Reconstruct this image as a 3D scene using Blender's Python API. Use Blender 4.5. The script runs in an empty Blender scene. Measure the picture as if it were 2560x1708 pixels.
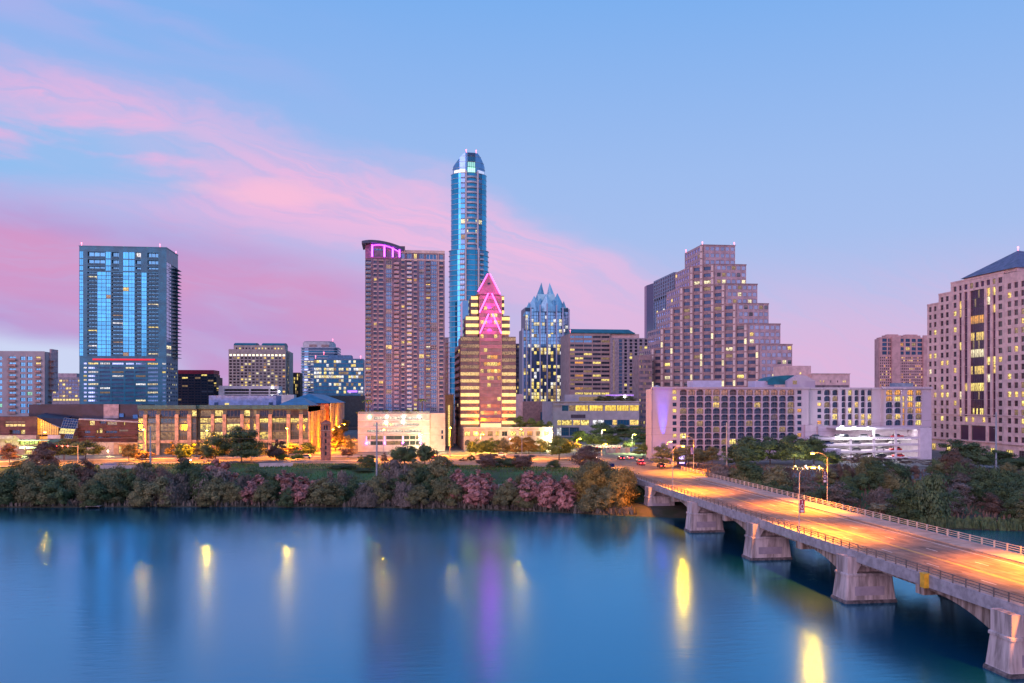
import bpy, bmesh, math, random
from mathutils import Vector, Matrix, noise
R = math.radians
SC = bpy.context.scene
COL = SC.collection
# ------------------------------------------------------------------ camera
FPX = 2241.0                    # focal length in photograph pixels (2560 wide)
HC = 30.6                       # eye height above the lake, metres
YAW = math.atan(280 / FPX)      # the view is turned a little east of the street grid
CX, HY = 1280.0, 1000.0
cs, sn = math.cos(YAW), math.sin(YAW)
cam = bpy.data.cameras.new('camera')
cam.sensor_width = 36.0
cam.lens = 36.0 * FPX / 2560
cam.shift_y = (HY - 854) / 2560
cam.clip_start, cam.clip_end = 1.0, 20000
camo = bpy.data.objects.new('camera', cam)
COL.objects.link(camo)
camo.location = (0, 0, HC)
camo.rotation_euler = (R(90), 0, -YAW)
SC.camera = camo
SC.view_settings.view_transform = 'Standard'
SC.view_settings.look = 'None'
SC.view_settings.exposure = 0.12
SC.view_settings.gamma = 1.0
SC.view_settings.use_curve_mapping = False
SC.render.engine = 'CYCLES'
SC.cycles.use_denoising = True
SC.cycles.max_bounces = 5
SC.cycles.diffuse_bounces = 2
SC.cycles.glossy_bounces = 3
SC.cycles.transmission_bounces = 3
SC.cycles.sample_clamp_indirect = 4.0
SC.cycles.caustics_reflective = False
SC.cycles.caustics_refractive = False
SC.render.film_transparent = False

# ------------------------------------------------------------------ sky
SUN_EL, SUN_AZ = R(14), R(215)     # the last soft glow comes from behind the camera, to its left
world = bpy.data.worlds.new('World')
SC.world = world
world.use_nodes = True
class NT:
    """tiny wrapper to write node trees as expressions"""
    def __init__(s, tree):
        s.t = tree; s.n = tree.nodes; s.l = tree.links
    def new(s, typ, **kw):
        nd = s.n.new(typ)
        for k, v in kw.items(): setattr(nd, k, v)
        return nd
    def put(s, sock, v):
        if isinstance(v, bpy.types.NodeSocket): s.l.new(v, sock)
        elif v is not None:
            if isinstance(v, (tuple, list)) and len(v) == 3 and sock.type == 'RGBA': v = (*v, 1)
            sock.default_value = v
    def m(s, op, a, b=0.0, c=None):
        nd = s.new('ShaderNodeMath', operation=op)
        s.put(nd.inputs[0], a); s.put(nd.inputs[1], b)
        if c is not None: s.put(nd.inputs[2], c)
        return nd.outputs[0]
    def ss(s, x, a, b, lo=0.0, hi=1.0):
        nd = s.new('ShaderNodeMapRange', interpolation_type='SMOOTHSTEP')
        s.put(nd.inputs[0], x)
        for i, v in ((1, a), (2, b), (3, lo), (4, hi)): s.put(nd.inputs[i], v)
        return nd.outputs[0]
    def mix(s, f, a, b, bt='MIX'):
        nd = s.new('ShaderNodeMix', data_type='RGBA', blend_type=bt)
        s.put(nd.inputs[0], f); s.put(nd.inputs[6], a); s.put(nd.inputs[7], b)
        return nd.outputs[2]
    def noise(s, vec, scale, detail=4, rough=0.55, dist=0.0):
        nd = s.new('ShaderNodeTexNoise')
        if vec is not None: s.put(nd.inputs['Vector'], vec)
        nd.inputs['Scale'].default_value = scale; nd.inputs['Detail'].default_value = detail
        nd.inputs['Roughness'].default_value = rough; nd.inputs['Distortion'].default_value = dist
        return nd.outputs['Fac']
    def comb(s, x, y, z=0.0):
        nd = s.new('ShaderNodeCombineXYZ')
        for i, v in enumerate((x, y, z)): s.put(nd.inputs[i], v)
        return nd.outputs[0]
    def ramp(s, f, stops):
        nd = s.new('ShaderNodeValToRGB'); cr = nd.color_ramp
        while len(cr.elements) < len(stops): cr.elements.new(0.5)
        for e, (p, c) in zip(cr.elements, stops): e.position = p; e.color = (*c, 1)
        s.put(nd.inputs[0], f)
        return nd.outputs[0]
def srgb(r, g, b):
    f = lambda v: (v / 255 / 12.92) if v <= 10 else ((v / 255 + 0.055) / 1.055) ** 2.4
    return (f(r), f(g), f(b))
def build_sky():
    w = NT(world.node_tree); w.n.clear()
    out = w.new('ShaderNodeOutputWorld'); bg = w.new('ShaderNodeBackground')
    tc = w.new('ShaderNodeTexCoord'); sep = w.new('ShaderNodeSeparateXYZ')
    w.l.new(tc.outputs['Generated'], sep.inputs[0])
    x, y, z = sep.outputs
    D = 180 / math.pi
    el = w.m('MULTIPLY', w.m('ARCSINE', z), D)
    az = w.m('MULTIPLY', w.m('ARCTAN2', x, y), D)
    # blue dusk gradient by elevation
    base = w.ramp(w.m('DIVIDE', w.m('ADD', el, 5), 95), [
        (0.0, srgb(160, 154, 205)), (0.055, srgb(188, 184, 226)), (0.10, srgb(176, 192, 236)), (0.20, srgb(156, 187, 238)),
        (0.31, srgb(122, 174, 238)), (0.6, srgb(96, 146, 222)), (1.0, srgb(80, 126, 205))])
    # slow warping of the cloud coordinates
    v0 = w.comb(w.m('MULTIPLY', az, .05), w.m('MULTIPLY', el, .09), 3.1)
    n0 = w.m('SUBTRACT', w.noise(v0, 1.6, 5, .55), .5)
    n1 = w.m('SUBTRACT', w.noise(w.comb(w.m('MULTIPLY', az, .05), w.m('MULTIPLY', el, .2), 9.7), 2.6, 5, .52, .4), .5)
    # slanted streak coordinate: d = height above the slanted edge of the cloud sheet, in degrees
    edge = w.m('ADD', w.m('ADD', 14.0, w.m('MULTIPLY', az, -.275)), w.m('MULTIPLY', w.m('MULTIPLY', az, az), -.0048))
    d = w.m('ADD', w.m('SUBTRACT', el, edge), w.m('ADD', w.m('MULTIPLY', n0, 4.6), w.m('MULTIPLY', n1, 1.5)))
    streak = w.noise(w.comb(w.m('MULTIPLY', w.m('ADD', az, w.m('MULTIPLY', el, .9)), .035), w.m('MULTIPLY', d, .15), 1.7), 2.0, 4, .48, .25)
    near = w.ss(w.m('ABSOLUTE', az), 34, 75, 1, .45)              # the sheet thins out away from this side of the sky
    # 1 upper pink band
    band = w.m('MULTIPLY', w.ss(d, 1.5, -1.3), w.ss(d, -7.5, -2.4))
    band = w.m('MULTIPLY', band, w.ss(streak, .30, .56, .18, 1))
    fine = w.noise(w.comb(w.m('MULTIPLY', w.m('ADD', az, w.m('MULTIPLY', el, .8)), .06), w.m('MULTIPLY', d, .42), 4.4), 2.4, 8, .62, .5)
    band = w.m('MULTIPLY', band, w.ss(fine, .30, .58, .45, 1))
    band = w.m('MULTIPLY', band, w.ss(az, 34, 8, .45, 1.0))
    # faint high veil above the band on the left
    veil = w.m('MULTIPLY', w.m('MULTIPLY', w.ss(d, 9, 4.5), w.ss(d, .5, 3.5)), w.m('MULTIPLY', w.ss(streak, .42, .66), w.ss(az, 2, -22)))
    # 2 lilac sheet under the band
    sheet = w.m('MULTIPLY', w.ss(d, .2, -3.4), w.ss(el, -1.5, 1.5))
    sheet = w.m('MULTIPLY', sheet, w.ss(az, 31, 16, 0, 1))
    # blue gap at the left between the band and the low cloud
    gap = w.m('MULTIPLY', w.ss(az, -4, -19), w.m('MULTIPLY', w.ss(el, 10.8, 13.0), w.ss(el, 17.6, 14.8)))
    gap = w.m('MULTIPLY', gap, w.ss(n1, .22, -.02))
    # 3 low mauve cloud mass, left
    low_edge = w.m('ADD', w.m('SUBTRACT', 9.6, w.m('MULTIPLY', w.m('ADD', az, 14), .13)), w.m('ADD', w.m('MULTIPLY', n0, 3.5), w.m('MULTIPLY', n1, 1.6)))
    low = w.m('MULTIPLY', w.ss(w.m('SUBTRACT', el, low_edge), 1.5, -1.8), w.ss(az, 12, -6))
    low = w.m('MULTIPLY', low, w.ss(az, -95, -45))
    holes = w.noise(w.comb(w.m('MULTIPLY', w.m('ADD', az, w.m('MULTIPLY', el, 1.4)), .05), w.m('MULTIPLY', w.m('ADD', el, w.m('MULTIPLY', az, .2)), .2), 12.4), 1.5, 5, .5, .3)
    low = w.m('MULTIPLY', low, w.m('MULTIPLY', w.ss(holes, .30, .50, .6, 1), w.ss(fine, .28, .6, .72, 1)))
    # 4 pale clear strip on the horizon, far left
    clear = w.m('MULTIPLY', w.ss(w.m('ADD', w.m('ADD', el, w.m('MULTIPLY', az, .12)), w.m('MULTIPLY', n1, 1.2)), 1.7, .4), w.ss(az, -11, -17))
    clear = w.m('MULTIPLY', clear, w.ss(az, -80, -45))
    # 5 bright cloudlet in the middle of the sheet
    cl_az = w.m('DIVIDE', w.m('ADD', az, 7.5), 6.2)
    cl_el = w.m('DIVIDE', w.m('SUBTRACT', w.m('ADD', el, w.m('MULTIPLY', az, .03)), 12.25), 1.05)
    cl = w.m('ADD', w.m('MULTIPLY', cl_az, cl_az), w.m('MULTIPLY', cl_el, cl_el))
    cloudlet = w.m('MULTIPLY', w.ss(w.m('ADD', cl, w.m('MULTIPLY', n1, 2.6)), 1.05, .15), .8)
    col = w.mix(w.m('MULTIPLY', veil, .42), base, srgb(196, 178, 232))
    col = w.mix(w.m('MULTIPLY', w.m('MULTIPLY', sheet, near), w.ss(streak, .25, .6, .4, .85)), col, w.mix(w.ss(az, -20, 14), srgb(180, 178, 230), srgb(202, 182, 228)))
    tint = w.ramp(w.m('DIVIDE', w.m('ADD', az, 30), 60), [(0.0, srgb(236, 178, 222)), (.5, srgb(242, 186, 224)), (1.0, srgb(222, 186, 226))])
    col = w.mix(w.m('MULTIPLY', w.m('MULTIPLY', band, near), .92), col, tint)
    col = w.mix(w.m('MULTIPLY', gap, .85), col, srgb(140, 190, 240))
    rose = w.m('MULTIPLY', w.m('MULTIPLY', w.ss(el, 10.5, 2.0), w.ss(az, 2, 16)), w.ss(az, 70, 34))
    col = w.mix(w.m('MULTIPLY', rose, w.ss(fine, .25, .6, .5, .9)), col, srgb(222, 180, 220))
    mass = w.mix(w.ss(w.noise(w.comb(w.m('MULTIPLY', az, .045), w.m('MULTIPLY', w.m('ADD', el, w.m('MULTIPLY', az, .06)), .17), 5.0), 1.1, 3, .45), .34, .66), srgb(178, 146, 210), srgb(218, 142, 192))
    mass = w.mix(w.ss(az, -4, 12), mass, srgb(190, 158, 214))
    col = w.mix(w.m('MULTIPLY', low, .80), col, mass)
    col = w.mix(w.m('MULTIPLY', cloudlet, near), col, srgb(250, 190, 218))
    col = w.mix(w.m('MULTIPLY', clear, .9), col, srgb(206, 218, 246))
    # a physical twilight sky laid under it
    ns = w.new('ShaderNodeTexSky', sky_type='NISHITA')
    ns.sun_disc = False; ns.sun_elevation = R(4); ns.sun_rotation = SUN_AZ
    phys = w.mix(1.0, ns.outputs[0], (.05, .05, .05), 'MULTIPLY')
    col = w.mix(.08, col, phys)
    w.put(bg.inputs[0], col); bg.inputs[1].default_value = 1.0
    w.l.new(bg.outputs[0], out.inputs[0])
build_sky()
sun = bpy.data.lights.new('sun', 'SUN')
sun.energy = 1.7; sun.angle = R(45); sun.color = (1.0, .55, .68)
suno = bpy.data.objects.new('sun', sun); COL.objects.link(suno)
sd = Vector((math.sin(SUN_AZ) * math.cos(SUN_EL), math.cos(SUN_AZ) * math.cos(SUN_EL), math.sin(SUN_EL)))
suno.rotation_euler = sd.to_track_quat('Z', 'Y').to_euler()

# ------------------------------------------------------------------ pixel rays -> places
def T(x): return math.tan(YAW + math.atan((x - CX) / FPX))
def Zd(x, Y): return Y / (cs - (x - CX) / FPX * sn)
def PX(x, Y): return Y * T(x)
def PH(x, y, Y): return HC - (y - HY) * Zd(x, Y) / FPX
def P(x, y, Y): return Vector((PX(x, Y), Y, PH(x, y, Y)))

# ------------------------------------------------------------------ things and parts
def tag(o, label=None, cat=None, group=None, kind=None):
    for k, v in (('label', label), ('category', cat), ('group', group), ('kind', kind)):
        if v: o[k] = v
    return o
def thing(name, loc, label, cat, group=None, rz=0):
    o = bpy.data.objects.new(name, None); COL.objects.link(o)
    o.location = loc; o.rotation_euler = (0, 0, rz); o.empty_display_size = .5
    return tag(o, label, cat, group)
WORLDPOS = {}
def origin_of(root):
    v = Vector((0, 0, 0))
    while root is not None:
        v += Vector(root.location); root = root.parent
    return v
class MB:
    def __init__(s): s.v = []; s.f = []; s.m = []
    def quad(s, a, b, c, d, mi=0):
        i = len(s.v); s.v += [tuple(a), tuple(b), tuple(c), tuple(d)]; s.f.append((i, i + 1, i + 2, i + 3)); s.m.append(mi)
    def poly(s, pts, mi=0):
        i = len(s.v); s.v += [tuple(p) for p in pts]; s.f.append(tuple(range(i, i + len(pts)))); s.m.append(mi)
    def box(s, x0, x1, y0, y1, z0, z1, mi=0):
        i = len(s.v)
        s.v += [(x, y, z) for z in (z0, z1) for x, y in ((x0, y0), (x1, y0), (x1, y1), (x0, y1))]
        for f in ((3, 2, 1, 0), (4, 5, 6, 7), (0, 1, 5, 4), (1, 2, 6, 5), (2, 3, 7, 6), (3, 0, 4, 7)):
            s.f.append(tuple(i + k for k in f)); s.m.append(mi)
    def obox(s, O, U, N, u0, u1, d0, d1, z0, z1, mi=0):
        """box on a face: U along, N outwards"""
        i = len(s.v)
        for z in (z0, z1):
            for u, dd in ((u0, d1), (u1, d1), (u1, d0), (u0, d0)):
                p = O + U * u + N * dd; s.v.append((p.x, p.y, z))
        for f in ((3, 2, 1, 0), (4, 5, 6, 7), (0, 1, 5, 4), (1, 2, 6, 5), (2, 3, 7, 6), (3, 0, 4, 7)):
            s.f.append(tuple(i + k for k in f)); s.m.append(mi)
    def prism(s, pts, z0, z1, mi=0, top=True):
        """pts counter-clockwise plan polygon; z1 may be a list"""
        n = len(pts); i = len(s.v)
        zt = z1 if isinstance(z1, (list, tuple)) else [z1] * n
        s.v += [(p[0], p[1], z0) for p in pts] + [(p[0], p[1], zt[k]) for k, p in enumerate(pts)]
        for k in range(n):
            j = (k + 1) % n; s.f.append((i + k, i + j, i + n + j, i + n + k)); s.m.append(mi)
        if top:
            s.f.append(tuple(i + n + k for k in range(n))); s.m.append(mi)
            s.f.append(tuple(i + n - 1 - k for k in range(n))); s.m.append(mi)
    def tube(s, pts, rad, n=6, mi=0, cap=True):
        pts = [Vector(p) for p in pts]; i0 = len(s.v)
        rr = rad if isinstance(rad, (list, tuple)) else [rad] * len(pts)
        for k, p in enumerate(pts):
            t = (pts[min(k + 1, len(pts) - 1)] - pts[max(k - 1, 0)]).normalized()
            a = t.orthogonal().normalized() if abs(t.z) < .99 else Vector((1, 0, 0))
            b = t.cross(a).normalized(); a = b.cross(t)
            for q in range(n):
                an = 2 * math.pi * q / n
                s.v.append(tuple(p + (a * math.cos(an) + b * math.sin(an)) * rr[k]))
        for k in range(len(pts) - 1):
            for q in range(n):
                a0 = i0 + k * n + q; a1 = i0 + k * n + (q + 1) % n
                s.f.append((a0, a1, a1 + n, a0 + n)); s.m.append(mi)
        if cap:
            s.f.append(tuple(i0 + n - 1 - q for q in range(n))); s.m.append(mi)
            e = i0 + (len(pts) - 1) * n
            s.f.append(tuple(e + q for q in range(n))); s.m.append(mi)
    def mesh(s, name, off=Vector((0, 0, 0)), smooth=False):
        me = bpy.data.meshes.new(name)
        me.from_pydata([(v[0] - off.x, v[1] - off.y, v[2] - off.z) for v in s.v], [], s.f)
        me.polygons.foreach_set('material_index', s.m)
        if smooth: me.polygons.foreach_set('use_smooth', [True] * len(s.f))
        me.update()
        return me
    def add(s, name, mats, root=None, smooth=False, **tg):
        off = origin_of(root) if root is not None else Vector((0, 0, 0))
        me = s.mesh(name, off, smooth)
        for m_ in (mats if isinstance(mats, (list, tuple)) else [mats]): me.materials.append(m_)
        o = bpy.data.objects.new(name, me); COL.objects.link(o)
        if root is not None: o.parent = root
        return tag(o, **tg)
def put(name, me, loc, root=None, mat=None, scale=None, rz=0.0, **tg):
    """one more object that shares the mesh me"""
    o = bpy.data.objects.new(name, me); COL.objects.link(o)
    if root is not None:
        o.parent = root; loc = Vector(loc) - origin_of(root)
    o.location = loc
    if rz: o.rotation_euler = (0, 0, rz)
    if scale is not None: o.scale = scale
    if mat is not None:
        o.material_slots[0].link = 'OBJECT'; o.material_slots[0].material = mat
    return tag(o, **tg) if tg else o

# ------------------------------------------------------------------ materials
MATS = {}
def mat(name, col, rough=.7, metal=0.0, var=.12, scale=.6, bump=0.0, bscale=3.0, col2=None, rnd=0.0, spec=.5, em=None, est=1.0, streak=False):
    """base colour with procedural mottling (var), optional second colour, fine bump and per-object variation"""
    if name in MATS: return MATS[name]
    m = bpy.data.materials.new(name); m.use_nodes = True
    t = NT(m.node_tree); b = t.n['Principled BSDF']
    geo = t.new('ShaderNodeNewGeometry').outputs['Position']
    if streak:
        mp = t.new('ShaderNodeMapping'); t.l.new(geo, mp.inputs[0]); mp.inputs['Scale'].default_value = (1, 1, .12); geo2 = mp.outputs[0]
    else: geo2 = geo
    n = t.noise(geo2, scale, 6, .6)
    c2 = col2 or tuple(c * (1 - 2.2 * var) for c in col)
    c1 = tuple(min(1, c * (1 + var)) for c in col)
    c = t.mix(t.ss(n, .36, .64), c2, c1)
    if rnd:
        oi = t.new('ShaderNodeObjectInfo').outputs['Random']
        c = t.mix(1.0, c, t.ramp(oi, [(0, (1 - rnd,) * 3), (1, (1 + rnd * .6,) * 3)]), 'MULTIPLY')
    t.put(b.inputs['Base Color'], c)
    b.inputs['Roughness'].default_value = rough; b.inputs['Metallic'].default_value = metal
    b.inputs['Specular IOR Level'].default_value = spec
    if bump:
        bp = t.new('ShaderNodeBump'); bp.inputs['Strength'].default_value = bump; bp.inputs['Distance'].default_value = .1
        t.l.new(t.noise(geo, bscale, 4), bp.inputs['Height']); t.l.new(bp.outputs[0], b.inputs['Normal'])
    if em:
        t.put(b.inputs['Emission Color'], em); b.inputs['Emission Strength'].default_value = est
    MATS[name] = m
    return m
def glass(name, col, rough=.06, metal=.55, rnd=.35, wob=.012):
    """dark mirror-like facade glass; each pane catches the sky a little differently"""
    if name in MATS: return MATS[name]
    m = bpy.data.materials.new(name); m.use_nodes = True
    t = NT(m.node_tree); b = t.n['Principled BSDF']
    oi = t.new('ShaderNodeObjectInfo').outputs['Random']
    geo = t.new('ShaderNodeNewGeometry').outputs['Position']
    n = t.noise(geo, .35, 3, .5)
    k = t.m('ADD', t.m('MULTIPLY', oi, rnd), t.m('MULTIPLY', n, .5))
    c = t.mix(1.0, col, t.ramp(k, [(0, (.55,) * 3), (.5, (1.0,) * 3), (1, (1.6,) * 3)]), 'MULTIPLY')
    t.put(b.inputs['Base Color'], c)
    b.inputs['Roughness'].default_value = rough; b.inputs['Metallic'].default_value = metal
    bp = t.new('ShaderNodeBump'); bp.inputs['Strength'].default_value = .25; bp.inputs['Distance'].default_value = wob
    t.l.new(t.noise(geo, .25, 2), bp.inputs['Height']); t.l.new(bp.outputs[0], b.inputs['Normal'])
    MATS[name] = m
    return m
def litmat(name, col, strength, dark=(.10, .07, .04), contrast=.5, sx=2.2, sz=1.6):
    """a lit room behind glass: blinds, ceiling light and furniture as an uneven glow"""
    if name in MATS: return MATS[name]
    m = bpy.data.materials.new(name); m.use_nodes = True
    t = NT(m.node_tree); b = t.n['Principled BSDF']
    tc = t.new('ShaderNodeTexCoord').outputs['Object']
    oi = t.new('ShaderNodeObjectInfo').outputs['Random']
    sp = t.new('ShaderNodeSeparateXYZ'); t.l.new(tc, sp.inputs[0])
    v = t.comb(t.m('MULTIPLY', sp.outputs[0], sx), t.m('MULTIPLY', oi, 91.0), t.m('MULTIPLY', sp.outputs[2], sz))
    n = t.noise(v, 2.0, 3, .6)
    top = t.ss(sp.outputs[2], -.4, .35, .65, 1.1)
    k = t.m('MULTIPLY', t.m('MULTIPLY', t.ss(n, .5 - contrast * .35, .5 + contrast * .2), top), t.m('ADD', .62, t.m('MULTIPLY', oi, .6)))
    t.put(b.inputs['Base Color'], (.05, .045, .04)); b.inputs['Roughness'].default_value = .12
    t.put(b.inputs['Emission Color'], t.mix(k, dark, col)); b.inputs['Emission Strength'].default_value = strength
    MATS[name] = m
    return m
def emis(name, col, strength, base=(.6, .6, .6)):
    if name in MATS: return MATS[name]
    m = bpy.data.materials.new(name); m.use_nodes = True
    b = m.node_tree.nodes['Principled BSDF']
    b.inputs['Base Color'].default_value = (*base, 1)
    b.inputs['Emission Color'].default_value = (*col, 1); b.inputs['Emission Strength'].default_value = strength
    MATS[name] = m
    return m
G = glass
L_WARM = litmat('lit_warm', (1.0, .66, .16), 1.45)
L_GOLD = litmat('lit_gold', (1.0, .78, .22), 1.5, (.22, .14, .03), .35)
L_PALE = litmat('lit_pale', (1.0, .86, .52), 1.4)
L_ORANGE = litmat('lit_orange', (1.0, .40, .06), 1.2)
L_WHITE = litmat('lit_white', (.95, .95, 1.0), 1.35)
L_DIM = litmat('lit_dim', (.55, .34, .16), .7)
L_GREEN = litmat('lit_green', (.2, .9, .6), .9)
WARMSET = [(L_WARM, 5), (L_PALE, 3), (L_GOLD, 3), (L_ORANGE, 1), (L_DIM, 3)]
COOLSET = [(L_WHITE, 4), (L_PALE, 4), (L_GOLD, 2), (L_DIM, 2)]
def blindmat(name, col):
    """drawn blinds or curtains behind the pane: pleats and a part-open gap"""
    m = bpy.data.materials.new(name); m.use_nodes = True
    t = NT(m.node_tree); b = t.n['Principled BSDF']
    tc = t.new('ShaderNodeTexCoord').outputs['Object']; oi = t.new('ShaderNodeObjectInfo').outputs['Random']
    sp = t.new('ShaderNodeSeparateXYZ'); t.l.new(tc, sp.inputs[0])
    gap = t.ss(t.m('SUBTRACT', sp.outputs[2], t.m('SUBTRACT', t.m('MULTIPLY', oi, 1.1), .65)), -.03, .03)
    pl = t.m('ADD', .8, t.m('MULTIPLY', t.m('SINE', t.m('MULTIPLY', sp.outputs[0], 60.0)), .2))
    t.put(b.inputs['Base Color'], t.mix(gap, (.03, .04, .06), t.mix(1.0, col, t.comb(pl, pl, pl), 'MULTIPLY')))
    b.inputs['Roughness'].default_value = .2; b.inputs['Coat Weight'].default_value = .5
    return m
BLINDS = [(blindmat('blind_grey', (.20, .20, .24)), 2), (blindmat('blind_cream', (.34, .29, .26)), 1), (blindmat('curtain_dark', (.10, .08, .10)), 2)]
def pick(rng, ws):
    r_ = rng.random() * sum(w for _, w in ws)
    for m_, w in ws:
        r_ -= w
        if r_ <= 0: return m_
    return ws[-1][0]

# ------------------------------------------------------------------ facades
class Face:
    """a vertical facade plane: O at its left end seen from outside, U to the right, N outwards"""
    def __init__(s, O, U):
        s.O = Vector((O[0], O[1], 0)); s.U = Vector((U[0], U[1], 0)).normalized(); s.N = Vector((s.U.y, -s.U.x, 0))
    def u(s, px):
        t = T(px); return (t * s.O.y - s.O.x) / (s.U.x - t * s.U.y)
    def z(s, px, py):
        return PH(px, py, (s.O + s.U * s.u(px)).y)
    def pt(s, u, z, d=0.0):
        p = s.O + s.U * u + s.N * d; return Vector((p.x, p.y, z))
    @property
    def rz(s): return math.atan2(s.U.y, s.U.x)
def south(px0, Y): return Face((PX(px0, Y), Y), (1, 0))
def side_west(x, y_far): return Face((x, y_far), (0, -1))
def side_east(x, y_near): return Face((x, y_near), (0, 1))

def wall(face, u0, u1, z0, z1, rects, mat_, root, depth=.35, name='wall', arch=0.0, mb=None, add=True):
    """a facade wall with real openings: rects = (ua, ub, za, zb); reveals go in by depth"""
    mb = mb or MB()
    eps = 1e-4
    us = sorted({round(v, 4) for r in rects for v in r[:2]} | {round(u0, 4), round(u1, 4)})
    zs = sorted({round(v, 4) for r in rects for v in r[2:4]} | {round(z0, 4), round(z1, 4)})
    ui = {v: i for i, v in enumerate(us)}; zi = {v: i for i, v in enumerate(zs)}
    hole = set()
    for r in rects:
        for i in range(ui[round(r[0], 4)], ui[round(r[1], 4)]):
            for j in range(zi[round(r[2], 4)], zi[round(r[3], 4)]): hole.add((i, j))
    for j in range(len(zs) - 1):
        i = 0
        while i < len(us) - 1:
            if (i, j) in hole or us[i] < u0 - eps or us[i + 1] > u1 + eps: i += 1; continue
            k = i
            while k + 1 < len(us) - 1 and (k + 1, j) not in hole: k += 1
            mb.quad(face.pt(us[i], zs[j]), face.pt(us[k + 1], zs[j]), face.pt(us[k + 1], zs[j + 1]), face.pt(us[i], zs[j + 1]))
            i = k + 1
    d0_ = depth
    for r_ in rects:
        a, b, c, d = r_[:4]; depth = r_[4] if len(r_) > 4 else d0_
        for p, q in (((a, c), (b, c)), ((b, c), (b, d)), ((b, d), (a, d)), ((a, d), (a, c))):
            mb.quad(face.pt(*q), face.pt(*p), face.pt(*p, -depth), face.pt(*q, -depth))
        if arch:
            ra = min((b - a) * arch, (d - c) * .8)
            for cx, sg in ((a, 1), (b, -1)):
                pts = [face.pt(cx, d, -.02)]
                for q in range(5):
                    an = math.pi / 2 * q / 4
                    pts.append(face.pt(cx + sg * ra * (1 - math.sin(an)), d - ra * (1 - math.cos(an)), -.02))
                mb.poly(pts if sg < 0 else pts[::-1])
                mb.poly([p - face.N * (depth * .6) for p in (pts[::-1] if sg < 0 else pts)])
                for q in range(1, 5):
                    e = face.N * (depth * .6)
                    mb.quad(pts[q], pts[q + 1], pts[q + 1] - e, pts[q] - e)
    if add: return mb.add(name, mat_, root)
    return mb
_UNIT = {}
def unit_window(style):
    """unit window mesh in the XZ plane facing -Y: slot 0 glass, slot 1 frame"""
    if style in _UNIT: return _UNIT[style]
    mb = MB()
    cols, rows, fw = style
    mb.box(-.5, .5, 0, .5, -.5, .5, 0)
    if fw > 0:
        y0 = -.6
        mb.box(-.5, .5, y0, 0, -.5, -.5 + fw, 1); mb.box(-.5, .5, y0, 0, .5 - fw, .5, 1)
        mb.box(-.5, -.5 + fw, y0, 0, -.5 + fw, .5 - fw, 1); mb.box(.5 - fw, .5, y0, 0, -.5 + fw, .5 - fw, 1)
        for k in range(1, cols):
            c = -.5 + k / cols; mb.box(c - fw / 2.6, c + fw / 2.6, y0 * .9, 0, -.5 + fw, .5 - fw, 1)
        for k in range(1, rows):
            c = -.5 + k / rows; mb.box(-.5 + fw, .5 - fw, y0 * .8, 0, c - fw / 2.6, c + fw / 2.6, 1)
    me = mb.mesh('window')
    me.materials.append(G('window_glass', (.05, .07, .10))); me.materials.append(mat('window_frame', (.10, .10, .11), .5))
    _UNIT[style] = me
    return me
def windows(face, rects, root, glassm, seed=1, lit=.12, litset=WARMSET, depth=.35, style=(2, 1, .06), name='window', most=300, force=None, frame=None, blind=.09):
    """a window object for each opening; those past the limit become one stuff part"""
    rng = random.Random(seed)
    me = unit_window(style)
    if frame is not None:
        key = (style, frame.name)
        if key not in _UNIT:
            me2 = me.copy(); me2.materials[1] = frame; _UNIT[key] = me2
        me = _UNIT[key]
    order = list(range(len(rects)))
    if len(rects) > most:
        order.sort(key=lambda i: -((rects[i][1] - rects[i][0]) * (rects[i][3] - rects[i][2]) + rng.random() * .01))
    big = set(order[:most])
    rest = MB(); rm = [glassm] + [m_ for m_, _ in litset]
    d0_ = depth
    for i, r_ in enumerate(rects):
        a, b, c, d = r_[:4]; depth = r_[4] if len(r_) > 4 else d0_
        m_ = glassm
        if rng.random() < lit: m_ = pick(rng, litset)
        if m_ is glassm and rng.random() < (blind if glassm.name in ('glass_dark', 'glass_bronze', 'glass_navy', 'glass_navy_blue', 'glass_slate', 'glass_plum', 'glass_loggia') else 0): m_ = pick(rng, BLINDS)
        if force and i in force: m_ = force[i]
        if i in big:
            put(name, me, face.pt((a + b) / 2, (c + d) / 2, -depth), root, m_, (b - a + .04, .14, d - c + .04), face.rz)
        else:
            rest.quad(face.pt(a, c, -depth), face.pt(b, c, -depth), face.pt(b, d, -depth), face.pt(a, d, -depth), rm.index(m_) if m_ in rm else 0)
    if rest.f: rest.add(name + '_panes', rm, root, kind='stuff')
def grid(us, zs):
    """us: list of (a,b) columns, zs: list of (c,d) rows"""
    return [(a, b, c, d) for c, d in zs for a, b in us]
def even(a, b, n, fill):
    st = (b - a) / n; g = st * (1 - fill) / 2
    return [(a + st * k + g, a + st * (k + 1) - g) for k in range(n)]

# ================================================================== the lie of the land
GZ = 8.0                                  # street level above the lake
BANK = [(-900, 380), (-400, 318), (-112, 271), (-60, 266), (-11, 259), (30, 246), (56, 233), (80, 222), (128, 199), (180, 178), (300, 140), (900, 20)]
def bank_y(x):
    for (a, b), (c, d) in zip(BANK, BANK[1:]):
        if x <= c: return b + (d - b) * (x - a) / (c - a)
    return BANK[-1][1]
def sstep(a, b, x):
    t = max(0, min(1, (x - a) / (b - a))); return t * t * (3 - 2 * t)
def ground_z(x, y):
    d = y - bank_y(x)
    if d < 0: return max(-1.5, d * .25)
    w = 48 if x < 60 else 90
    base = _gz(x, y, d, w)
    if y > 256:
        e = max(0.0, abs(x - 80) - 17) / 9.0
        base = max(base, deck_ramp(y) - .12 - 6 * e * e)
    return min(base, GZ)
def deck_ramp(y): return 7.42 + (GZ + .06 - 7.42) * sstep(262, 312, y)
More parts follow.
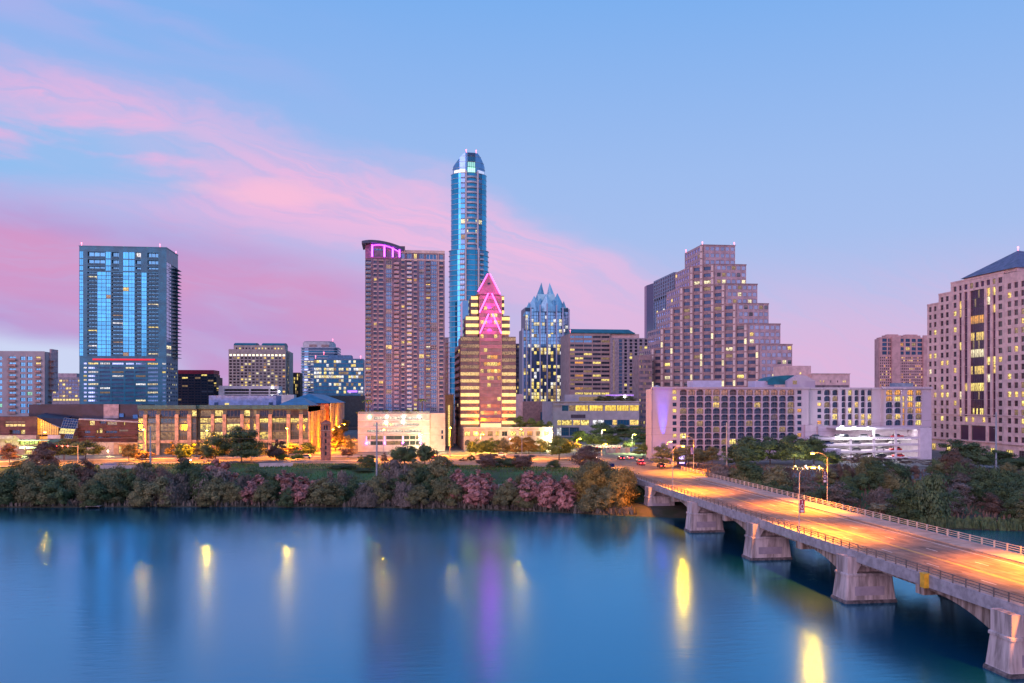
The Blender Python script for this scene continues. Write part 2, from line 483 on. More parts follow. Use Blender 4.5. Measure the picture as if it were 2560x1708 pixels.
def _gz(x, y, d, w):
    return .25 + 1.4 * sstep(0, 6, d) + (GZ - 1.65) * sstep(4, w, d) + .25 * noise.noise((x * .08, y * .08, 0)) * sstep(2, 10, d) * (1 - sstep(w - 12, w, d))
M_GRASS = mat('park_grass', (.05, .13, .03), .9, var=.3, scale=.12, bump=.4, bscale=2.5, col2=(.05, .075, .03))
M_BANK = mat('bank_soil', (.055, .05, .035), .95, var=.3, scale=.25, bump=.6, bscale=1.5, col2=(.035, .045, .02))
M_PAVE = mat('city_paving', (.20, .19, .18), .85, var=.15, scale=.2, bump=.1)
M_ASPH = mat('asphalt', (.16, .15, .14), .8, var=.14, scale=.35, bump=.1, bscale=6)
M_CONC = mat('concrete', (.42, .40, .39), .8, var=.14, scale=.5, bump=.12, bscale=4)
M_LINEW = mat('road_paint_white', (.75, .74, .7), .6, var=.08)
M_LINEY = mat('road_paint_yellow', (.70, .50, .08), .6, var=.08)

def build_ground():
    xs = [-900, -600, -420, -320, -260] + [-220 + 6 * k for k in range(92)] + [350, 420, 520, 700, 900]
    mb = MB(); rows = []
    offs = [-14, -6, -3, -1, 0, 1, 2, 4, 6, 9, 12, 16, 21, 27, 34, 42, 52, 64, 78, 95, 120, 160]
    for x in xs:
        by = bank_y(x); row = []
        for o_ in offs:
            wob = 1.6 * noise.noise((x * .11, 5.0, 0)) + .8 * noise.noise((x * .35, 2.0, 0))
            yy = by + o_ + (wob if abs(o_) < 5 else 0)
            row.append((x, yy, ground_z(x, yy if abs(o_) >= 5 else by + o_)))
        row.append((x, max(by + 200, 560), GZ)); row.append((x, 9000, GZ))
        rows.append(row)
    nv = len(rows[0])
    for r_ in rows: mb.v += r_
    for i in range(len(rows) - 1):
        for j in range(nv - 1):
            a = i * nv + j; mb.f.append((a, a + nv, a + nv + 1, a + 1))
            d = offs[j] if j < len(offs) else 999
            mb.m.append(0 if d < 14 else 1 if d < 62 else 2)
    o = mb.add('ground', [M_BANK, M_GRASS, M_PAVE], smooth=True, kind='structure')
    far = MB()
    for sx in (-1, 1):
        far.quad((sx * 900, -20 if sx > 0 else 380, GZ - .05), (sx * 9000, 300, GZ - .05), (sx * 9000, 9000, GZ - .05), (sx * 900, 9000, GZ - .05))
    far.add('ground_plain', M_PAVE, kind='structure')
build_ground()

def build_water():
    m = bpy.data.materials.new('lake_water'); m.use_nodes = True
    t = NT(m.node_tree); b = t.n['Principled BSDF']
    geo = t.new('ShaderNodeNewGeometry').outputs['Position']
    def wave(sx, sy, sc, det):
        mp = t.new('ShaderNodeMapping'); t.l.new(geo, mp.inputs[0]); mp.inputs['Scale'].default_value = (sx, sy, 1)
        return t.noise(mp.outputs[0], sc, det, .55)
    big = wave(.012, .02, 1.0, 3)
    t.n.remove(b)
    out = [n_ for n_ in t.n if n_.type == 'OUTPUT_MATERIAL'][0]
    df = t.new('ShaderNodeBsdfDiffuse'); t.put(df.inputs[0], t.mix(big, (0.0, .055, .13), (0.0, .09, .17)))
    gl = t.new('ShaderNodeBsdfGlossy'); gl.inputs[0].default_value = (.32, .76, 1.0, 1)
    t.put(gl.inputs['Roughness'], t.ss(wave(.006, .012, 1.0, 2), .35, .65, .15, .22))
    fr = t.new('ShaderNodeFresnel'); fr.inputs[0].default_value = 1.7
    mx = t.new('ShaderNodeMixShader'); t.put(mx.inputs[0], t.m('MINIMUM', t.m('ADD', t.m('MULTIPLY', fr.outputs[0], 1.5), .10), 1.0))
    t.l.new(df.outputs[0], mx.inputs[1]); t.l.new(gl.outputs[0], mx.inputs[2]); t.l.new(mx.outputs[0], out.inputs[0])
    h = t.m('ADD', t.m('MULTIPLY', wave(.25, .8, 1.0, 3), .6), t.m('MULTIPLY', wave(.9, 2.6, 1.0, 2), .14))
    bp = t.new('ShaderNodeBump'); bp.inputs['Strength'].default_value = .22; bp.inputs['Distance'].default_value = .2
    t.l.new(h, bp.inputs['Height']); t.l.new(bp.outputs[0], gl.inputs['Normal'])
    mb = MB()
    mb.quad((-9000, -3000, 0), (9000, -3000, 0), (9000, 420, 0), (-9000, 420, 0))
    mb.add('water', m, kind='structure')
build_water()

# roads ----------------------------------------------------------------
def cc_y(x): return 350 - .2 * max(0, -60 - x)           # centre line of the riverside street
def ribbon(pts, w0, w1, z, mb, mi=0):
    for (xa, ya), (xb, yb) in zip(pts, pts[1:]):
        mb.quad((xa, ya + w0, z), (xb, yb + w0, z), (xb, yb + w1, z), (xa, ya + w1, z), mi)
CCX = [-420, -300, -200, -150, -110, -85, -60, -30, 0, 30, 60, 64]
CCP = [(x, cc_y(x)) for x in CCX]
road = MB()
ribbon(CCP, -11, 11, GZ + .06, road); ribbon([(96, 350), (330, 350)], -11, 11, GZ + .06, road)
road.quad((64, 339, GZ + .06), (96, 339, GZ + .06), (96, 361, GZ + .06), (64, 361, GZ + .06))
for k in range(12):
    ya, yb = 262.3 + 76.7 * k / 12, 262.3 + 76.7 * (k + 1) / 12
    road.quad((69, ya, deck_ramp(ya) + .02), (91.3, ya, deck_ramp(ya) + .02), (91.3, yb, deck_ramp(yb) + .02), (69, yb, deck_ramp(yb) + .02))
road.quad((69, 361, GZ + .06), (91.3, 361, GZ + .06), (91.3, 1200, GZ + .06), (69, 1200, GZ + .06))
road.quad((-32, 361, GZ + .06), (-17, 361, GZ + .06), (-17, 1100, GZ + .06), (-32, 1100, GZ + .06))
roado = road.add('road', M_ASPH, kind='structure')
kb = MB()
for y in (-11.35, 11.05):
    for (xa, ya), (xb, yb) in zip(CCP, CCP[1:]):
        kb.prism([(xa, ya + y), (xb, yb + y), (xb, yb + y + .3), (xa, ya + y + .3)], GZ, GZ + .16)
kb.add('kerb', M_CONC, roado)
def lane_lines(pts, off, mi, dash=None, name='lane_line'):
    mb = MB()
    if dash is None: ribbon(pts, off - .09, off + .09, GZ + .075, mb)
    else:
        for (xa, ya), (xb, yb) in zip(pts, pts[1:]):
            L = abs(xb - xa); n = int(L // 9)
            for k in range(n):
                f0, f1 = k / n, (k + .35) / n
                pa = (xa + (xb - xa) * f0, ya + (yb - ya) * f0); pb = (xa + (xb - xa) * f1, ya + (yb - ya) * f1)
                ribbon([pa, pb], off - .08, off + .08, GZ + .075, mb)
    mb.add(name, mi, roado, kind='stuff' if dash else None)
lane_lines(CCP, -.2, M_LINEY); lane_lines(CCP, .2, M_LINEY)
lane_lines(CCP, -5, M_LINEW, 1); lane_lines(CCP, 5, M_LINEW, 1)
pv = MB(); ribbon(CCP, -15.5, -11.4, GZ + .12, pv); ribbon(CCP, 11.4, 17, GZ + .12, pv)
pv.add('pavement', M_CONC, kind='structure')
pt = MB()
PTH = [(-190, 308), (-150, 300), (-110, 293), (-70, 289), (-30, 284), (0, 278), (25, 270), (45, 262)]
for (xa, ya), (xb, yb) in zip(PTH, PTH[1:]):
    q = [(xa, ya), (xb, yb), (xb, yb + 3), (xa, ya + 3)]
    pt.poly([(x, y, ground_z(x, y) + .12) for x, y in q])
pt.add('path', mat('path_gravel', (.34, .30, .28), .9, var=.1), kind='structure')

# ================================================================== the bridge
BX0, BX1, HB = 68.3, 92.0, 7.4
BY0, BY1 = 20.0, 262.0
def deckmat():
    m = mat('bridge_deck', (.30, .205, .145), .7, var=.14, scale=.3, bump=.08, bscale=5)
    t = NT(m.node_tree); b = t.n['Principled BSDF']; src = b.inputs['Base Color'].links[0].from_socket
    geo = t.new('ShaderNodeNewGeometry').outputs['Position']; mp = t.new('ShaderNodeMapping'); t.l.new(geo, mp.inputs[0]); mp.inputs['Scale'].default_value = (1.1, .012, 1)
    tracks = t.noise(mp.outputs[0], 1.3, 4, .6)                    # worn wheel tracks along the lanes
    c = t.mix(t.ss(tracks, .40, .60), t.mix(1.0, src, (.76, .74, .72), 'MULTIPLY'), src)
    patch = t.new('ShaderNodeTexVoronoi'); mp2 = t.new('ShaderNodeMapping'); t.l.new(geo, mp2.inputs[0]); mp2.inputs['Scale'].default_value = (.28, .07, 1); t.l.new(mp2.outputs[0], patch.inputs['Vector'])
    sp = t.new('ShaderNodeSeparateXYZ'); t.l.new(patch.outputs['Color'], sp.inputs[0])
    c = t.mix(t.ss(sp.outputs[0], .80, .84), c, t.mix(1.0, c, (.70, .70, .72), 'MULTIPLY'))
    t.put(b.inputs['Base Color'], c); return m
M_DECK = deckmat()
M_FASC = mat('bridge_fascia', (.36, .36, .40), .75, var=.12, scale=.8, bump=.1)
M_GIRD = mat('bridge_girder', (.34, .28, .25), .85, var=.35, scale=1.1, bump=.2, col2=(.14, .10, .08), streak=True)
M_PIER = mat('bridge_pier', (.48, .43, .44), .85, var=.2, scale=.9, bump=.25, bscale=2.0, col2=(.24, .21, .21), streak=True)
M_RAILD = mat('rail_dark', (.16, .13, .12), .5, var=.1)
M_RAILL = mat('rail_lamplit', (.55, .48, .42), .6, var=.1)  # far rails painted pale, as the lamps light them
bridge = thing('bridge', (BX0, BY1, 0), 'long concrete road bridge on flared piers crossing the lake under orange lamps', 'bridge')
def build_bridge():
    b = MB(); b.box(BX0 + .5, BX1 - .5, BY0, BY1, HB - .55, HB - .02); b.add('deck_slab', M_DECK, bridge)
    b = MB(); b.box(BX0 + 1.75, BX1 - 4.6, BY0, BY1 + .3, HB - .015, HB + .02); b.add('carriageway', M_DECK, bridge)
    b = MB(); b.box(BX0 + .5, BX0 + 1.7, BY0, BY1, HB - .01, HB + .2); b.add('sidewalk', mat('sidewalk_concrete', (.44, .36, .30), .8, var=.1, scale=.5, bump=.1), bridge)
    b = MB(); b.box(BX1 - 4.6, BX1 - .5, BY0, BY1, HB - .012, HB + .2); b.add('sidewalk', mat('sidewalk_concrete', (.44, .36, .30), .8), bridge)
    piers = [238.5, 202.0, 166.0, 129.5, 93.0, 56.5]
    joints = [262.0] + [(a + c) / 2 for a, c in zip(piers, piers[1:])] + [38.0]
    ys = sorted(joints + [BY0])
    for x0, x1 in ((BX0, BX0 + .5), (BX1 - .5, BX1)):
        for a, c in zip(ys, ys[1:]):
            b = MB(); b.box(x0, x1, a + .06, c - .06, HB - 1.25, HB + .28); b.add('fascia_panel', M_FASC, bridge)
    # girders: haunched towards each pier on its north side, slim on the south side
    for py in piers:
        for gx0, gx1 in ((BX0 + .7, BX0 + 1.3), (BX0 + 4.2, BX0 + 4.8), (BX1 - 4.8, BX1 - 4.2), (BX1 - 1.3, BX1 - .7)):
            b = MB(); n = 12; L = 17.5
            prof = []
            for k in range(n + 1):
                f = k / n; y = py + 1.9 + L * f
                prof.append((y, HB - 1.7 - 3.3 * (1 - f) ** 2.4))
            for (ya, za), (yb, zb) in zip(prof, prof[1:]):
                i = len(b.v)
                b.v += [(x, y, z) for x in (gx0, gx1) for y, z in ((ya, za), (yb, zb), (yb, HB - .56), (ya, HB - .56))]
                for f_ in ((0, 1, 2, 3), (7, 6, 5, 4), (0, 4, 5, 1)): b.f.append(tuple(i + q for q in f_)); b.m.append(0)
            b.box(gx0, gx1, py - 17.5, py - 1.9, HB - 1.7, HB - .56)
            b.add('girder', M_GIRD, bridge)
    for y in joints[1:-1]:
        for xa, xb in ((BX0 + .05, BX0 + 3), (BX1 - 3, BX1 - .05)):
            b = MB(); b.box(xa, xb, y - .9, y + .9, HB - 2.5, HB - 1.26); b.add('hinge_block', M_GIRD, bridge)
    def pier(x0, x1, py):
        pr = bpy.data.objects.new('pier', None); COL.objects.link(pr); pr.parent = bridge
        pr.location = Vector((x0, py, 0)) - bridge.location
        # tapered shaft with rounded corners
        def ring(z, gx, gy):
            pts = []; r_ = .35
            for cx, cy, a0 in ((x1 + gx - r_, py + 1.9 + gy - r_, 0), (x0 - gx + r_, py + 1.9 + gy - r_, 90), (x0 - gx + r_, py - 1.9 - gy + r_, 180), (x1 + gx - r_, py - 1.9 - gy + r_, 270)):
                for q in range(4): pts.append((cx + r_ * math.cos(R(a0 + 30 * q)), cy + r_ * math.sin(R(a0 + 30 * q)), z))
            return pts
        def loft(levels, name, m_):
            b = MB(); rings = [ring(*l) for l in levels]; n = len(rings[0])
            for r_ in rings: b.v += r_
            for k in range(len(rings) - 1):
                for q in range(n):
                    a = k * n + q; c = k * n + (q + 1) % n
                    b.f.append((a, c, c + n, a + n)); b.m.append(0)
            b.f.append(tuple((len(rings) - 1) * n + q for q in range(n))); b.m.append(0)
            b.add(name, m_, pr)
        loft([(-2, .78, .5), (.25, .72, .45), (.5, .6, .4)], 'footing', mat('wet_concrete', (.13, .12, .13), .5, var=.25, scale=1.5))
        loft([(.5, .55, .35), (.6, .5, .3), (4.0, .12, .05)], 'shaft', M_PIER)
        for sy in (-1, 1):
            b = MB(); yy = py + sy * 2.12; b.box(x0 + 1.0, x1 - 1.4, min(yy, yy + sy * .04), max(yy, yy + sy * .04), 1.1, 2.5); b.add('painted_patch', mat('grey_overpaint', (.34, .31, .38), .8, var=.06), pr)
        loft([(4.0, .26, .2), (4.3, .26, .2), (4.42, .1, .05)], 'string_course', M_PIER)
        # upper bent: two uprights and a transverse arch
        b = MB()
        b.box(x0, x0 + 1.5, py - 1.8, py + 1.8, 4.4, HB - .56); b.box(x1 - 1.0, x1, py - 1.8, py + 1.8, 4.4, HB - .56)
        w = x1 - x0 - 2.5; n = 10
        for k in range(n):
            xa = x0 + 1.5 + w * k / n; xb = x0 + 1.5 + w * (k + 1) / n
            za = 4.5 + 1.75 * math.sin(math.pi * k / n) ** .6 if 0 < k < n else 4.5
            zb = 4.5 + 1.75 * math.sin(math.pi * (k + 1) / n) ** .6 if 0 < k + 1 < n else 4.5
            i = len(b.v)
            b.v += [(x, y, z) for y in (py - 1.75, py + 1.75) for x, z in ((xa, za), (xb, zb), (xb, HB - .56), (xa, HB - .56))]
            for f_ in ((0, 1, 2, 3), (7, 6, 5, 4), (0, 4, 5, 1)): b.f.append(tuple(i + q for q in f_)); b.m.append(0)
        b.box(x0 + 1.5, x1 - 1.0, py - .4, py + 1.6, 4.42, HB - .6)
        b.add('upper_bent', M_PIER, pr)
    for py in piers:
        pier(66.9, 74.0, py); pier(84.6, 91.4, py)
    # abutment with wing wall at the far bank
    b = MB(); b.box(BX0 + .3, BX1 - .3, 257.5, 262.2, -1, HB - .6); b.box(BX0 - 3.4, BX0 + .25, 259.5, 262.4, -1, HB + .1)
    b.box(BX0 - 5.8, BX0 + 6, 243, 258, -2, 1.7)
    b.add('abutment', M_PIER, bridge)
    b = MB(); b.box(BX0 - .35, BX0 + .45, 261.6, 262.6, HB - .7, HB + 1.7); b.add('end_post', M_PIER, bridge)
    for y in joints[1:-1] + piers:
        b = MB(); b.box(BX0 + 1.8, BX1 - 4.65, y - .16, y + .16, HB + .012, HB + .024); b.add('expansion_joint', M_RAILD, bridge)
    y = BY0 + 7
    while y < BY1 - 10:
        for x in (BX0 + 1.95, BX1 - 4.8):
            b = MB(); b.box(x - .14, x + .14, y, y + .7, HB + .012, HB + .027); b.add('drain_grate', M_RAILD, bridge)
        y += 14.5
    # lane lines on the deck
    for x, m_, dash in ((BX0 + 2.3, M_LINEW, None), (BX0 + 5.9, M_LINEW, 1), (BX0 + 9.4, M_LINEY, None), (BX0 + 9.8, M_LINEY, None), (BX0 + 13.3, M_LINEW, 1), (BX0 + 17.6, M_LINEW, None)):
        if dash is None:
            b = MB(); b.box(x - .08, x + .08, BY0, BY1 - .5, HB + .021, HB + .026); b.add('lane_line', m_, bridge)
        else:
            y = BY0
            while y < BY1 - 4:
                b = MB(); b.box(x - .08, x + .08, y, y + 3, HB + .021, HB + .026); b.add('lane_dash', m_, bridge); y += 12
build_bridge()
def railing(x, y0, y1, z, step, m_, label, post_w, name='bridge_railing'):
    root = thing(name, (x, y0, z), label, 'railing')
    b = MB(); b.box(-post_w, post_w, -.09, .09, 0, 1.12)
    pm = b.mesh('post'); pm.materials.append(m_)
    n = int((y1 - y0) / step)
    for k in range(n + 1): put('post', pm, (x, y0 + k * step, z), root)
    for h in (.36, .68, 1.04):
        b = MB(); b.box(x - .05, x + .05, y0, y0 + n * step, z + h - .045, z + h + .045); b.add('rail', m_, root)
railing(BX0 + .3, 42, 261, HB + .28, 2.6, M_RAILD, 'dark three-bar railing along the near west edge of the bridge', .05)
railing(BX1 - .3, 42, 286, HB + .28, 3.0, M_RAILL, 'lamplit pale three-bar railing along the far east edge of the bridge', .12)
b = MB(); b.box(BX0 - .65, BX0 - .01, 109.0, 110.0, HB - 1.3, HB + .5); b.box(BX0 - .7, BX0 + .1, 108.9, 110.1, HB + .5, HB + .6)
tag(b.add('utility_box', mat('yellow_paint', (.75, .45, .03), .5)), 'yellow metal box fixed to the outside of the bridge edge', 'utility box')
# solar panel sign at the bridge end
sp = thing('solar_panel', P(1530, 1181, 266), 'small tilted solar panel on a post beside the far end of the bridge', 'solar panel')
b = MB(); q = Vector(sp.location); b.tube([q, q + Vector((0, 0, 2.0))], .07); b.box(q.x - .9, q.x - .4, q.y - .2, q.y + .2, q.z + 1.1, q.z + 1.7); b.add('post', M_RAILD, sp)
b = MB(); n_ = Vector((.25, -.75, .6)).normalized(); u_ = Vector((1, .2, -.05)).normalized(); v_ = n_.cross(u_)
c_ = q + Vector((0, 0, 2.2))
pts = [c_ + u_ * a + v_ * e for a, e in ((-.8, -.6), (.8, -.6), (.8, .6), (-.8, .6))]
b.poly(pts); b.poly([p - n_ * .06 for p in pts[::-1]]); b.add('panel', G('panel_glass', (.03, .03, .10)), sp)

# ================================================================== the city, west half
def zm(x0, y0, s):
    return (lambda v: x0 + v / s), (lambda v: y0 + v / s)
def cols(face, spans, fx=lambda v: v):
    return [(face.u(fx(a)), face.u(fx(b))) for a, b in spans]
def building(name, x, y, label, cat='building', group=None):
    return thing(name, (x, y, GZ), label, cat, group)
def body(root, x0, x1, y0, y1, z0, z1, m_, name='wall'):
    b = MB(); b.box(x0, x1, y0, y1, z0, z1); return b.add(name, m_, root)
def beacon(root, p, r_=.3):
    b = MB(); b.tube([p, (p[0], p[1], p[2] + 1.4)], .12); b.tube([(p[0], p[1], p[2] + 1.4), (p[0], p[1], p[2] + 2.2)], r_)
    b.add('beacon', emis('beacon_red', (1, .12, .2), 5), root)
def y_at(x, px): return x / T(px)
GL_BLUE = G('glass_blue', (.035, .29, .50), .07, .7)
GL_TEAL = G('glass_teal', (.05, .24, .40), .08, .6)
GL_SKY = G('glass_sky', (.30, .52, .80), .06, .8)
GL_DARK = G('glass_dark', (.05, .07, .11), .08, .5)
GL_NAVY = G('glass_navy', (.05, .10, .20), .08, .55)
GL_BRONZE = G('glass_bronze', (.14, .09, .10), .08, .5)
GL_SMOKE = G('glass_smoke', (.10, .15, .16), .1, .5)
L_OFFICE = litmat('lit_office', (1.0, .74, .16), 1.35, (.10, .09, .05), .25, 1.6, 2.6)
M_TEAL = mat('teal_panel', (.006, .17, .27), .35, .1, var=.12, scale=.2)
M_GREYC = mat('grey_concrete', (.36, .36, .40), .8, var=.05, scale=.3, bump=.05)
M_WHITEC = mat('white_concrete', (.62, .60, .62), .75, var=.07, scale=.3, bump=.05)
M_BEIGE = mat('beige_stone', (.52, .42, .36), .8, var=.1, scale=.35, bump=.08)
M_BRICK = mat('red_brick', (.36, .14, .10), .85, var=.16, scale=.5, bump=.1)
M_DKROOF = mat('dark_roof', (.05, .05, .07), .7, var=.2, scale=.3)
M_TEALROOF = mat('teal_roof', (.012, .15, .20), .5, var=.12, scale=.3)
M_BLUEROOF = mat('blue_roof', (.03, .20, .36), .5, var=.12, scale=.3)

def blue_tower():
    fx, fy = zm(0, 600, 2.306); Y = 560
    x0, x1 = PX(198, Y), PX(416, Y); y2 = y_at(x1, 445)
    root = building('glass_tower', x0, Y, 'wide blue glass tower with a red light strip above its lower floors', 'tower')
    f = south(198, Y); W = x1 - x0
    zt = f.z(300, 618); zm_ = f.z(300, 893)
    zf = lambda v: f.z(300, fy(v))
    nfl = 22; z_a, z_b = zf(670), zf(185); st = (z_b - z_a) / nfl - 0
    rows = [(z_a + st * .52 * 0 + st * k * (nfl / nfl) , z_a + st * (k + 1)) for k in range(nfl)]
    st = (z_b - z_a) / nfl
    tops = [(zf(180), zf(152)), (zf(150), zf(112)), (zf(110), zf(68))]
    glass_c = cols(f, [(458, 479), (560, 611), (613, 638), (709, 741), (743, 776), (815, 845)], fx)
    balc_c = cols(f, [(503, 558), (643, 707), (780, 812), (849, 912)], fx)
    rects_g, rects_b = [], []
    for k in range(nfl):
        za, zb = z_a + st * k, z_a + st * (k + 1)
        rects_g += [(a, b, za + .12, zb - .10, .1) for a, b in glass_c]
        rects_b += [(a, b, za + .15, zb - .35, 1.6) for a, b in balc_c]
    for za, zb in tops:
        rects_g += [(a, b, za + .12, zb - .1, .1) for a, b in [glass_c[0]] + glass_c[3:5] + [cols(f, [(609, 638)], fx)[0]]]
        rects_b += [(a, b, za + .3, zb - .3, 1.6) for a, b in cols(f, [(505, 605), (645, 685), (782, 812), (850, 912)], fx)]
    wall(f, 0, W, zm_, zt, rects_g + rects_b, M_TEAL, root)
    windows(f, rects_g, root, GL_BLUE, 3, .02, COOLSET, style=(2, 1, .03))
    windows(f, rects_b, root, GL_TEAL, 5, .05, COOLSET, style=(3, 1, .05), name='balcony_door')
    bb = MB(); sl = bpy.data.meshes
    for a, b, c, d, e in rects_b:
        m2 = MB(); m2.obox(f.O, f.U, f.N, a + .05, b - .05, -1.5, .25, c - .12, c + .06); m2.obox(f.O, f.U, f.N, a + .05, b - .05, .18, .22, c + .06, c + 1.05)
        m2.add('balcony', mat('balcony_slab', (.05, .16, .22), .6), root)
    # lower floors
    zb0 = f.z(300, 1040)
    rows = [(zf(v + 5), zf(v - 5)) for v in (713, 738, 762, 785, 808, 832, 855, 880, 903, 926)]
    cl = cols(f, [(480, 499), (506, 566), (574, 634), (644, 712), (722, 771), (780, 839), (848, 910), (934, 954)], fx)
    rl = grid(cl, rows)
    f2 = Face((x0, Y + .25), (1, 0))
    wall(f2, 0, W, zb0, zm_, rl, M_TEAL, root, .4)
    windows(f2, rl, root, GL_SKY, 8, .2, COOLSET, .4, style=(6, 1, .04))
    b = MB(); b.obox(f.O, f.U, f.N, f.u(232), f.u(388), 0, .5, f.z(300, 901), f.z(300, 897)); b.add('light_strip', emis('strip_red', (1, .01, .03), .75, (.3, .02, .03)), root)
    body(root, x0, x1 - .6, Y + 2.2, y2, GZ, zt - .3, M_TEAL)
    # east side: pale glass strip, then balconies
    e = side_east(x1, Y); D = y2 - Y
    rg, rb = [], []
    for k in range(nfl + 3):
        za = z_a + st * k; zb = min(za + st, zt - .5)
        if zb - za < 1: continue
        rg += [(.6, D * .42, za + .1, zb - .1, .1)]
        rb += [(D * .46, D - .5, za + .3, zb - .4, 1.2)]
    wall(e, 0, D, zm_, zt, rg + rb, M_TEAL, root)
    windows(e, rg, root, GL_SKY, 9, .02, COOLSET, style=(3, 1, .03)); windows(e, rb, root, GL_TEAL, 10, .15, COOLSET, style=(2, 1, .05))
    for a, b, c, d, dd in rb:
        m2 = MB(); m2.obox(e.O, e.U, e.N, a + 2, b + .4, -1, 2.2, c - .3, c - .05); m2.add('balcony', mat('balcony_slab', (.05, .16, .22), .6), root)
    rl = [(2 + i * 4.3, 4.2 + i * 4.3, c, d) for c, d in rows for i in range(6)]
    wall(e, 0, D, zb0, zm_, rl, mat('grey_panel', (.22, .26, .32), .6), root, .3, mb=None)
    windows(e, rl, root, GL_NAVY, 12, .18, COOLSET, .3, style=(1, 1, .05))
    # parapet
    b = MB(); b.box(x0 - .2, x1 + .2, Y - .2, Y + .9, zt, zt + .5); b.box(x1 - .9, x1 + .2, Y + .9, y2, zt, zt + .5); b.add('parapet', M_TEAL, root)
    for q in ((x0 + 1, Y + 1), (x1 - 4, Y + 1), (x1 - 1, y2 - 1)): beacon(root, (q[0], q[1], zt + .3))
blue_tower()

def left_condo():
    fx, fy = zm(0, 600, 2.306); Y = 470
    f = south(-60, Y); x0, x1 = PX(-60, Y), PX(fx(258), Y); zt = f.z(60, 878); zb = f.z(60, 1050)
    root = building('condo_block', x0, Y, 'grey concrete condominium with columns of teal windows at the left edge', 'building')
    zf = lambda v: f.z(60, fy(v))
    rows = [(zf(v + 21), zf(v)) for v in (672, 706, 740, 774, 808, 842, 876, 910, 944, 978)]
    spans = [(-80, -40), (-30, 12), (50, 92), (117, 146), (156, 186), (206, 234)]
    rects = grid(cols(f, spans, fx), rows)
    wall(f, 0, x1 - x0, zb, zt, rects, M_GREYC, root, .5)
    windows(f, rects, root, GL_TEAL, 21, .08, [(L_GOLD, 3), (L_ORANGE, 1), (L_GREEN, 1), (L_PALE, 1)], .5, (2, 2, .05))
    body(root, x0, x1, Y + .75, y_at(x1, fx(300)), GZ, zt - .2, M_GREYC)
    for c, d in rows:
        for sp_ in ((46, 95), (202, 237)):
            b = MB(); ua, ub = cols(f, [sp_], fx)[0]; b.obox(f.O, f.U, f.N, ua, ub, 0, 1.3, c - .25, c - .05); b.obox(f.O, f.U, f.N, ua, ub, 1.22, 1.3, c - .05, c + .9); b.add('balcony', mat('pink_balcony', (.40, .27, .26), .7), root)
        b = MB(); b.box(x1 + .05, x1 + 3.0, y_at(x1, fx(300)) - 5, y_at(x1, fx(300)) - .5, c - .2, c + .05); b.add('balcony', mat('pink_balcony', (.4, .27, .26), .7), root)
    b = MB(); b.box(x1 + .05, x1 + .9, Y + 6, Y + 15, zt - 20, f.z(110, 871)); b.add('stair_tower', mat('mauve_panel', (.50, .40, .44), .7), root)
left_condo()

def small_left():
    fx, fy = zm(0, 600, 2.306); Y = 610
    f = south(fx(300), Y); x0, x1 = PX(fx(300), Y), PX(fx(470), Y); zt = f.z(165, fy(792)); zb = f.z(165, 1030)
    root = building('office_block', x0, Y, 'low glass office block glowing yellow between the grey condominium and the blue tower', 'building')
    rows = [(f.z(165, fy(v + 12)), f.z(165, fy(v))) for v in (806, 828, 850, 872, 894, 916)]
    rects = grid(even(.5, x1 - x0 - .5, 9, .86), rows)
    wall(f, 0, x1 - x0, zb, zt, rects, mat('pale_frame', (.34, .32, .36), .7), root, .3)
    windows(f, rects, root, GL_NAVY, 31, .35, [(L_GOLD, 3), (L_PALE, 1), (L_DIM, 2)], .3, force={i: L_GOLD for i in range(45, 54)})
    body(root, x0, x1, Y + .6, Y + 20, GZ, zt - .3, M_GREYC)
    body(root, PX(fx(322), Y), PX(fx(428), Y), Y + 4, Y + 14, zt - .3, f.z(165, fy(786)) + 2, mat('mauve_panel', (.5, .4, .44), .7), 'plant_room')
small_left()

def dark_step():
    fx, fy = zm(0, 600, 2.306); Y = 640
    f = south(fx(1010), Y); x0 = PX(fx(1010), Y)
    root = building('dark_office_block', x0, Y, 'dark glass office block with a red roof band right of the blue tower', 'building')
    M = mat('plum_panel', (.05, .035, .05), .5)
    zt = f.z(490, fy(772)); zb = f.z(490, 1030); n = 14
    for (a, b_, top, yy) in ((1010, 1232, 772, Y), (1233, 1247, 790, Y + 1.5), (1248, 1262, 850, Y + 3)):
        g = Face((PX(fx(a), yy), yy), (1, 0)); w = PX(fx(b_), yy) - PX(fx(a), yy); z1 = g.z(490, fy(top))
        rows = even(zb, z1, n if top < 800 else 12, .55); us = even(0, w, max(1, int(w / 4.2)), .9)
        rects = grid(us, rows)
        wall(g, 0, w, zb, z1, rects, M, root, .25)
        windows(g, rects, root, GL_DARK, 41, .10, [(L_DIM, 4), (L_GOLD, 1)], .25, (2, 1, .04), most=220)
        body(root, PX(fx(a), yy), PX(fx(b_), yy), yy + .5, yy + 22, GZ, z1 - .2, M)
    body(root, x0, PX(fx(1232), Y), Y - .1, Y + 20, zt, f.z(490, fy(750)), mat('red_band', (.42, .03, .06), .5), 'roof_band')
dark_step()

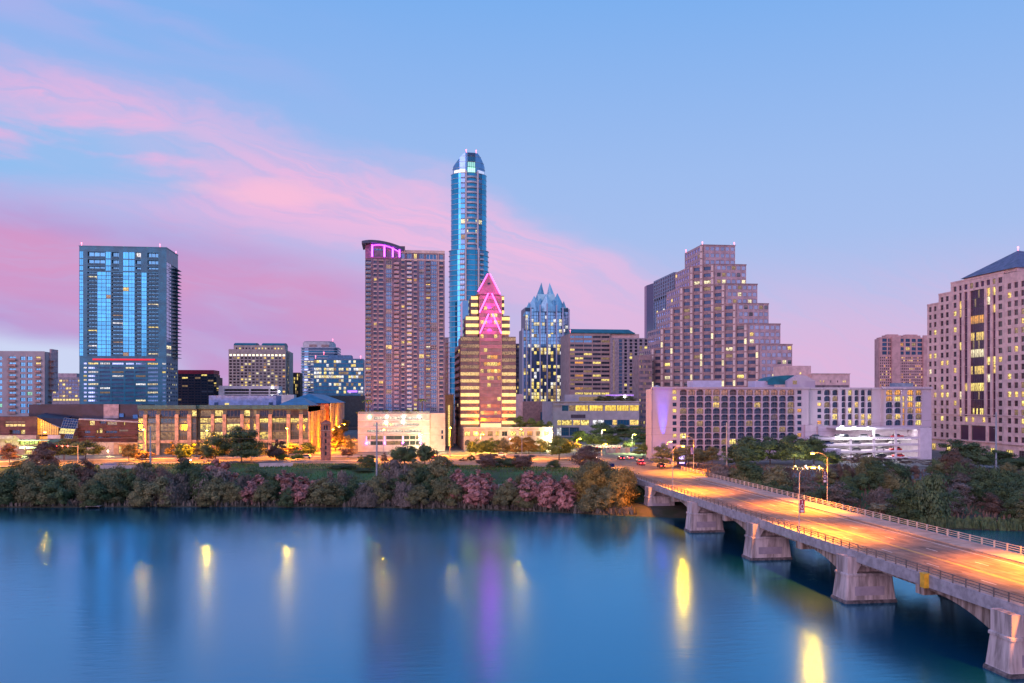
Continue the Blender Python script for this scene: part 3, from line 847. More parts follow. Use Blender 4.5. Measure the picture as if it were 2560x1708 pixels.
def barrel_hotel():
    fx, fy = zm(500, 800, 3.267); Y = 720
    f = south(fx(233), Y); x0, x1 = PX(fx(233), Y), PX(fx(700), Y); zf = lambda v: f.z(650, fy(v))
    root = building('barrel_roof_hotel', x0, Y, 'beige hotel with two teal barrel roofs and a bright row of top windows', 'hotel')
    us = [(f.u(fx(a)), f.u(fx(a + 21))) for a in range(240, 690, 31)]
    rows = [(zf(v + 15), zf(v)) for v in range(304, 700, 25)]
    rects = grid(us, rows); lit = grid(us, [(zf(296), zf(280))])
    wall(f, 0, x1 - x0, zf(720), zf(240), rects + lit, M_BEIGE, root, .4)
    windows(f, rects, root, GL_BRONZE, 51, .24, WARMSET, .4, (1, 1, .06))
    windows(f, lit, root, GL_BRONZE, 52, 1.0, [(emis('lit_row', (1, .85, .5), 1.6), 1)], .2, (1, 1, .05))
    body(root, x0, x1, Y + .7, Y + 30, GZ, zf(242), M_BEIGE)
    f2 = Face((PX(fx(275), Y + 3), Y + 3), (1, 0)); w2 = PX(fx(690), Y + 3) - f2.O.x
    r2 = grid(even(1, w2 - 1, 15, .5), [(zf(240), zf(224))])
    wall(f2, 0, w2, zf(244), zf(206), r2, M_BEIGE, root, .4); windows(f2, r2, root, GL_BRONZE, 53, .5, WARMSET, .4, (1, 1, .06))
    body(root, f2.O.x, f2.O.x + w2, Y + 3.7, Y + 24, zf(244), zf(207), M_BEIGE)
    x2 = PX(fx(735), Y + 9); f3 = Face((x1, Y + 6), (1, 0)); r3 = grid(even(.5, x2 - x1 - .5, 3, .6), rows)
    wall(f3, 0, x2 - x1, zf(720), zf(252), r3, M_BEIGE, root, .4); windows(f3, r3, root, GL_BRONZE, 54, .3, WARMSET, .4, (1, 1, .06))
    body(root, x1, x2, Y + 6.7, Y + 30, GZ, zf(254), M_BEIGE)
    for a, b_ in ((275, 452), (503, 688)):
        b = MB(); xa, xb = PX(fx(a), Y + 4), PX(fx(b_), Y + 4); h = zf(180) - zf(206); n = 8
        prof = [(Y + 4 + 12 - 12 * math.cos(math.pi * k / n), zf(206) + h * math.sin(math.pi * k / n)) for k in range(n + 1)]
        for (ya, za), (yb, zb) in zip(prof, prof[1:]): b.quad((xa, ya, za), (xb, ya, za), (xb, yb, zb), (xa, yb, zb))
        b.poly([(xb, y, z) for y, z in prof]); b.poly([(xa, y, z) for y, z in prof[::-1]])
        b.add('barrel_roof', M_TEALROOF, root)
barrel_hotel()

def mid_garage():
    fx, fy = zm(500, 800, 3.267); Y = 600
    f = south(fx(152), Y); x0, x1 = PX(fx(152), Y), PX(fx(640), Y); zf = lambda v: f.z(620, fy(v))
    root = building('parking_garage', x0, Y, 'low white parking garage with open decks in front of the barrel roofed hotel', 'garage')
    M = M_WHITEC
    rows = [(zf(582), zf(564)), (zf(604), zf(590)), (zf(628), zf(612)), (zf(654), zf(640))]
    rects = grid(cols(f, [(198, 400), (412, 560), (570, 630)], fx), rows)
    wall(f, 0, x1 - x0, zf(720), zf(538), rects, M, root, .5)
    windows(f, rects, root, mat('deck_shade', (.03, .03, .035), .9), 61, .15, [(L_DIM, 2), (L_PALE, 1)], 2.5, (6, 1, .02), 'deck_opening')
    body(root, x0, x1, Y + 3, Y + 20, GZ, zf(540), M)
    x2 = PX(fx(765), Y); body(root, x1, x2, Y + 1, Y + 15, GZ, zf(610), M, 'annex')
    for a, v in ((592, 560), (648, 590), (590, 628)):
        p = f.pt(f.u(fx(a)), zf(v), .6); b = MB(); b.tube([p, p + Vector((0, 0, .9))], .5); b.add('lamp', emis('lamp_white', (.95, 1, 1), 6), root)
mid_garage()

def brown_block():
    fx, fy = zm(500, 800, 3.267); Y = 780
    f = south(fx(734), Y); x0, x1 = PX(fx(734), Y), PX(fx(818), Y); zf = lambda v: f.z(737, fy(v))
    root = building('brown_block', x0, Y, 'narrow dark brown block with vertical ribs beside the barrel roofed hotel', 'building')
    rects = grid(even(.3, x1 - x0 - .3, 6, .6), [(zf(v + 24), zf(v)) for v in range(440, 700, 28)])
    wall(f, 0, x1 - x0, zf(720), zf(430), rects, mat('brown_rib', (.12, .07, .05), .8), root, .7)
    windows(f, rects, root, GL_DARK, 71, .22, [(L_GOLD, 2), (L_DIM, 3)], .7, (1, 1, .05)); body(root, x0, x1, Y + 1, Y + 20, GZ, zf(432), mat('brown_rib', (.12, .07, .05), .8))
brown_block()

def round_office():
    fx, fy = zm(500, 800, 3.267); Y = 820
    zf = lambda v: PH(790, fy(v), Y)
    x0, x1 = PX(fx(820), Y), PX(fx(1130), Y)
    root = building('rounded_office', x0, Y, 'pale glass office with a rounded crown behind the lower blue glass office', 'building')
    def plan(a, b_, dy=0, r_=7):
        xa, xb = PX(fx(a), Y), PX(fx(b_), Y); pts = []
        for cx, cy, a0 in ((xb - r_, Y + dy + r_, 270), (xb - r_, Y + 34, 0), (xa + r_, Y + 34, 90), (xa + r_, Y + dy + r_, 180)):
            pts += [(cx + r_ * math.cos(R(a0 + 30 * q)), cy + r_ * math.sin(R(a0 + 30 * q))) for q in range(4)]
        return pts
    rows = list(range(222, 700, 21))
    for k, v in enumerate(rows):
        pts = plan(820, 1128)
        b = MB(); b.prism(pts, zf(v + 21), zf(v + 9)); b.add('glass_band', GL_NAVY if k % 2 == 0 and k < 3 else [GL_SKY, GL_TEAL][k % 2], root)
        b = MB(); b.prism([(p[0], p[1] - .0) for p in plan(817, 1131, -.3)], zf(v + 9), zf(v)); b.add('spandrel_band', mat('pale_spandrel', (.40, .44, .52), .5), root)
    b = MB(); b.prism(plan(832, 1088, 2), zf(222), zf(180)); b.add('crown', M_WHITEC, root)
    b = MB(); b.prism(plan(840, 1080, 4), zf(180), zf(171)); b.add('roof', M_GREYC, root)
    for a in (890, 990):
        b = MB(); b.box(PX(fx(a), Y), PX(fx(a + 62), Y), Y + 1.3, Y + 2, zf(220), zf(200)); b.add('crown_panel', mat('copper_panel', (.45, .30, .28), .6), root)
    beacon(root, (PX(fx(1080), Y), Y + 6, zf(171)))
    f = Face((PX(fx(832), Y), Y - .35), (1, 0)); rng = random.Random(4)
    rects = [(a, a + 2.4, zf(v + 19), zf(v + 10)) for v in rows[5:16] for a in [2 + 2.9 * q for q in range(11)] if rng.random() < .45]
    windows(f, rects, root, GL_SKY, 73, .75, COOLSET, 0, (1, 1, .04))
round_office()

def blue_office():
    fx, fy = zm(500, 800, 3.267); Y = 690
    f = south(fx(928), Y); x0, x1 = PX(fx(928), Y), PX(fx(1336), Y); zf = lambda v: f.z(850, fy(v)); W = x1 - x0
    root = building('blue_office', x0, Y, 'blue glass office with many lit floors just left of the red brick tower', 'building')
    rows = [(zf(v + 22), zf(v)) for v in range(330, 640, 31)]
    us = even(.3, W - .3, 20, .97); rects = grid(us, rows)
    F = mat('blue_frame', (.10, .22, .36), .5)
    wall(f, 0, W, zf(720), zf(316), rects, F, root, .15)
    rng = random.Random(8); force = {}
    for j in range(len(rows)):
        p = [.3, .25, .75, .55, .75, .45, .4, .35, .3, .1][j]
        for i in range(20):
            if rng.random() < p: force[j * 20 + i] = pick(rng, COOLSET)
    windows(f, rects, root, GL_TEAL, 81, 0, COOLSET, .15, (1, 1, .03), force=force)
    body(root, x0, x1, Y + .5, Y + 40, GZ, zf(318), F)
    body(root, PX(fx(1040), Y), PX(fx(1235), Y), Y + 3, Y + 25, zf(318), zf(286), mat('roof_screen', (.10, .25, .42), .6), 'plant_room')
    for a, v in ((940, 314), (1008, 284), (1310, 314)): beacon(root, (PX(fx(a), Y), Y + 4, zf(v)))
    b = MB(); b.box(PX(fx(1205), Y), PX(fx(1285), Y), Y - .5, Y - .1, zf(592), zf(576)); b.add('violet_lights', emis('violet_glow', (.45, .1, 1), 1.2), root)
    b = MB(); b.box(PX(fx(870), Y), x1 + 1, Y - 6, Y - .7, GZ, zf(618)); b.add('podium', mat('dark_podium', (.03, .05, .06), .6), root)
    # pale side wall
    b = MB(); b.box(x1 + .1, PX(fx(1352), Y), Y + 1, Y + 30, GZ, zf(330)); b.add('side_wall', M_WHITEC, root)
blue_office()

def lab_building():
    fx, fy = zm(420, 980, 4.896); Y = 385
    x0, x1 = PX(345, Y), PX(770, Y)
    root = building('midrise_office', x0, Y, 'long mid-rise office with stone piers and yellow lit windows along the riverside street', 'building')
    f = south(345, Y); f2 = Face((f.O.x, Y + 2.5), (1, 0))
    z = lambda py: f.z(560, py)
    M_ST = mat('pier_stone', (.52, .38, .28), .8, var=.16, scale=.6, bump=.15, rnd=.1)
    M_FR = mat('office_frame', (.06, .10, .11), .5)
    bays = [(346, 359), (368, 391), (400, 438), (447, 469), (479, 490)], [(500, 528), (536, 557), (566, 601), (610, 624)], [(634, 640), (649, 671), (680, 717), (726, 748), (757, 769)]
    rows = [(z(1057), z(1046)), (z(1077), z(1060)), (z(1099), z(1080)), (z(1121), z(1109))]
    secs = ((345, 491, f, bays[0]), (491, 631, f2, bays[1]), (631, 770, f, bays[2]))
    for si, (a, b_, g, bs) in enumerate(secs):
        ua, ub = g.u(a), g.u(b_)
        us = cols(g, bs); us = [(p, q) for p, q in us if q - p > .5]
        rects = grid(us, rows)
        wall(g, ua, ub, GZ, z(1044), rects, M_FR, root, .3)
        windows(g, rects, root, GL_SMOKE, 91 + si, .85 if si == 1 else .6, [(L_OFFICE, 6), (L_GOLD, 2), (L_DIM, 3)], .3, (4, 2, .035))
        top = grid(us, [(z(1041), z(1026))])
        gt = Face((g.O.x, g.O.y + .8), (1, 0))
        wall(gt, ua, ub, z(1044), z(1023), top, M_FR, root, .2)
        windows(gt, top, root, GL_DARK, 95 + si, .75 if si == 1 else .2, [(L_GOLD, 5), (L_DIM, 2)], .2, (4, 1, .035))
        b = MB(); b.obox(g.O, g.U, g.N, ua, ub, -.9, .9, z(1023), z(1013)); b.add('fascia', mat('teal_fascia', (.02, .12, .14), .5), root)
        b = MB(); b.obox(g.O, g.U, g.N, ua, ub, -.6, .5, z(1044) - .15, z(1044) + .2); b.add('terrace_rail', mat('dark_steel', (.02, .02, .02), .5), root)
        b = MB(); b.obox(g.O, g.U, g.N, ua, ub, .0, .35, z(1107), z(1100)); b.add('stone_band', M_ST, root)
        for (p, q), (r_, s_) in zip(bs, bs[1:]):
            b = MB(); b.obox(g.O, g.U, g.N, g.u(q), g.u(r_), 0, .8, GZ, z(1036)); b.add('stone_pier', M_ST, root)
        body(root, g.O.x + ua, g.O.x + ub, g.O.y + 1.4, Y + 60, GZ, z(1014) - .4, M_DKROOF)
    # east side along the street
    ya = Y; yb = 470
    e = side_east(x1, ya); D = yb - ya
    us = even(1, D - 1, 14, .62); rects = grid(us, [(z(1059), z(1030)), (z(1078), z(1062)), (z(1099), z(1081)), (z(1124), z(1109))])
    for k in range(15):
        b = MB(); b.obox(e.O, e.U, e.N, max(0, k * (D - 2) / 14 + .1), min(D, k * (D - 2) / 14 + 1.9), 0, .55, GZ, z(1030)); b.add('stone_pier', M_ST, root)
    wall(e, 0, D, GZ, z(1016), rects, M_ST, root, .12)
    rects = [r[:4] + (.12,) for r in rects]
    windows(e, rects, root, GL_SMOKE, 99, .6, [(L_GOLD, 4), (L_DIM, 3)], .4, (2, 2, .04))
    body(root, x1 - 8, x1 - .6, ya + .9, yb, GZ, z(1017), M_DKROOF)
    # roofs and penthouse
    b = MB(); b.box(PX(522, Y + 12), PX(690, Y + 12), Y + 12, Y + 30, z(1014), PH(600, 989, Y + 12)); b.add('penthouse', mat('blue_penthouse', (.22, .34, .62), .6), root)
    for a in (536, 672):
        b = MB(); b.box(PX(a, Y + 11.8), PX(a + 9, Y + 11.8), Y + 11.7, Y + 12.05, PH(a, 1013, Y + 12), PH(a, 1006, Y + 12)); b.add('vent_grille', GL_NAVY, root)
    p = PX(562, Y + 11.8); b = MB(); b.box(p, p + 1.7, Y + 11.7, Y + 12.05, PH(562, 1012, Y + 12), PH(562, 1008, Y + 12)); b.add('window', L_GOLD, root)
    def hip(xa, xb, ya_, yb_, z0, z1, inset):
        b = MB(); c = [(xa, ya_, z0), (xb, ya_, z0), (xb, yb_, z0), (xa, yb_, z0)]; ym = (ya_ + yb_) / 2
        r0, r1 = (xa + inset, ym, z1), (xb - inset, ym, z1)
        b.quad(c[0], c[1], r1, r0); b.poly([c[1], c[2], r1]); b.quad(c[2], c[3], r0, r1); b.poly([c[3], c[0], r0]); b.quad(*c[::-1]); b.add('hip_roof', M_BLUEROOF, root)
    hip(PX(696, Y + 6), x1 + .6, Y + 4, Y + 44, z(1014), PH(760, 994, Y + 24), 5)
    hip(PX(622, Y + 30), PX(656, Y + 30), Y + 30.5, Y + 46, PH(640, 996, Y + 30), PH(640, 990, Y + 38), 4)
    # the brick block behind, along the same street
    r2 = building('brick_block', x1, 474, 'red brick apartment block with blue hip roof behind the mid-rise office', 'building')
    e2 = side_east(x1 + 2.5, 472); D2 = 120
    zt = z(1016) + 1
    rects = grid(even(1, D2 - 1, 20, .5), even(GZ + 4, zt - 1, 5, .6))
    wall(e2, 0, D2, GZ, zt, rects, M_BRICK, r2, .4); windows(e2, rects, r2, GL_DARK, 101, .4, WARMSET, .4, (2, 1, .05))
    for k in range(0, 12):
        b = MB(); b.obox(e2.O, e2.U, e2.N, k * 10, k * 10 + .9, 0, .5, GZ, zt + .3); b.add('pilaster', M_WHITEC, r2)
    body(r2, x1 - 22, x1 + 1.9, 472, 472 + D2, GZ, zt - .2, M_BRICK)
    b = MB(); xa, xb, ya_, yb_ = x1 - 22, x1 + 3.4, 471, 594; z0 = zt; zz = zt + 5
    c = [(xa, ya_, z0), (xb, ya_, z0), (xb, yb_, z0), (xa, yb_, z0)]; r0, r1 = ((xa + xb) / 2, ya_ + 12, zz), ((xa + xb) / 2, yb_ - 12, zz)
    b.quad(c[1], c[2], r1, r0); b.poly([c[0], c[1], r0]); b.quad(c[3], c[0], r0, r1); b.poly([c[2], c[3], r1]); b.quad(*c[::-1]); b.add('hip_roof', M_BLUEROOF, r2)
lab_building()

def city_hall():
    fx, fy = zm(0, 980, 5.0587); Y = 392
    root = building('low_civic_hall', PX(60, Y), Y, 'low angular civic hall in dark plum panels with an orange lit glass atrium', 'building')
    M_PL = mat('plum_copper', (.085, .028, .038), .55, var=.2, scale=.35, bump=.05)
    M_NV = mat('navy_roof', (.022, .024, .055), .5, var=.2, scale=.2)
    M_LS = mat('limestone', (.50, .44, .36), .8, var=.12, scale=.4, bump=.1)
    q = lambda a, v, dy=0.0: P(fx(a), fy(v), Y + dy)
    def slab(pts, name, m_, t=Vector((0, 1.2, 0))):
        b = MB(); back = [p + t for p in pts]
        b.poly(pts); b.poly(back[::-1])
        for i in range(len(pts)):
            j = (i + 1) % len(pts); b.quad(pts[j], pts[i], back[i], back[j])
        return b.add(name, m_, root)
    # big dark roof volume at the back
    slab([q(365, 330, 14), q(1800, 390, 14), q(1800, 160, 14), q(1310, 155, 14), q(365, 157, 14)], 'roof_wall', M_NV, Vector((0, 20, 0)))
    slab([q(1310, 335, 13.4), q(1500, 335, 13.4), q(1500, 157, 13.4), q(1310, 157, 13.4)], 'pale_panel', mat('pale_panel', (.46, .38, .40), .7), Vector((0, .5, 0)))
    for a, v, w, h in ((1508, 318, 55, 45), (1680, 350, 62, 62)):
        slab([q(a, v, 13.3), q(a + w, v, 13.3), q(a + w, v - h, 13.3), q(a, v - h, 13.3)], 'roof_hatch', GL_NAVY, Vector((0, .6, 0)))
    # left wing
    f = south(-40, Y); g = lambda a: f.u(fx(a)); zz = lambda v: f.z(50, fy(v))
    rl = [(g(58), g(318), zz(386), zz(376), .5), (g(58), g(318), zz(438), zz(408), .6), (g(120), g(255), zz(530), zz(484), 1.5), (g(262), g(318), zz(534), zz(482), .8)]
    wall(f, 0, g(470), zz(545), zz(312), rl, M_PL, root)
    windows(f, rl, root, GL_DARK, 5, 0, WARMSET, style=(5, 1, .03), force={0: L_DIM, 1: L_WARM, 3: L_GOLD})
    body(root, PX(-40, Y), PX(fx(466), Y), Y + 1.7, Y + 13, GZ, zz(314), M_PL)
    # atrium: triangular orange glass under a slanting roof
    AT = litmat('atrium_glow', (1.0, .42, .04), 1.5, (.30, .07, .01), .5, 5, 1.5)
    P0 = [(470, 545), (560, 545), (650, 545), (742, 545)]
    tp = [322, 365, 408, 448]
    for k in range(3):
        a0, a1 = P0[k][0], P0[k + 1][0]
        slab([q(a0 + 2, 540, 1.5), q(a1 - 2, 540, 1.5), q(a1 - 2, 470, 1.5), q(a0 + 2, 470, 1.5)], 'atrium_pane', AT, Vector((0, .2, 0)))
        slab([q(a0 + 2, 468, 1.5), q(a1 - 2, 468, 1.5), q(a1 - 2, tp[k + 1], 1.5), q(a0 + 2, tp[k] + 3, 1.5)], 'atrium_pane', AT, Vector((0, .2, 0)))
    slab([q(485, 655, 2), q(600, 655, 2), q(600, 562, 2), q(485, 562, 2)], 'atrium_pane', AT, Vector((0, .2, 0)))
    for k in range(13):
        a = 470 + k * 22; t_ = 322 + (a - 470) * .466
        slab([q(a, 545, 1.3), q(a + 3, 545, 1.3), q(a + 3, t_, 1.3), q(a, t_, 1.3)], 'mullion', M_PL, Vector((0, .25, 0)))
    slab([q(455, 318, 0), q(775, 452, 0), q(815, 345, 2), q(470, 300, 2)], 'slanted_roof', M_NV, Vector((0, 9, 1)))
    body(root, PX(fx(470), Y), PX(fx(1000), Y), Y + 6, Y + 14, GZ, zz(470), M_PL)
    # leaning glass solar screens
    FRM = mat('screen_frame', (.30, .42, .48), .5)
    def screen(c00, c10, c11, c01, nu, nv, lit=0):
        def at(i, j):
            u, v = i / nu, j / nv
            return c00 * (1 - u) * (1 - v) + c10 * u * (1 - v) + c11 * u * v + c01 * (1 - u) * v
        n_ = (c10 - c00).cross(c01 - c00).normalized()
        for i in range(nu):
            for j in range(nv):
                a, b_, c, d = at(i + .08, j + .08), at(i + .92, j + .08), at(i + .92, j + .92), at(i + .08, j + .92)
                b = MB(); b.quad(a, b_, c, d); b.quad(*[p + n_ * .08 for p in (d, c, b_, a)]); b.add('screen_pane', L_GOLD if j < lit else GL_NAVY, root)
        b = MB()
        for i in range(nu + 1): b.tube([at(i, 0) - n_ * .05, at(i, nv) - n_ * .05], .1, 4)
        for j in range(nv + 1): b.tube([at(0, j) - n_ * .05, at(nu, j) - n_ * .05], .1, 4)
        b.add('screen_frame', FRM, root)
    screen(q(745, 525, -5), q(930, 535, -5), q(1000, 347, 1), q(815, 330, 1), 6, 6, 2)
    screen(q(810, 582, -6), q(915, 590, -6), q(928, 535, -5), q(835, 533, -5), 4, 2, 0)
    # right wing with stacked dark bands
    f = Face((PX(fx(985), Y), Y), (1, 0)); x1 = PX(fx(1745), Y); g = lambda a: f.u(fx(a)); zz2 = lambda v: f.z(270, fy(v))
    rects = [(g(a), g(b_), zz2(d), zz2(c), .7) for a, b_, c, d in ((1130, 1195, 366, 420), (1260, 1340, 372, 400), (1350, 1480, 382, 418), (1565, 1580, 385, 422), (1060, 1140, 490, 520), (1220, 1240, 488, 520), (1255, 1293, 466, 520), (1330, 1480, 492, 520), (1500, 1620, 470, 500), (1000, 1200, 560, 572), (1230, 1530, 568, 582))]
    wall(f, 0, x1 - f.O.x, zz2(600), zz2(352), rects, M_PL, root)
    windows(f, rects, root, GL_DARK, 6, 0, WARMSET, style=(3, 1, .03), force={0: L_GOLD, 2: L_DIM, 3: L_GOLD, 5: L_WARM, 6: L_GOLD, 8: L_DIM})
    body(root, f.O.x, x1, Y + 1.2, Y + 13, GZ, zz2(354), M_PL)
    for v in (425, 470, 530, 545):
        b = MB(); b.obox(f.O, f.U, f.N, 0, x1 - f.O.x, 0, .5 + (v - 425) / 120, zz2(v + 9), zz2(v)); b.add('band', M_PL, root)
    slab([q(990, 352, -1), q(1750, 392, -1), q(1750, 372, -1), q(1000, 336, -1)], 'roof_edge', mat('zinc_edge', (.34, .36, .44), .4), Vector((0, 8, 0)))
    # limestone base, terraces and the green lit entrance
    b = MB(); b.box(PX(-40, Y), PX(fx(480), Y), Y - 2, Y + 2, zz(610), zz(546)); b.box(PX(fx(1140), Y), PX(fx(1540), Y), Y - 4, Y - .8, GZ, zz2(632)); b.add('limestone_base', M_LS, root, kind='stuff')
    body(root, PX(-40, Y), PX(fx(200), Y), Y - 2.4, Y - 2.1, zz(588), zz(556), mat('pale_band', (.5, .48, .5), .7), 'band')
    f3 = Face((PX(-40, Y), Y - 1), (1, 0)); r3 = [(f3.u(fx(60)), f3.u(fx(145)), zz(648), zz(592), .6), (f3.u(fx(235)), f3.u(fx(478)), zz(668), zz(612), 1.4), (f3.u(fx(315)), f3.u(fx(400)), zz(790), zz(738), .5)]
    wall(f3, 0, f3.u(fx(480)), GZ, zz(611), r3, M_LS, root)
    windows(f3, r3, root, GL_DARK, 7, 0, WARMSET, style=(4, 1, .04), force={0: L_GOLD, 1: litmat('entrance_green', (.75, 1.0, .15), 1.4, (.2, .25, .04), .3), 2: L_GOLD})
    b = MB(); b.box(PX(fx(225), Y - 7), PX(fx(620), Y - 7), Y - 7, Y - 1.2, zz(612), zz(600)); b.add('canopy', FRM, root)
    b = MB(); b.box(PX(fx(240), Y - 9), PX(fx(500), Y - 9), Y - 9, Y - 1.2, zz(700), zz(682)); b.add('canopy', FRM, root)
    slab([q(410, 745, -9), q(440, 745, -9), q(830, 592, -6), q(640, 600, -6)], 'ramp_wall', mat('green_glass_wall', (.05, .12, .12), .4), Vector((0, 1, 0)))
    b = MB(); b.box(PX(fx(620), Y), PX(fx(780), Y), Y - 1.5, Y - .5, zz(592), zz(545)); b.add('terrace_wall', M_WHITEC, root)
    f4 = Face((PX(fx(1440), Y - 4), Y - 4.3), (1, 0)); r4 = [(2.0, 3.5, GZ + .3, GZ + 3.6), (6, 8, GZ + .3, GZ + 3.4)]
    w4 = PX(fx(1745), Y - 4) - f4.O.x
    wall(f4, 0, w4, GZ, f4.z(310, fy(640)), r4, mat('tan_wall', (.50, .36, .22), .8, var=.12), root, .4); windows(f4, r4, root, GL_DARK, 9, 1, [(L_GOLD, 1)], .4, (2, 2, .05))
    body(root, f4.O.x, f4.O.x + w4, Y - 3.5, Y - .4, GZ, f4.z(310, fy(642)), M_LS)
city_hall()

def bell_tower():
    fx, fy = zm(420, 980, 4.896); Y = 338
    xa, xb = PX(fx(1870), Y), PX(fx(1990), Y); z = lambda v: PH(814, fy(v), Y); w = xb - xa
    root = building('bell_tower', (xa + xb) / 2, Y, 'slim red brick bell tower with a tiled pyramid cap beside the side street', 'tower')
    M = mat('tower_brick', (.40, .17, .11), .85, var=.15, scale=1.2, bump=.15)
    f = Face((xa, Y), (1, 0)); m_ = w / 2
    r_ = [(m_ - w * .22, m_ - w * .03, z(465), z(410)), (m_ + w * .03, m_ + w * .22, z(465), z(410))] + [(m_ - w * .1, m_ + w * .1, z(v + 26), z(v - 24)) for v in (525, 602, 680, 752)]
    wall(f, 0, w, GZ, z(384), r_, M, root, .4, arch=.5)
    windows(f, r_, root, mat('tower_dark', (.03, .035, .05), .6), 3, 0, depth=.4, style=(1, 1, .03), name='opening')
    e = side_east(xb, Y); re = [(m_ - w * .22, m_ - w * .03, z(465), z(410)), (m_ + w * .03, m_ + w * .22, z(465), z(410))]
    wall(e, 0, w, GZ, z(384), re, M, root, .4, arch=.5); windows(e, re, root, mat('tower_dark', (.03, .035, .05), .6), 3, 0, depth=.4, style=(1, 1, .03), name='opening')
    wv = Face((xa, Y + w), (0, -1)); wall(wv, 0, w, GZ, z(384), [], M, root); wn = Face((xb, Y + w), (-1, 0)); wall(wn, 0, w, GZ, z(384), [], M, root)
    for v, t_ in ((478, .12), (390, .3)):
        b = MB(); b.box(xa - t_, xb + t_, Y - t_, Y + w + t_, z(v), z(v - 7)); b.add('cornice', mat('tower_stone', (.5, .34, .26), .8), root)
    b = MB(); c = [(xa - .4, Y - .4, z(383)), (xb + .4, Y - .4, z(383)), (xb + .4, Y + w + .4, z(383)), (xa - .4, Y + w + .4, z(383))]; ap = ((xa + xb) / 2, Y + w / 2, z(343))
    for i in range(4): b.poly([c[i], c[(i + 1) % 4], ap])
    b.poly(c[::-1]); b.add('roof', mat('tower_tiles', (.42, .13, .08), .7, var=.2, scale=2), root)
bell_tower()

# ================================================================== the city, middle and east
M_MAUVEBR = mat('mauve_brick', (.19, .16, .24), .85, var=.14, scale=.5, bump=.1)
M_PALEST = mat('pale_stone', (.58, .50, .50), .8, var=.08, scale=.4, bump=.05)
M_ROSE = mat('rose_granite', (.40, .25, .24), .6, var=.12, scale=.3, bump=.05)
M_PINKST = mat('pink_limestone', (.68, .48, .48), .8, var=.08, scale=.4, bump=.06)
NEON_V = emis('neon_violet', (.50, .05, 1.0), 3.5)
NEON_P = emis('neon_pink', (1.0, .05, .60), 3.2)
FRW = mat('white_frame', (.62, .62, .66), .5)

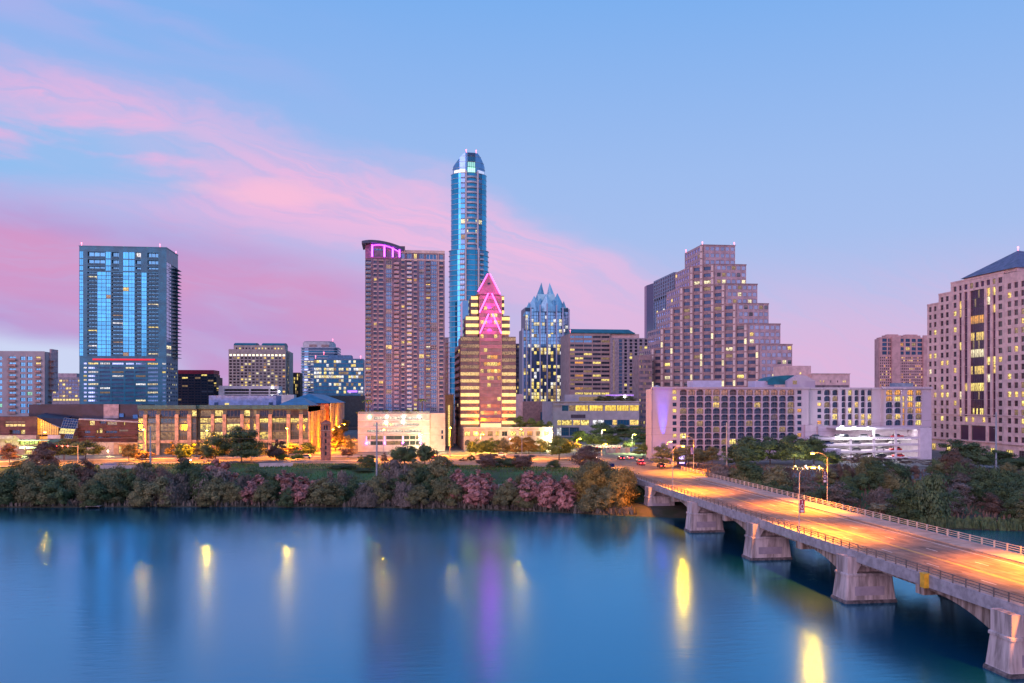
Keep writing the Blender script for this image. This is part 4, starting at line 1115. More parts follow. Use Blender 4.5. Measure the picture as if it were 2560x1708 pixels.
def brick_tower():
    fx, fy = zm(860, 560, 2.45); Y = 415
    f = south(fx(130), Y); x0, x1 = PX(fx(130), Y), PX(fx(617), Y); W = x1 - x0; zf = lambda v: f.z(1010, fy(v))
    root = building('brick_tower', x0, Y, 'tall mauve brick apartment tower with a violet lit arched crown at its top left', 'tower')
    n = 34; za, zb = zf(1150), zf(222); st = (zb - za) / n
    C = [(133, 165), (182, 200), (214, 240), (257, 292), (306, 337), (352, 370), (385, 415), (428, 446), (460, 490), (502, 528), (532, 568), (585, 607)]
    us = cols(f, C, fx); rects = []; kinds = []
    for k in range(n):
        z0 = za + st * k
        for i, (a, b_) in enumerate(us):
            if i in (3, 8, 10): rects.append((a, b_, z0 + .12, z0 + st - .25, .15))
            elif i in (0, 4, 6, 9): rects.append((a, b_, z0 + .2, z0 + st - .4, 1.1))
            else: rects.append((a, b_, z0 + st * .30, z0 + st * .82, .3))
            kinds.append(i)
    top_l = [(us[i][0], us[i][1], zf(212), zf(180), .3) for i in (5, 6, 7, 8)] + [(us[9][0], us[10][1], zf(214), zf(182), .3), (us[11][0], us[11][1], zf(214), zf(182), .3)]
    wall(f, 0, W, zf(1165), zf(165), rects + top_l, M_MAUVEBR, root, .3)
    def sub(sel): return [r for r, k in zip(rects, kinds) if k in sel]
    windows(f, sub((3, 8, 10)), root, GL_NAVYB, 3, .05, WARMSET, style=(3, 2, .05), frame=FRW)
    windows(f, sub((0, 4, 6, 9)), root, GL_NAVYB, 4, .10, WARMSET, style=(2, 1, .06), name='balcony_door', frame=FRW, most=140)
    windows(f, sub((1, 2, 5, 7, 11)), root, GL_NAVY, 5, .05, WARMSET, style=(2, 1, .07), most=180)
    windows(f, top_l, root, GL_NAVYB, 6, .1, WARMSET, style=(3, 1, .06), frame=FRW)
    # white lintel panels and balcony slabs
    lb = MB()
    for k in range(n):
        z0 = za + st * k
        for i in (1, 2, 5, 7, 11): lb.obox(f.O, f.U, f.N, us[i][0] - .1, us[i][1] + .1, -.05, .08, z0 + st * .83, z0 + st * .99)
    lb.add('lintel', M_PALEST, root, kind='stuff')
    for i, m_ in ((4, mat('rose_balcony', (.42, .32, .38), .7)), (6, FRW), (0, mat('steel_rail', (.20, .24, .30), .5)), (9, mat('steel_rail', (.2, .24, .3), .5))):
        for k in range(n):
            if (k * 4 + i) % 1: continue
            z0 = za + st * k; b = MB(); a, c = us[i]
            b.obox(f.O, f.U, f.N, a + .03, c - .03, -1.0, .45, z0 + .02, z0 + .18)
            b.obox(f.O, f.U, f.N, a + .03, c - .03, .40, .45, z0 + .18, z0 + (1.15 if i == 4 else .95))
            b.add('balcony', m_, root)
    for a in (174, 248, 343, 378, 452, 577):
        b = MB(); u = f.u(fx(a)); b.obox(f.O, f.U, f.N, u - .16, u + .16, 0, .14, zf(1165), zf(168)); b.add('pilaster', M_MAUVEBR if a != 577 else M_PALEST, root)
    body(root, x0, x1, Y + 1.4, Y + 26, GZ, zf(167), M_MAUVEBR)
    # pale upper storeys on the right side
    f1 = Face((x0, Y - .12), (1, 0)); b = MB()
    b.obox(f1.O, f1.U, f1.N, f.u(fx(350)), W, 0, .1, zf(178), zf(160)); b.obox(f.O, f.U, f.N, f.u(fx(350)), W, .0, .16, zf(222), zf(215)); b.add('pale_cornice', M_PALEST, root, kind='stuff')
    body(root, PX(fx(372), Y), x1 - .4, Y + 3, Y + 20, zf(167), zf(153), mat('teal_screen', (.10, .22, .26), .6), 'plant_screen')
    # arched crown
    cu0, cu1 = f.u(fx(130)), f.u(fx(345))
    rc = [(f.u(fx(a)), f.u(fx(b_)), zf(204), zf(v), .5) for a, b_, v in ((182, 240, 138), (256, 292, 142), (306, 336, 152))]
    fc = Face((x0, Y - .3), (1, 0)); wall(fc, cu0, cu1, zf(214), zf(150), [(a, b_, c, min(d, zf(152)), e) for a, b_, c, d, e in rc], mat('violet_wall', (.30, .12, .30), .7), root)
    windows(fc, [(a, b_, c, min(d, zf(152)), e) for a, b_, c, d, e in rc], root, GL_NAVYB, 7, 0, style=(3, 2, .05), frame=FRW)
    def arc(v0, v1, y0, y1, name, m_, a0, a1):
        b = MB(); n_ = 12; pts = []
        for k in range(n_ + 1):
            t = k / n_; a = a0 + (a1 - a0) * t
            s_ = 118 + 44 * ((t - .22) / .78) ** 2 if t > .22 else 118 + 8 * ((.22 - t) / .22) ** 2
            pts.append((PX(fx(a), Y), zf(s_ + v0), zf(s_ + v1)))
        for (xa, la, ha), (xb, lb_, hb) in zip(pts, pts[1:]):
            i = len(b.v); b.v += [(x, y, z) for y in (y0, y1) for x, z in ((xa, la), (xb, lb_), (xb, hb), (xa, ha))]
            for q in ((0, 1, 2, 3), (7, 6, 5, 4), (0, 4, 5, 1), (3, 2, 6, 7), (0, 3, 7, 4), (1, 5, 6, 2)): b.f.append(tuple(i + w for w in q)); b.m.append(0)
        b.add(name, m_, root)
    arc(8, -9, Y - 3.2, Y + 14, 'arched_roof', mat('navy_metal', (.04, .06, .12), .4), 110, 366)
    arc(34, 8, Y - .2, Y + 8, 'crown_wall', mat('violet_wall', (.30, .12, .30), .7), 132, 345)
    arc(17, 12, Y - .75, Y - .35, 'neon_strip', NEON_V, 170, 343)
    for a, v in ((173, 132), (248, 136), (299, 148), (340, 156)):
        b = MB(); u = f.u(fx(a)); b.obox(f.O, f.U, f.N, u - .35, u + .35, .35, .75, zf(205), zf(v)); b.add('neon_post', NEON_V, root)
    body(root, PX(fx(318), Y), PX(fx(374), Y), Y + 5, Y + 14, zf(167), zf(125), mat('plum_screen', (.16, .10, .14), .7), 'plant_room')
    # podium with garage decks
    Y2 = 396; p = building('podium_garage', PX(fx(85), Y2), Y2, 'pale podium garage with lit decks at the foot of the mauve brick tower', 'garage')
    g = south(fx(85), Y2); zz = lambda v: g.z(985, fy(v)); gu = lambda a: g.u(fx(a))
    ro = [(gu(185), gu(262), zz(1198), zz(1181), 2.2), (gu(275), gu(362), zz(1198), zz(1181), 2.2), (gu(372), gu(478), zz(1198), zz(1181), 2.2),
          (gu(180), gu(262), zz(1236), zz(1222), 2.2), (gu(275), gu(360), zz(1236), zz(1222), 2.2), (gu(372), gu(458), zz(1236), zz(1222), 2.2),
          (gu(140), gu(250), zz(1276), zz(1261), 2.2), (gu(262), gu(360), zz(1276), zz(1261), 2.2), (gu(372), gu(472), zz(1276), zz(1261), 2.2)]
    rw = [(gu(a), gu(b_), zz(d), zz(c), .3) for c, d in ((1297, 1320), (1330, 1354)) for a, b_ in ((136, 160), (164, 200), (204, 238), (258, 355), (368, 400), (404, 436), (440, 476))]
    WG = gu(525)
    wall(g, 0, WG, GZ, zz(1163), ro + rw, M_PALEST, p, .3)
    DECK = litmat('deck_light', (1, .93, .72), 1.1, (.16, .15, .14), .6, 3, 1.4)
    windows(g, ro, p, GL_DARK, 3, 0, style=(5, 1, .02), name='deck_opening', force={i: DECK for i in range(9)})
    windows(g, rw, p, GL_SMOKE, 4, .4, [(L_DIM, 2), (L_WHITE, 1)], style=(2, 1, .05))
    b = MB(); b.box(g.O.x, g.O.x + WG, Y2 + 2.8, Y + 1, GZ, zz(1166)); b.add('wall', M_PALEST, p)
    for v in (1200, 1242, 1280): 
        b = MB(); b.obox(g.O, g.U, g.N, 0, WG, 0, .25, zz(v + 6), zz(v)); b.add('ledge', M_WHITEC, p)
    bx = body(p, g.O.x + WG, PX(fx(620), Y2), Y2 + .6, Y - .6, GZ, zz(1160), mat('tan_precast', (.55, .42, .40), .8, var=.08, scale=.3))
    for v in (1265, 1298):
        b = MB(); b.box(PX(fx(596), Y2), PX(fx(608), Y2), Y2 + .45, Y2 + .65, zz(v + 22), zz(v)); b.add('window', GL_NAVY, p)
    for a, v, c in ((157, 1188, 'lamp_green'), (262, 1188, 'lamp_warm'), (365, 1188, 'lamp_warm'), (462, 1188, 'lamp_warm'), (258, 1225, 'lamp_warm'), (362, 1222, 'lamp_warm')):
        q = g.pt(gu(a), zz(v), .5); b = MB(); b.tube([q, q + Vector((0, 0, .9))], .55)
        b.add('lamp', emis(c, (.1, 1, .5) if 'green' in c else (1, .9, .7), 9), p)
    for a in (138, 248, 361, 470):
        q = g.pt(gu(a), zz(1348), .4); b = MB(); b.tube([q, q + Vector((0, 0, .8))], .4); b.add('lamp', emis('lamp_violet', (.75, .1, 1), 8), p)
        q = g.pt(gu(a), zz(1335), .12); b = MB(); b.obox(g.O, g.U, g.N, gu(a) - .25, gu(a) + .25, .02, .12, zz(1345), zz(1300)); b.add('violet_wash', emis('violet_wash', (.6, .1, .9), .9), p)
    b = MB(); b.box(g.O.x, g.O.x + WG, Y2 + .1, Y2 + .2, zz(1163), zz(1163) + 1.0); b.add('terrace_rail', mat('steel_rail', (.2, .24, .3), .5), p)
GL_NAVYB = G('glass_navy_blue', (.12, .28, .50), .07, .65)
brick_tower()

def sliver():
    fx, fy = zm(860, 560, 2.45); Y = 480
    f = south(fx(612), Y); x0, x1 = PX(fx(612), Y), PX(fx(641), Y); zf = lambda v: f.z(1115, fy(v))
    root = building('slim_block', x0, Y, 'sliver of a pink balconied block between the brick tower and the tall round tower', 'building')
    rows = [(zf(v + 12), zf(v)) for v in range(715, 1020, 26)]
    rects = [(1.2, x1 - x0 - 1.2, c, d, .6) for c, d in rows]
    wall(f, 0, x1 - x0, GZ, zf(695), rects, M_PINKST, root); windows(f, rects, root, GL_DARK, 8, .4, WARMSET, style=(2, 1, .06))
    for c, d in rows:
        b = MB(); b.obox(f.O, f.U, f.N, .6, x1 - x0 + .3, 0, .9, c - .3, c - .05); b.add('balcony', M_WHITEC, root)
    body(root, x0, x1, Y + 1, Y + 14, GZ, zf(697), M_PINKST)
    r2 = building('beige_annex', PX(fx(625), 440), 440, 'tall narrow beige annex wall lit yellow beside the pyramid topped tower', 'building')
    body(r2, PX(fx(622), 440), PX(fx(672), 440), 440, 462, GZ, PH(1125, fy(1048), 440), M_BEIGE)
    b = MB(); b.box(PX(fx(640), 440), PX(fx(646), 440), 439.6, 440, GZ, PH(1125, fy(1110), 440)); b.add('lit_slot', L_GOLD, r2)
    b = MB(); b.box(PX(fx(622), 440) - .2, PX(fx(672), 440) + .2, 439.7, 462, PH(1125, fy(1050), 440), PH(1125, fy(1044), 440)); b.add('coping', M_PALEST, r2)
sliver()

def round_tower():
    fx, fy = zm(1060, 340, 3.9214); Y = 640
    xc = PX(fx(439), Y + 14); zf = lambda v: PH(1172, fy(v), Y)
    root = building('round_tower', xc, Y, 'tallest slender oval glass tower with balcony bays and a green lit crown', 'tower')
    k_ = Zd(1172, Y + 14) / FPX / 3.9214
    TW = R(8)
    def ring(a, n=40, flat=None):
        bq = a * .82; pts = []
        for q in range(n):
            an = 2 * math.pi * q / n
            x, y = a * math.cos(an), bq * math.sin(an)
            pts.append((xc + x * math.cos(TW) - y * math.sin(TW), Y + 14 + x * math.sin(TW) + y * math.cos(TW)))
        return pts
    def onring(a, th):
        an = R(270 + th); x, y = a * math.cos(an), a * .82 * math.sin(an)
        return Vector((xc + x * math.cos(TW) - y * math.sin(TW), Y + 14 + x * math.sin(TW) + y * math.cos(TW), 0))
    aU, aL = 175 * k_, 192 * k_
    SLAB = mat('tower_slab', (.36, .44, .52), .5, var=.05); PIER = mat('tower_pier', (.55, .55, .60), .6, var=.05)
    vs = [345 + 50.6 * i for i in range(48)]
    for i, v in enumerate(vs):
        if fy(v) > 1010: break
        up = v < 1100; a = aU if up else aL
        z1, z0 = zf(v), zf(v + 50.6)
        b = MB(); b.prism(ring(a), z0, z1 - .35); b.add('glass_band', GL_TOWER, root)
        b = MB(); b.prism(ring(a + (.12 if up else .45)), z1 - .35, z1); b.add('floor_slab', SLAB, root)
        def bay(t0, t1, d0, name, m_, h0=.0, h1=.38, style=(3, 1, .05)):
            p, q = onring(a, t0), onring(a, t1); U = (q - p).normalized(); N = Vector((U.y, -U.x, 0)); L = (q - p).length
            c = (p + q) / 2 + N * d0
            put(name, unit_window(style), (c.x, c.y, (z0 + z1) / 2 - .2), root, m_, (L, .3, (z1 - z0) - .6), math.atan2(U.y, U.x))
            return p, q, U, N, L
        rng = random.Random(i * 7 + 2)
        lit = {9: L_PALE, 11: L_PALE, 13: L_DIM}.get(i)
        lo = lambda: pick(rng, [(L_WARM, 1), (L_PALE, 2), (L_DIM, 1)])
        p, q, U, N, L = bay(-17, 17, .2, 'window', lit or (lo() if rng.random() < .05 else GL_NAVYB if up else GL_BLUE), style=(5, 1, .035))
        if up:
            b = MB(); O = p
            for s_ in range(6):
                t = s_ / 6; t2 = (s_ + 1) / 6; e0, e1 = 1.4 * math.sin(math.pi * t) + .5, 1.4 * math.sin(math.pi * t2) + .5
                w0, w1 = p + (q - p) * t, p + (q - p) * t2
                b.prism([w0 + N * e0, w1 + N * e1, w1, w0], z0 - .12, z0 + .22)
                b.prism([w0 + N * e0, w1 + N * e1, w1 + N * (e1 - .06), w0 + N * (e0 - .06)], z0 + .22, z0 + 1.15)
            b.add('balcony', PIER if i % 2 else SLAB, root)
        for t0, t1 in ((-36, -22), (22, 36)):
            bay(t0, t1, .2, 'window', L_PALE if i == 9 else (lo() if rng.random() < .07 else (GL_NAVYB if rng.random() < .5 else GL_BLUE)), style=(2, 1, .05))
            if not up:
                p, q = onring(a, t0), onring(a, t1); U = (q - p).normalized(); N = Vector((U.y, -U.x, 0)); b = MB()
                b.prism([p + N * 1.3, q + N * 1.3, q, p], z0 - .05, z0 + .25); b.prism([p + N * 1.3, q + N * 1.3, q + N * 1.24, p + N * 1.24], z0 + .25, z0 + 1.1); b.add('balcony', PIER, root)
    for th in (-19.5, 19.5):
        for a, v0, v1 in ((aU, 1105, 330), (aL, 2600, 1090)):
            p = onring(a, th); b = MB(); b.box(p.x - .55, p.x + .55, p.y - 1.0, p.y + .8, max(GZ, zf(v0)), zf(v1)); b.add('pier', PIER, root)
    # crown: glass drum cut by slanting planes
    ac = 158 * k_
    def crown_z(x): 
        u = (x - xc) / ac; v = 145 if -.3 < u < .48 else (145 + 125 * ((-.3 - u) / .7) ** 1.1 if u < 0 else 145 + 125 * ((u - .48) / .52) ** 1.3)
        return zf(v)
    pts = ring(ac, 48)
    b = MB(); b.prism(pts, zf(350), [crown_z(p[0]) for p in pts]); b.add('crown', G('glass_crown', (.20, .42, .72), .08, .7), root)
    for v in (180, 235, 290):
        b = MB(); rg = ring(ac + .08, 48)
        for p, q in zip(rg, rg[1:] + rg[:1]):
            if max(crown_z(p[0]), crown_z(q[0])) > zf(v) + .4 and p[1] < Y + 16: b.tube([(p[0], p[1], zf(v)), (q[0], q[1], zf(v))], .14, 4)
        b.add('crown_rail', SLAB, root)
    pc, qc = onring(ac, -19), onring(ac, 17); U = (qc - pc).normalized(); N = Vector((U.y, -U.x, 0))
    for j, (v0, v1, m_) in enumerate(((340, 292, emis('crown_green', (.25, 1, .62), 1.5)), (288, 238, emis('crown_teal', (.05, .62, .42), .8)), (232, 182, GL_TEAL), (178, 150, GL_NAVY))):
        c = (pc + qc) / 2 + N * .6
        put('crown_pane', unit_window((4, 1, .03)), (c.x, c.y, (zf(v0) + zf(v1)) / 2), root, m_, ((qc - pc).length * .78, .3, zf(v1) - zf(v0)), math.atan2(U.y, U.x))
    for t0, t1, m_ in ((-75, -22, emis('crown_band', (1, .9, .62), 1.1)), (22, 62, emis('crown_band_pale', (.7, .75, 1), .8))):
        b = MB(); n_ = 8
        for q in range(n_):
            p0, p1 = onring(ac + .15, t0 + (t1 - t0) * q / n_ + .8), onring(ac + .15, t0 + (t1 - t0) * (q + 1) / n_ - .8)
            b.quad((p0.x, p0.y, zf(348)), (p1.x, p1.y, zf(348)), (p1.x, p1.y, zf(312)), (p0.x, p0.y, zf(312)))
        b.add('lit_band', m_, root)
    for th in (-19, 17): p = onring(ac, th); beacon(root, (p.x, p.y, zf(146)))
GL_TOWER = G('glass_tower', (.05, .38, .60), .06, .75)
round_tower()

def pyramid_tower():
    fx, fy = zm(860, 560, 2.45); Y = 425
    f = south(fx(715), Y); zf = lambda v: f.z(1221, fy(v)); X = lambda a: PX(fx(a), Y)
    root = building('pyramid_tower', X(885), Y, 'rose granite office tower with pink neon chevrons and a pyramid top', 'tower')
    GLOW = [litmat('floor_glow', (1, .72, .26), 1.6, (.85, .5, .14), .2, 1, 1), litmat('floor_glow_mid', (1, .64, .24), 1.1, (.5, .3, .12), .3, 1, 1), litmat('floor_glow_low', (.9, .52, .26), .5, (.15, .09, .07), .4, 1, 1)]  # spandrel floodlighting put in as glowing bands
    xW = X(715); yb = y_at(xW, fx(680)); CX0, CX1 = X(828), X(965)
    SPAN = mat('rose_spandrel', (.42, .25, .24), .5, var=.1, scale=.3)
    pitch = 42.6; tiers = [(715, 828, 690, 1240, Y), (965, 1052, 690, 1240, Y), (748, 826, 560, 690, Y + 1.6), (960, 1017, 560, 690, Y + 1.6), (782, 824, 435, 560, Y + 3.2), (957, 985, 435, 560, Y + 3.2)]
    levels = [1217 - pitch * k for k in range(19)]
    for a, b_, top, bot, yy in tiers:
        g = Face((PX(fx(a), Y), yy), (1, 0)); W = PX(fx(b_), Y) - g.O.x
        z0, z1 = zf(bot), zf(top)
        body(root, g.O.x + .3, g.O.x + W - .3, yy + .5, yy + 24, z0 if bot < 1200 else GZ, z1, SPAN)
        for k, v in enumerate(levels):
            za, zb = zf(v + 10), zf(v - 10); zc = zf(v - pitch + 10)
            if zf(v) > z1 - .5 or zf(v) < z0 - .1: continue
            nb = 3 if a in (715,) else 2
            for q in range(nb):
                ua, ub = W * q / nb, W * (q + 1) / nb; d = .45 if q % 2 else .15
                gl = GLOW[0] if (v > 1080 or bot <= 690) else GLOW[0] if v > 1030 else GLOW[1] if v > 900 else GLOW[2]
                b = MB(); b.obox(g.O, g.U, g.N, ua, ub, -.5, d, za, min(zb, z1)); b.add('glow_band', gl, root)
                if zc > zb and zb < z1:
                    zt = min(zc, z1)
                    put('window', unit_window((6, 1, .03)), g.pt((ua + ub) / 2, (zb + zt) / 2, d - .5), root, GL_ROSE, (ub - ua, .6, zt - zb), 0)
    # centre bay with its gable
    fc = Face((CX0, Y - 1.4), (1, 0)); Wc = CX1 - CX0
    rc = []; kk = []
    for k, v in enumerate(levels):
        if v - pitch + 12 < 430: break
        rc.append((.5, Wc - .5, zf(v - 6), zf(v - pitch + 14), .3)); kk.append(k)
    wall(fc, 0, Wc, GZ, zf(440), rc, M_ROSE2, root)
    rng = random.Random(5); rr = []; force = {}
    for (a, b_, c, d, e), k in zip(rc, kk):
        for q in range(6):
            s0 = a + (b_ - a) * q / 6; rr.append((s0 + .02, s0 + (b_ - a) / 6 - .02, c, d, .3))
            p = .15 if k < 3 else .75 if k in (4, 5, 6) and q == 2 else .55 if k in (7, 8, 9) else .08
            if k == 14 and q > 3 or k == 15 and q in (3, 4) or k == 16 and q < 2: p = .9
            if rng.random() < p: force[len(rr) - 1] = pick(rng, [(L_WARM, 3), (L_ORANGE, 1), (L_GOLD, 1)])
    windows(fc, rr, root, GL_ROSE, 6, 0, style=(1, 1, .03), force=force, depth=.3)
    b = MB(); b.box(CX0 + .1, CX1 - .1, Y - .9, Y + 20, GZ, zf(442)); b.add('wall', M_ROSE2, root)
    # pyramid roof
    z0, za = zf(435), zf(300); w = Wc * .52; xm = X(888); y0, y1 = Y - 1.6, Y + 20
    tw = 1.0
    b = MB(); c = [(xm - w, y0, z0), (xm + w, y0, z0), (xm + w, y1, z0), (xm - w, y1, z0)]; t = [(xm - tw, Y + 2.6, za), (xm + tw, Y + 2.6, za), (xm + tw, Y + 8, za), (xm - tw, Y + 8, za)]
    for i in range(4): j = (i + 1) % 4; b.quad(c[i], c[j], t[j], t[i])
    b.poly(t); b.poly(c[::-1]); b.add('roof', M_ROSE2, root)
    b = MB(); b.box(X(880), X(896), Y + .4, Y + 1.6, zf(385), zf(360)); b.add('roof_vent', GL_DARK, root)
    # neon tubes
    def line(a0, v0, a1, v1, y0_, y1_):
        b = MB(); b.tube([Vector((X(a0), y0_, zf(v0))), Vector((X(a1), y1_, zf(v1)))], .30, 6); b.add('neon_tube', NEON_P, root)
    line(883, 303, 819, 418, Y + 2.2, Y - 2.0); line(897, 303, 954, 432, Y + 2.2, Y - 2.2)
    line(882, 428, 828, 545, Y - 1.9, Y - 1.9); line(903, 428, 958, 545, Y - 1.9, Y - 1.9)
    line(884, 553, 830, 672, Y - 1.9, Y - 1.9); line(908, 553, 962, 672, Y - 1.9, Y - 1.9)
    for px_, pv, e_ in ((889, 415, 1000), (893, 500, 1100), (895, 590, 1200), (895, 655, 900)):  # added point lights that strengthen the neon wash on the gable
        l_ = bpy.data.lights.new('neon_fill', 'POINT'); l_.energy = e_; l_.color = (1, .02, .78); l_.shadow_soft_size = 1.2
        o_ = bpy.data.objects.new('neon_fill_light', l_); COL.objects.link(o_); o_.parent = root; o_.location = Vector((X(px_), Y - 5.2, zf(pv))) - root.location
    # west flank, stepping back into the distance
    for a, top, dx, ya, yb_ in ((715, 735, 0, Y + 6, yb), (748, 580, 0, Y + 8, Y + 19), (782, 450, 0, Y + 10, Y + 16)):
        xx = X(a) - .02; e = side_west(xx - .15, yb_); D = yb_ - ya
        rects = grid(even(.4, D - .4, 4, .9), [(zf(v - 9), zf(v - pitch + 12)) for v in levels if v - pitch > top and v <= 1230])
        wall(e, 0, D, max(GZ, zf(1240) if a == 715 else zf(690 if a == 748 else 560)), zf(top), rects, M_ROSE2, root, .15); windows(e, [r for r in rects], root, GL_SMOKE, a, .06, WARMSET, .15, (1, 1, .04))
        body(root, xx, xx + 12, ya, yb_, GZ, zf(top + 4), M_ROSE2)
    b = MB(); b.box(X(736), X(783), Y + 12, Y + 24, zf(690), zf(455)); b.add('blue_glass_flank', GL_SKY, root)
    # podium
    gx, gy = zm(860, 1020, 2.9375); Yp = 400
    p = building('podium_arcade', PX(gx(880), Yp), Yp, 'long low stone podium with square lit windows below the neon pyramid tower', 'building')
    g = south(gx(880), Yp); gu = lambda a: g.u(gx(a)); zz = lambda v: g.z(1270, gy(v)); Wp = gu(1528)
    rects = [(gu(a), gu(b_), zz(206), zz(172), .6) for a, b_ in ((885, 928), (948, 990), (1010, 1033), (1056, 1092), (1114, 1140), (1160, 1200), (1222, 1265), (1285, 1325), (1345, 1385), (1408, 1440), (1470, 1510))]
    low = [(gu(a), gu(b_), zz(330), zz(285), .6) for a, b_ in ((892, 950), (1060, 1100), (1120, 1160), (1180, 1220), (1240, 1280), (1300, 1340), (1360, 1400))]
    arc = [(gu(886), gu(930), zz(272), zz(228), .8)]
    wall(g, 0, Wp, GZ, zz(150), rects + low, M_ROSEP, p)
    windows(g, rects, p, GL_DARK, 3, .9, [(L_WARM, 3), (L_GOLD, 2), (L_DIM, 2)], .6, (2, 1, .05)); windows(g, low, p, GL_DARK, 4, .8, [(L_WARM, 2), (L_PALE, 1)], .6, (2, 1, .05), force={0: L_PALE})
    b = MB(); cx = gu(908); w = gu(930) - gu(886); pts = [g.pt(cx + w / 2 * math.cos(R(t)), zz(256) + w / 2 * math.sin(R(t)) * 1.1, .03) for t in range(0, 181, 20)]
    b.poly([g.pt(cx - w / 2, zz(272), .03), g.pt(cx + w / 2, zz(272), .03)] + pts); b.add('arched_opening', mat('tower_dark', (.03, .035, .05), .6), p)
    yb2 = y_at(g.O.x, gx(805)); e = side_west(g.O.x, yb2); D = yb2 - Yp
    re = grid(even(1, D - 1, 6, .45), [(zz(206), zz(172)), (zz(300), zz(225))])
    wall(e, 0, D, GZ, zz(150), re, M_ROSEP, p, .5); windows(e, re, p, GL_DARK, 5, .3, WARMSET, .5, (1, 1, .05))
    body(p, g.O.x + .8, g.O.x + Wp, Yp + .9, Y - 1.6, GZ, zz(152), M_ROSEP)
    b = MB(); b.box(g.O.x - .3, g.O.x + Wp, Yp - .3, Yp + .8, zz(150), zz(142)); b.add('cornice', M_PALEST, p)
    L = litmat('lobby_glow', (1, .8, .35), 1.6, (.3, .15, .05), .6, 8, 2)
    b = MB(); b.box(X(835), X(960), Y - 1.75, Y - 1.45, zf(1250), zf(1222)); b.add('lobby_window', L, root)
    b = MB(); b.box(X(745), X(825), Y - .5, Y - .1, zf(1250), zf(1234)); b.box(X(968), X(1048), Y - .5, Y - .1, zf(1250), zf(1234)); b.add('lobby_window', L_DIM, root, kind='stuff')
M_ROSE2 = mat('rose_granite_dark', (.40, .20, .21), .55, var=.12, scale=.3, bump=.05)
M_ROSEP = mat('rose_podium', (.42, .32, .31), .8, var=.1, scale=.4, bump=.08)
GL_ROSE = G('glass_rose', (.46, .25, .22), .15, .5)
pyramid_tower()

def dark_slab():
    Y = 900; fx, fy = zm(1280, 600, 2.8); f = south(fx(26), Y); x0, x1 = PX(fx(24), Y), PX(fx(80), Y); zf = lambda v: f.z(1298, fy(v))
    root = building('dark_slab', x0, Y, 'dark narrow slab block squeezed between the pyramid tower and the spiked crown tower', 'building')
    M = mat('slate_panel', (.06, .06, .09), .5)
    rects = grid(even(.3, x1 - x0 - .3, 6, .8), [(zf(v + 17), zf(v)) for v in range(740, 1090, 26)])
    wall(f, 0, x1 - x0, GZ, zf(726), rects, M, root, .4); windows(f, rects, root, GL_DARK, 9, .2, COOLSET, .4, (1, 1, .05)); body(root, x0, x1, Y + .8, Y + 20, GZ, zf(728), M)
dark_slab()

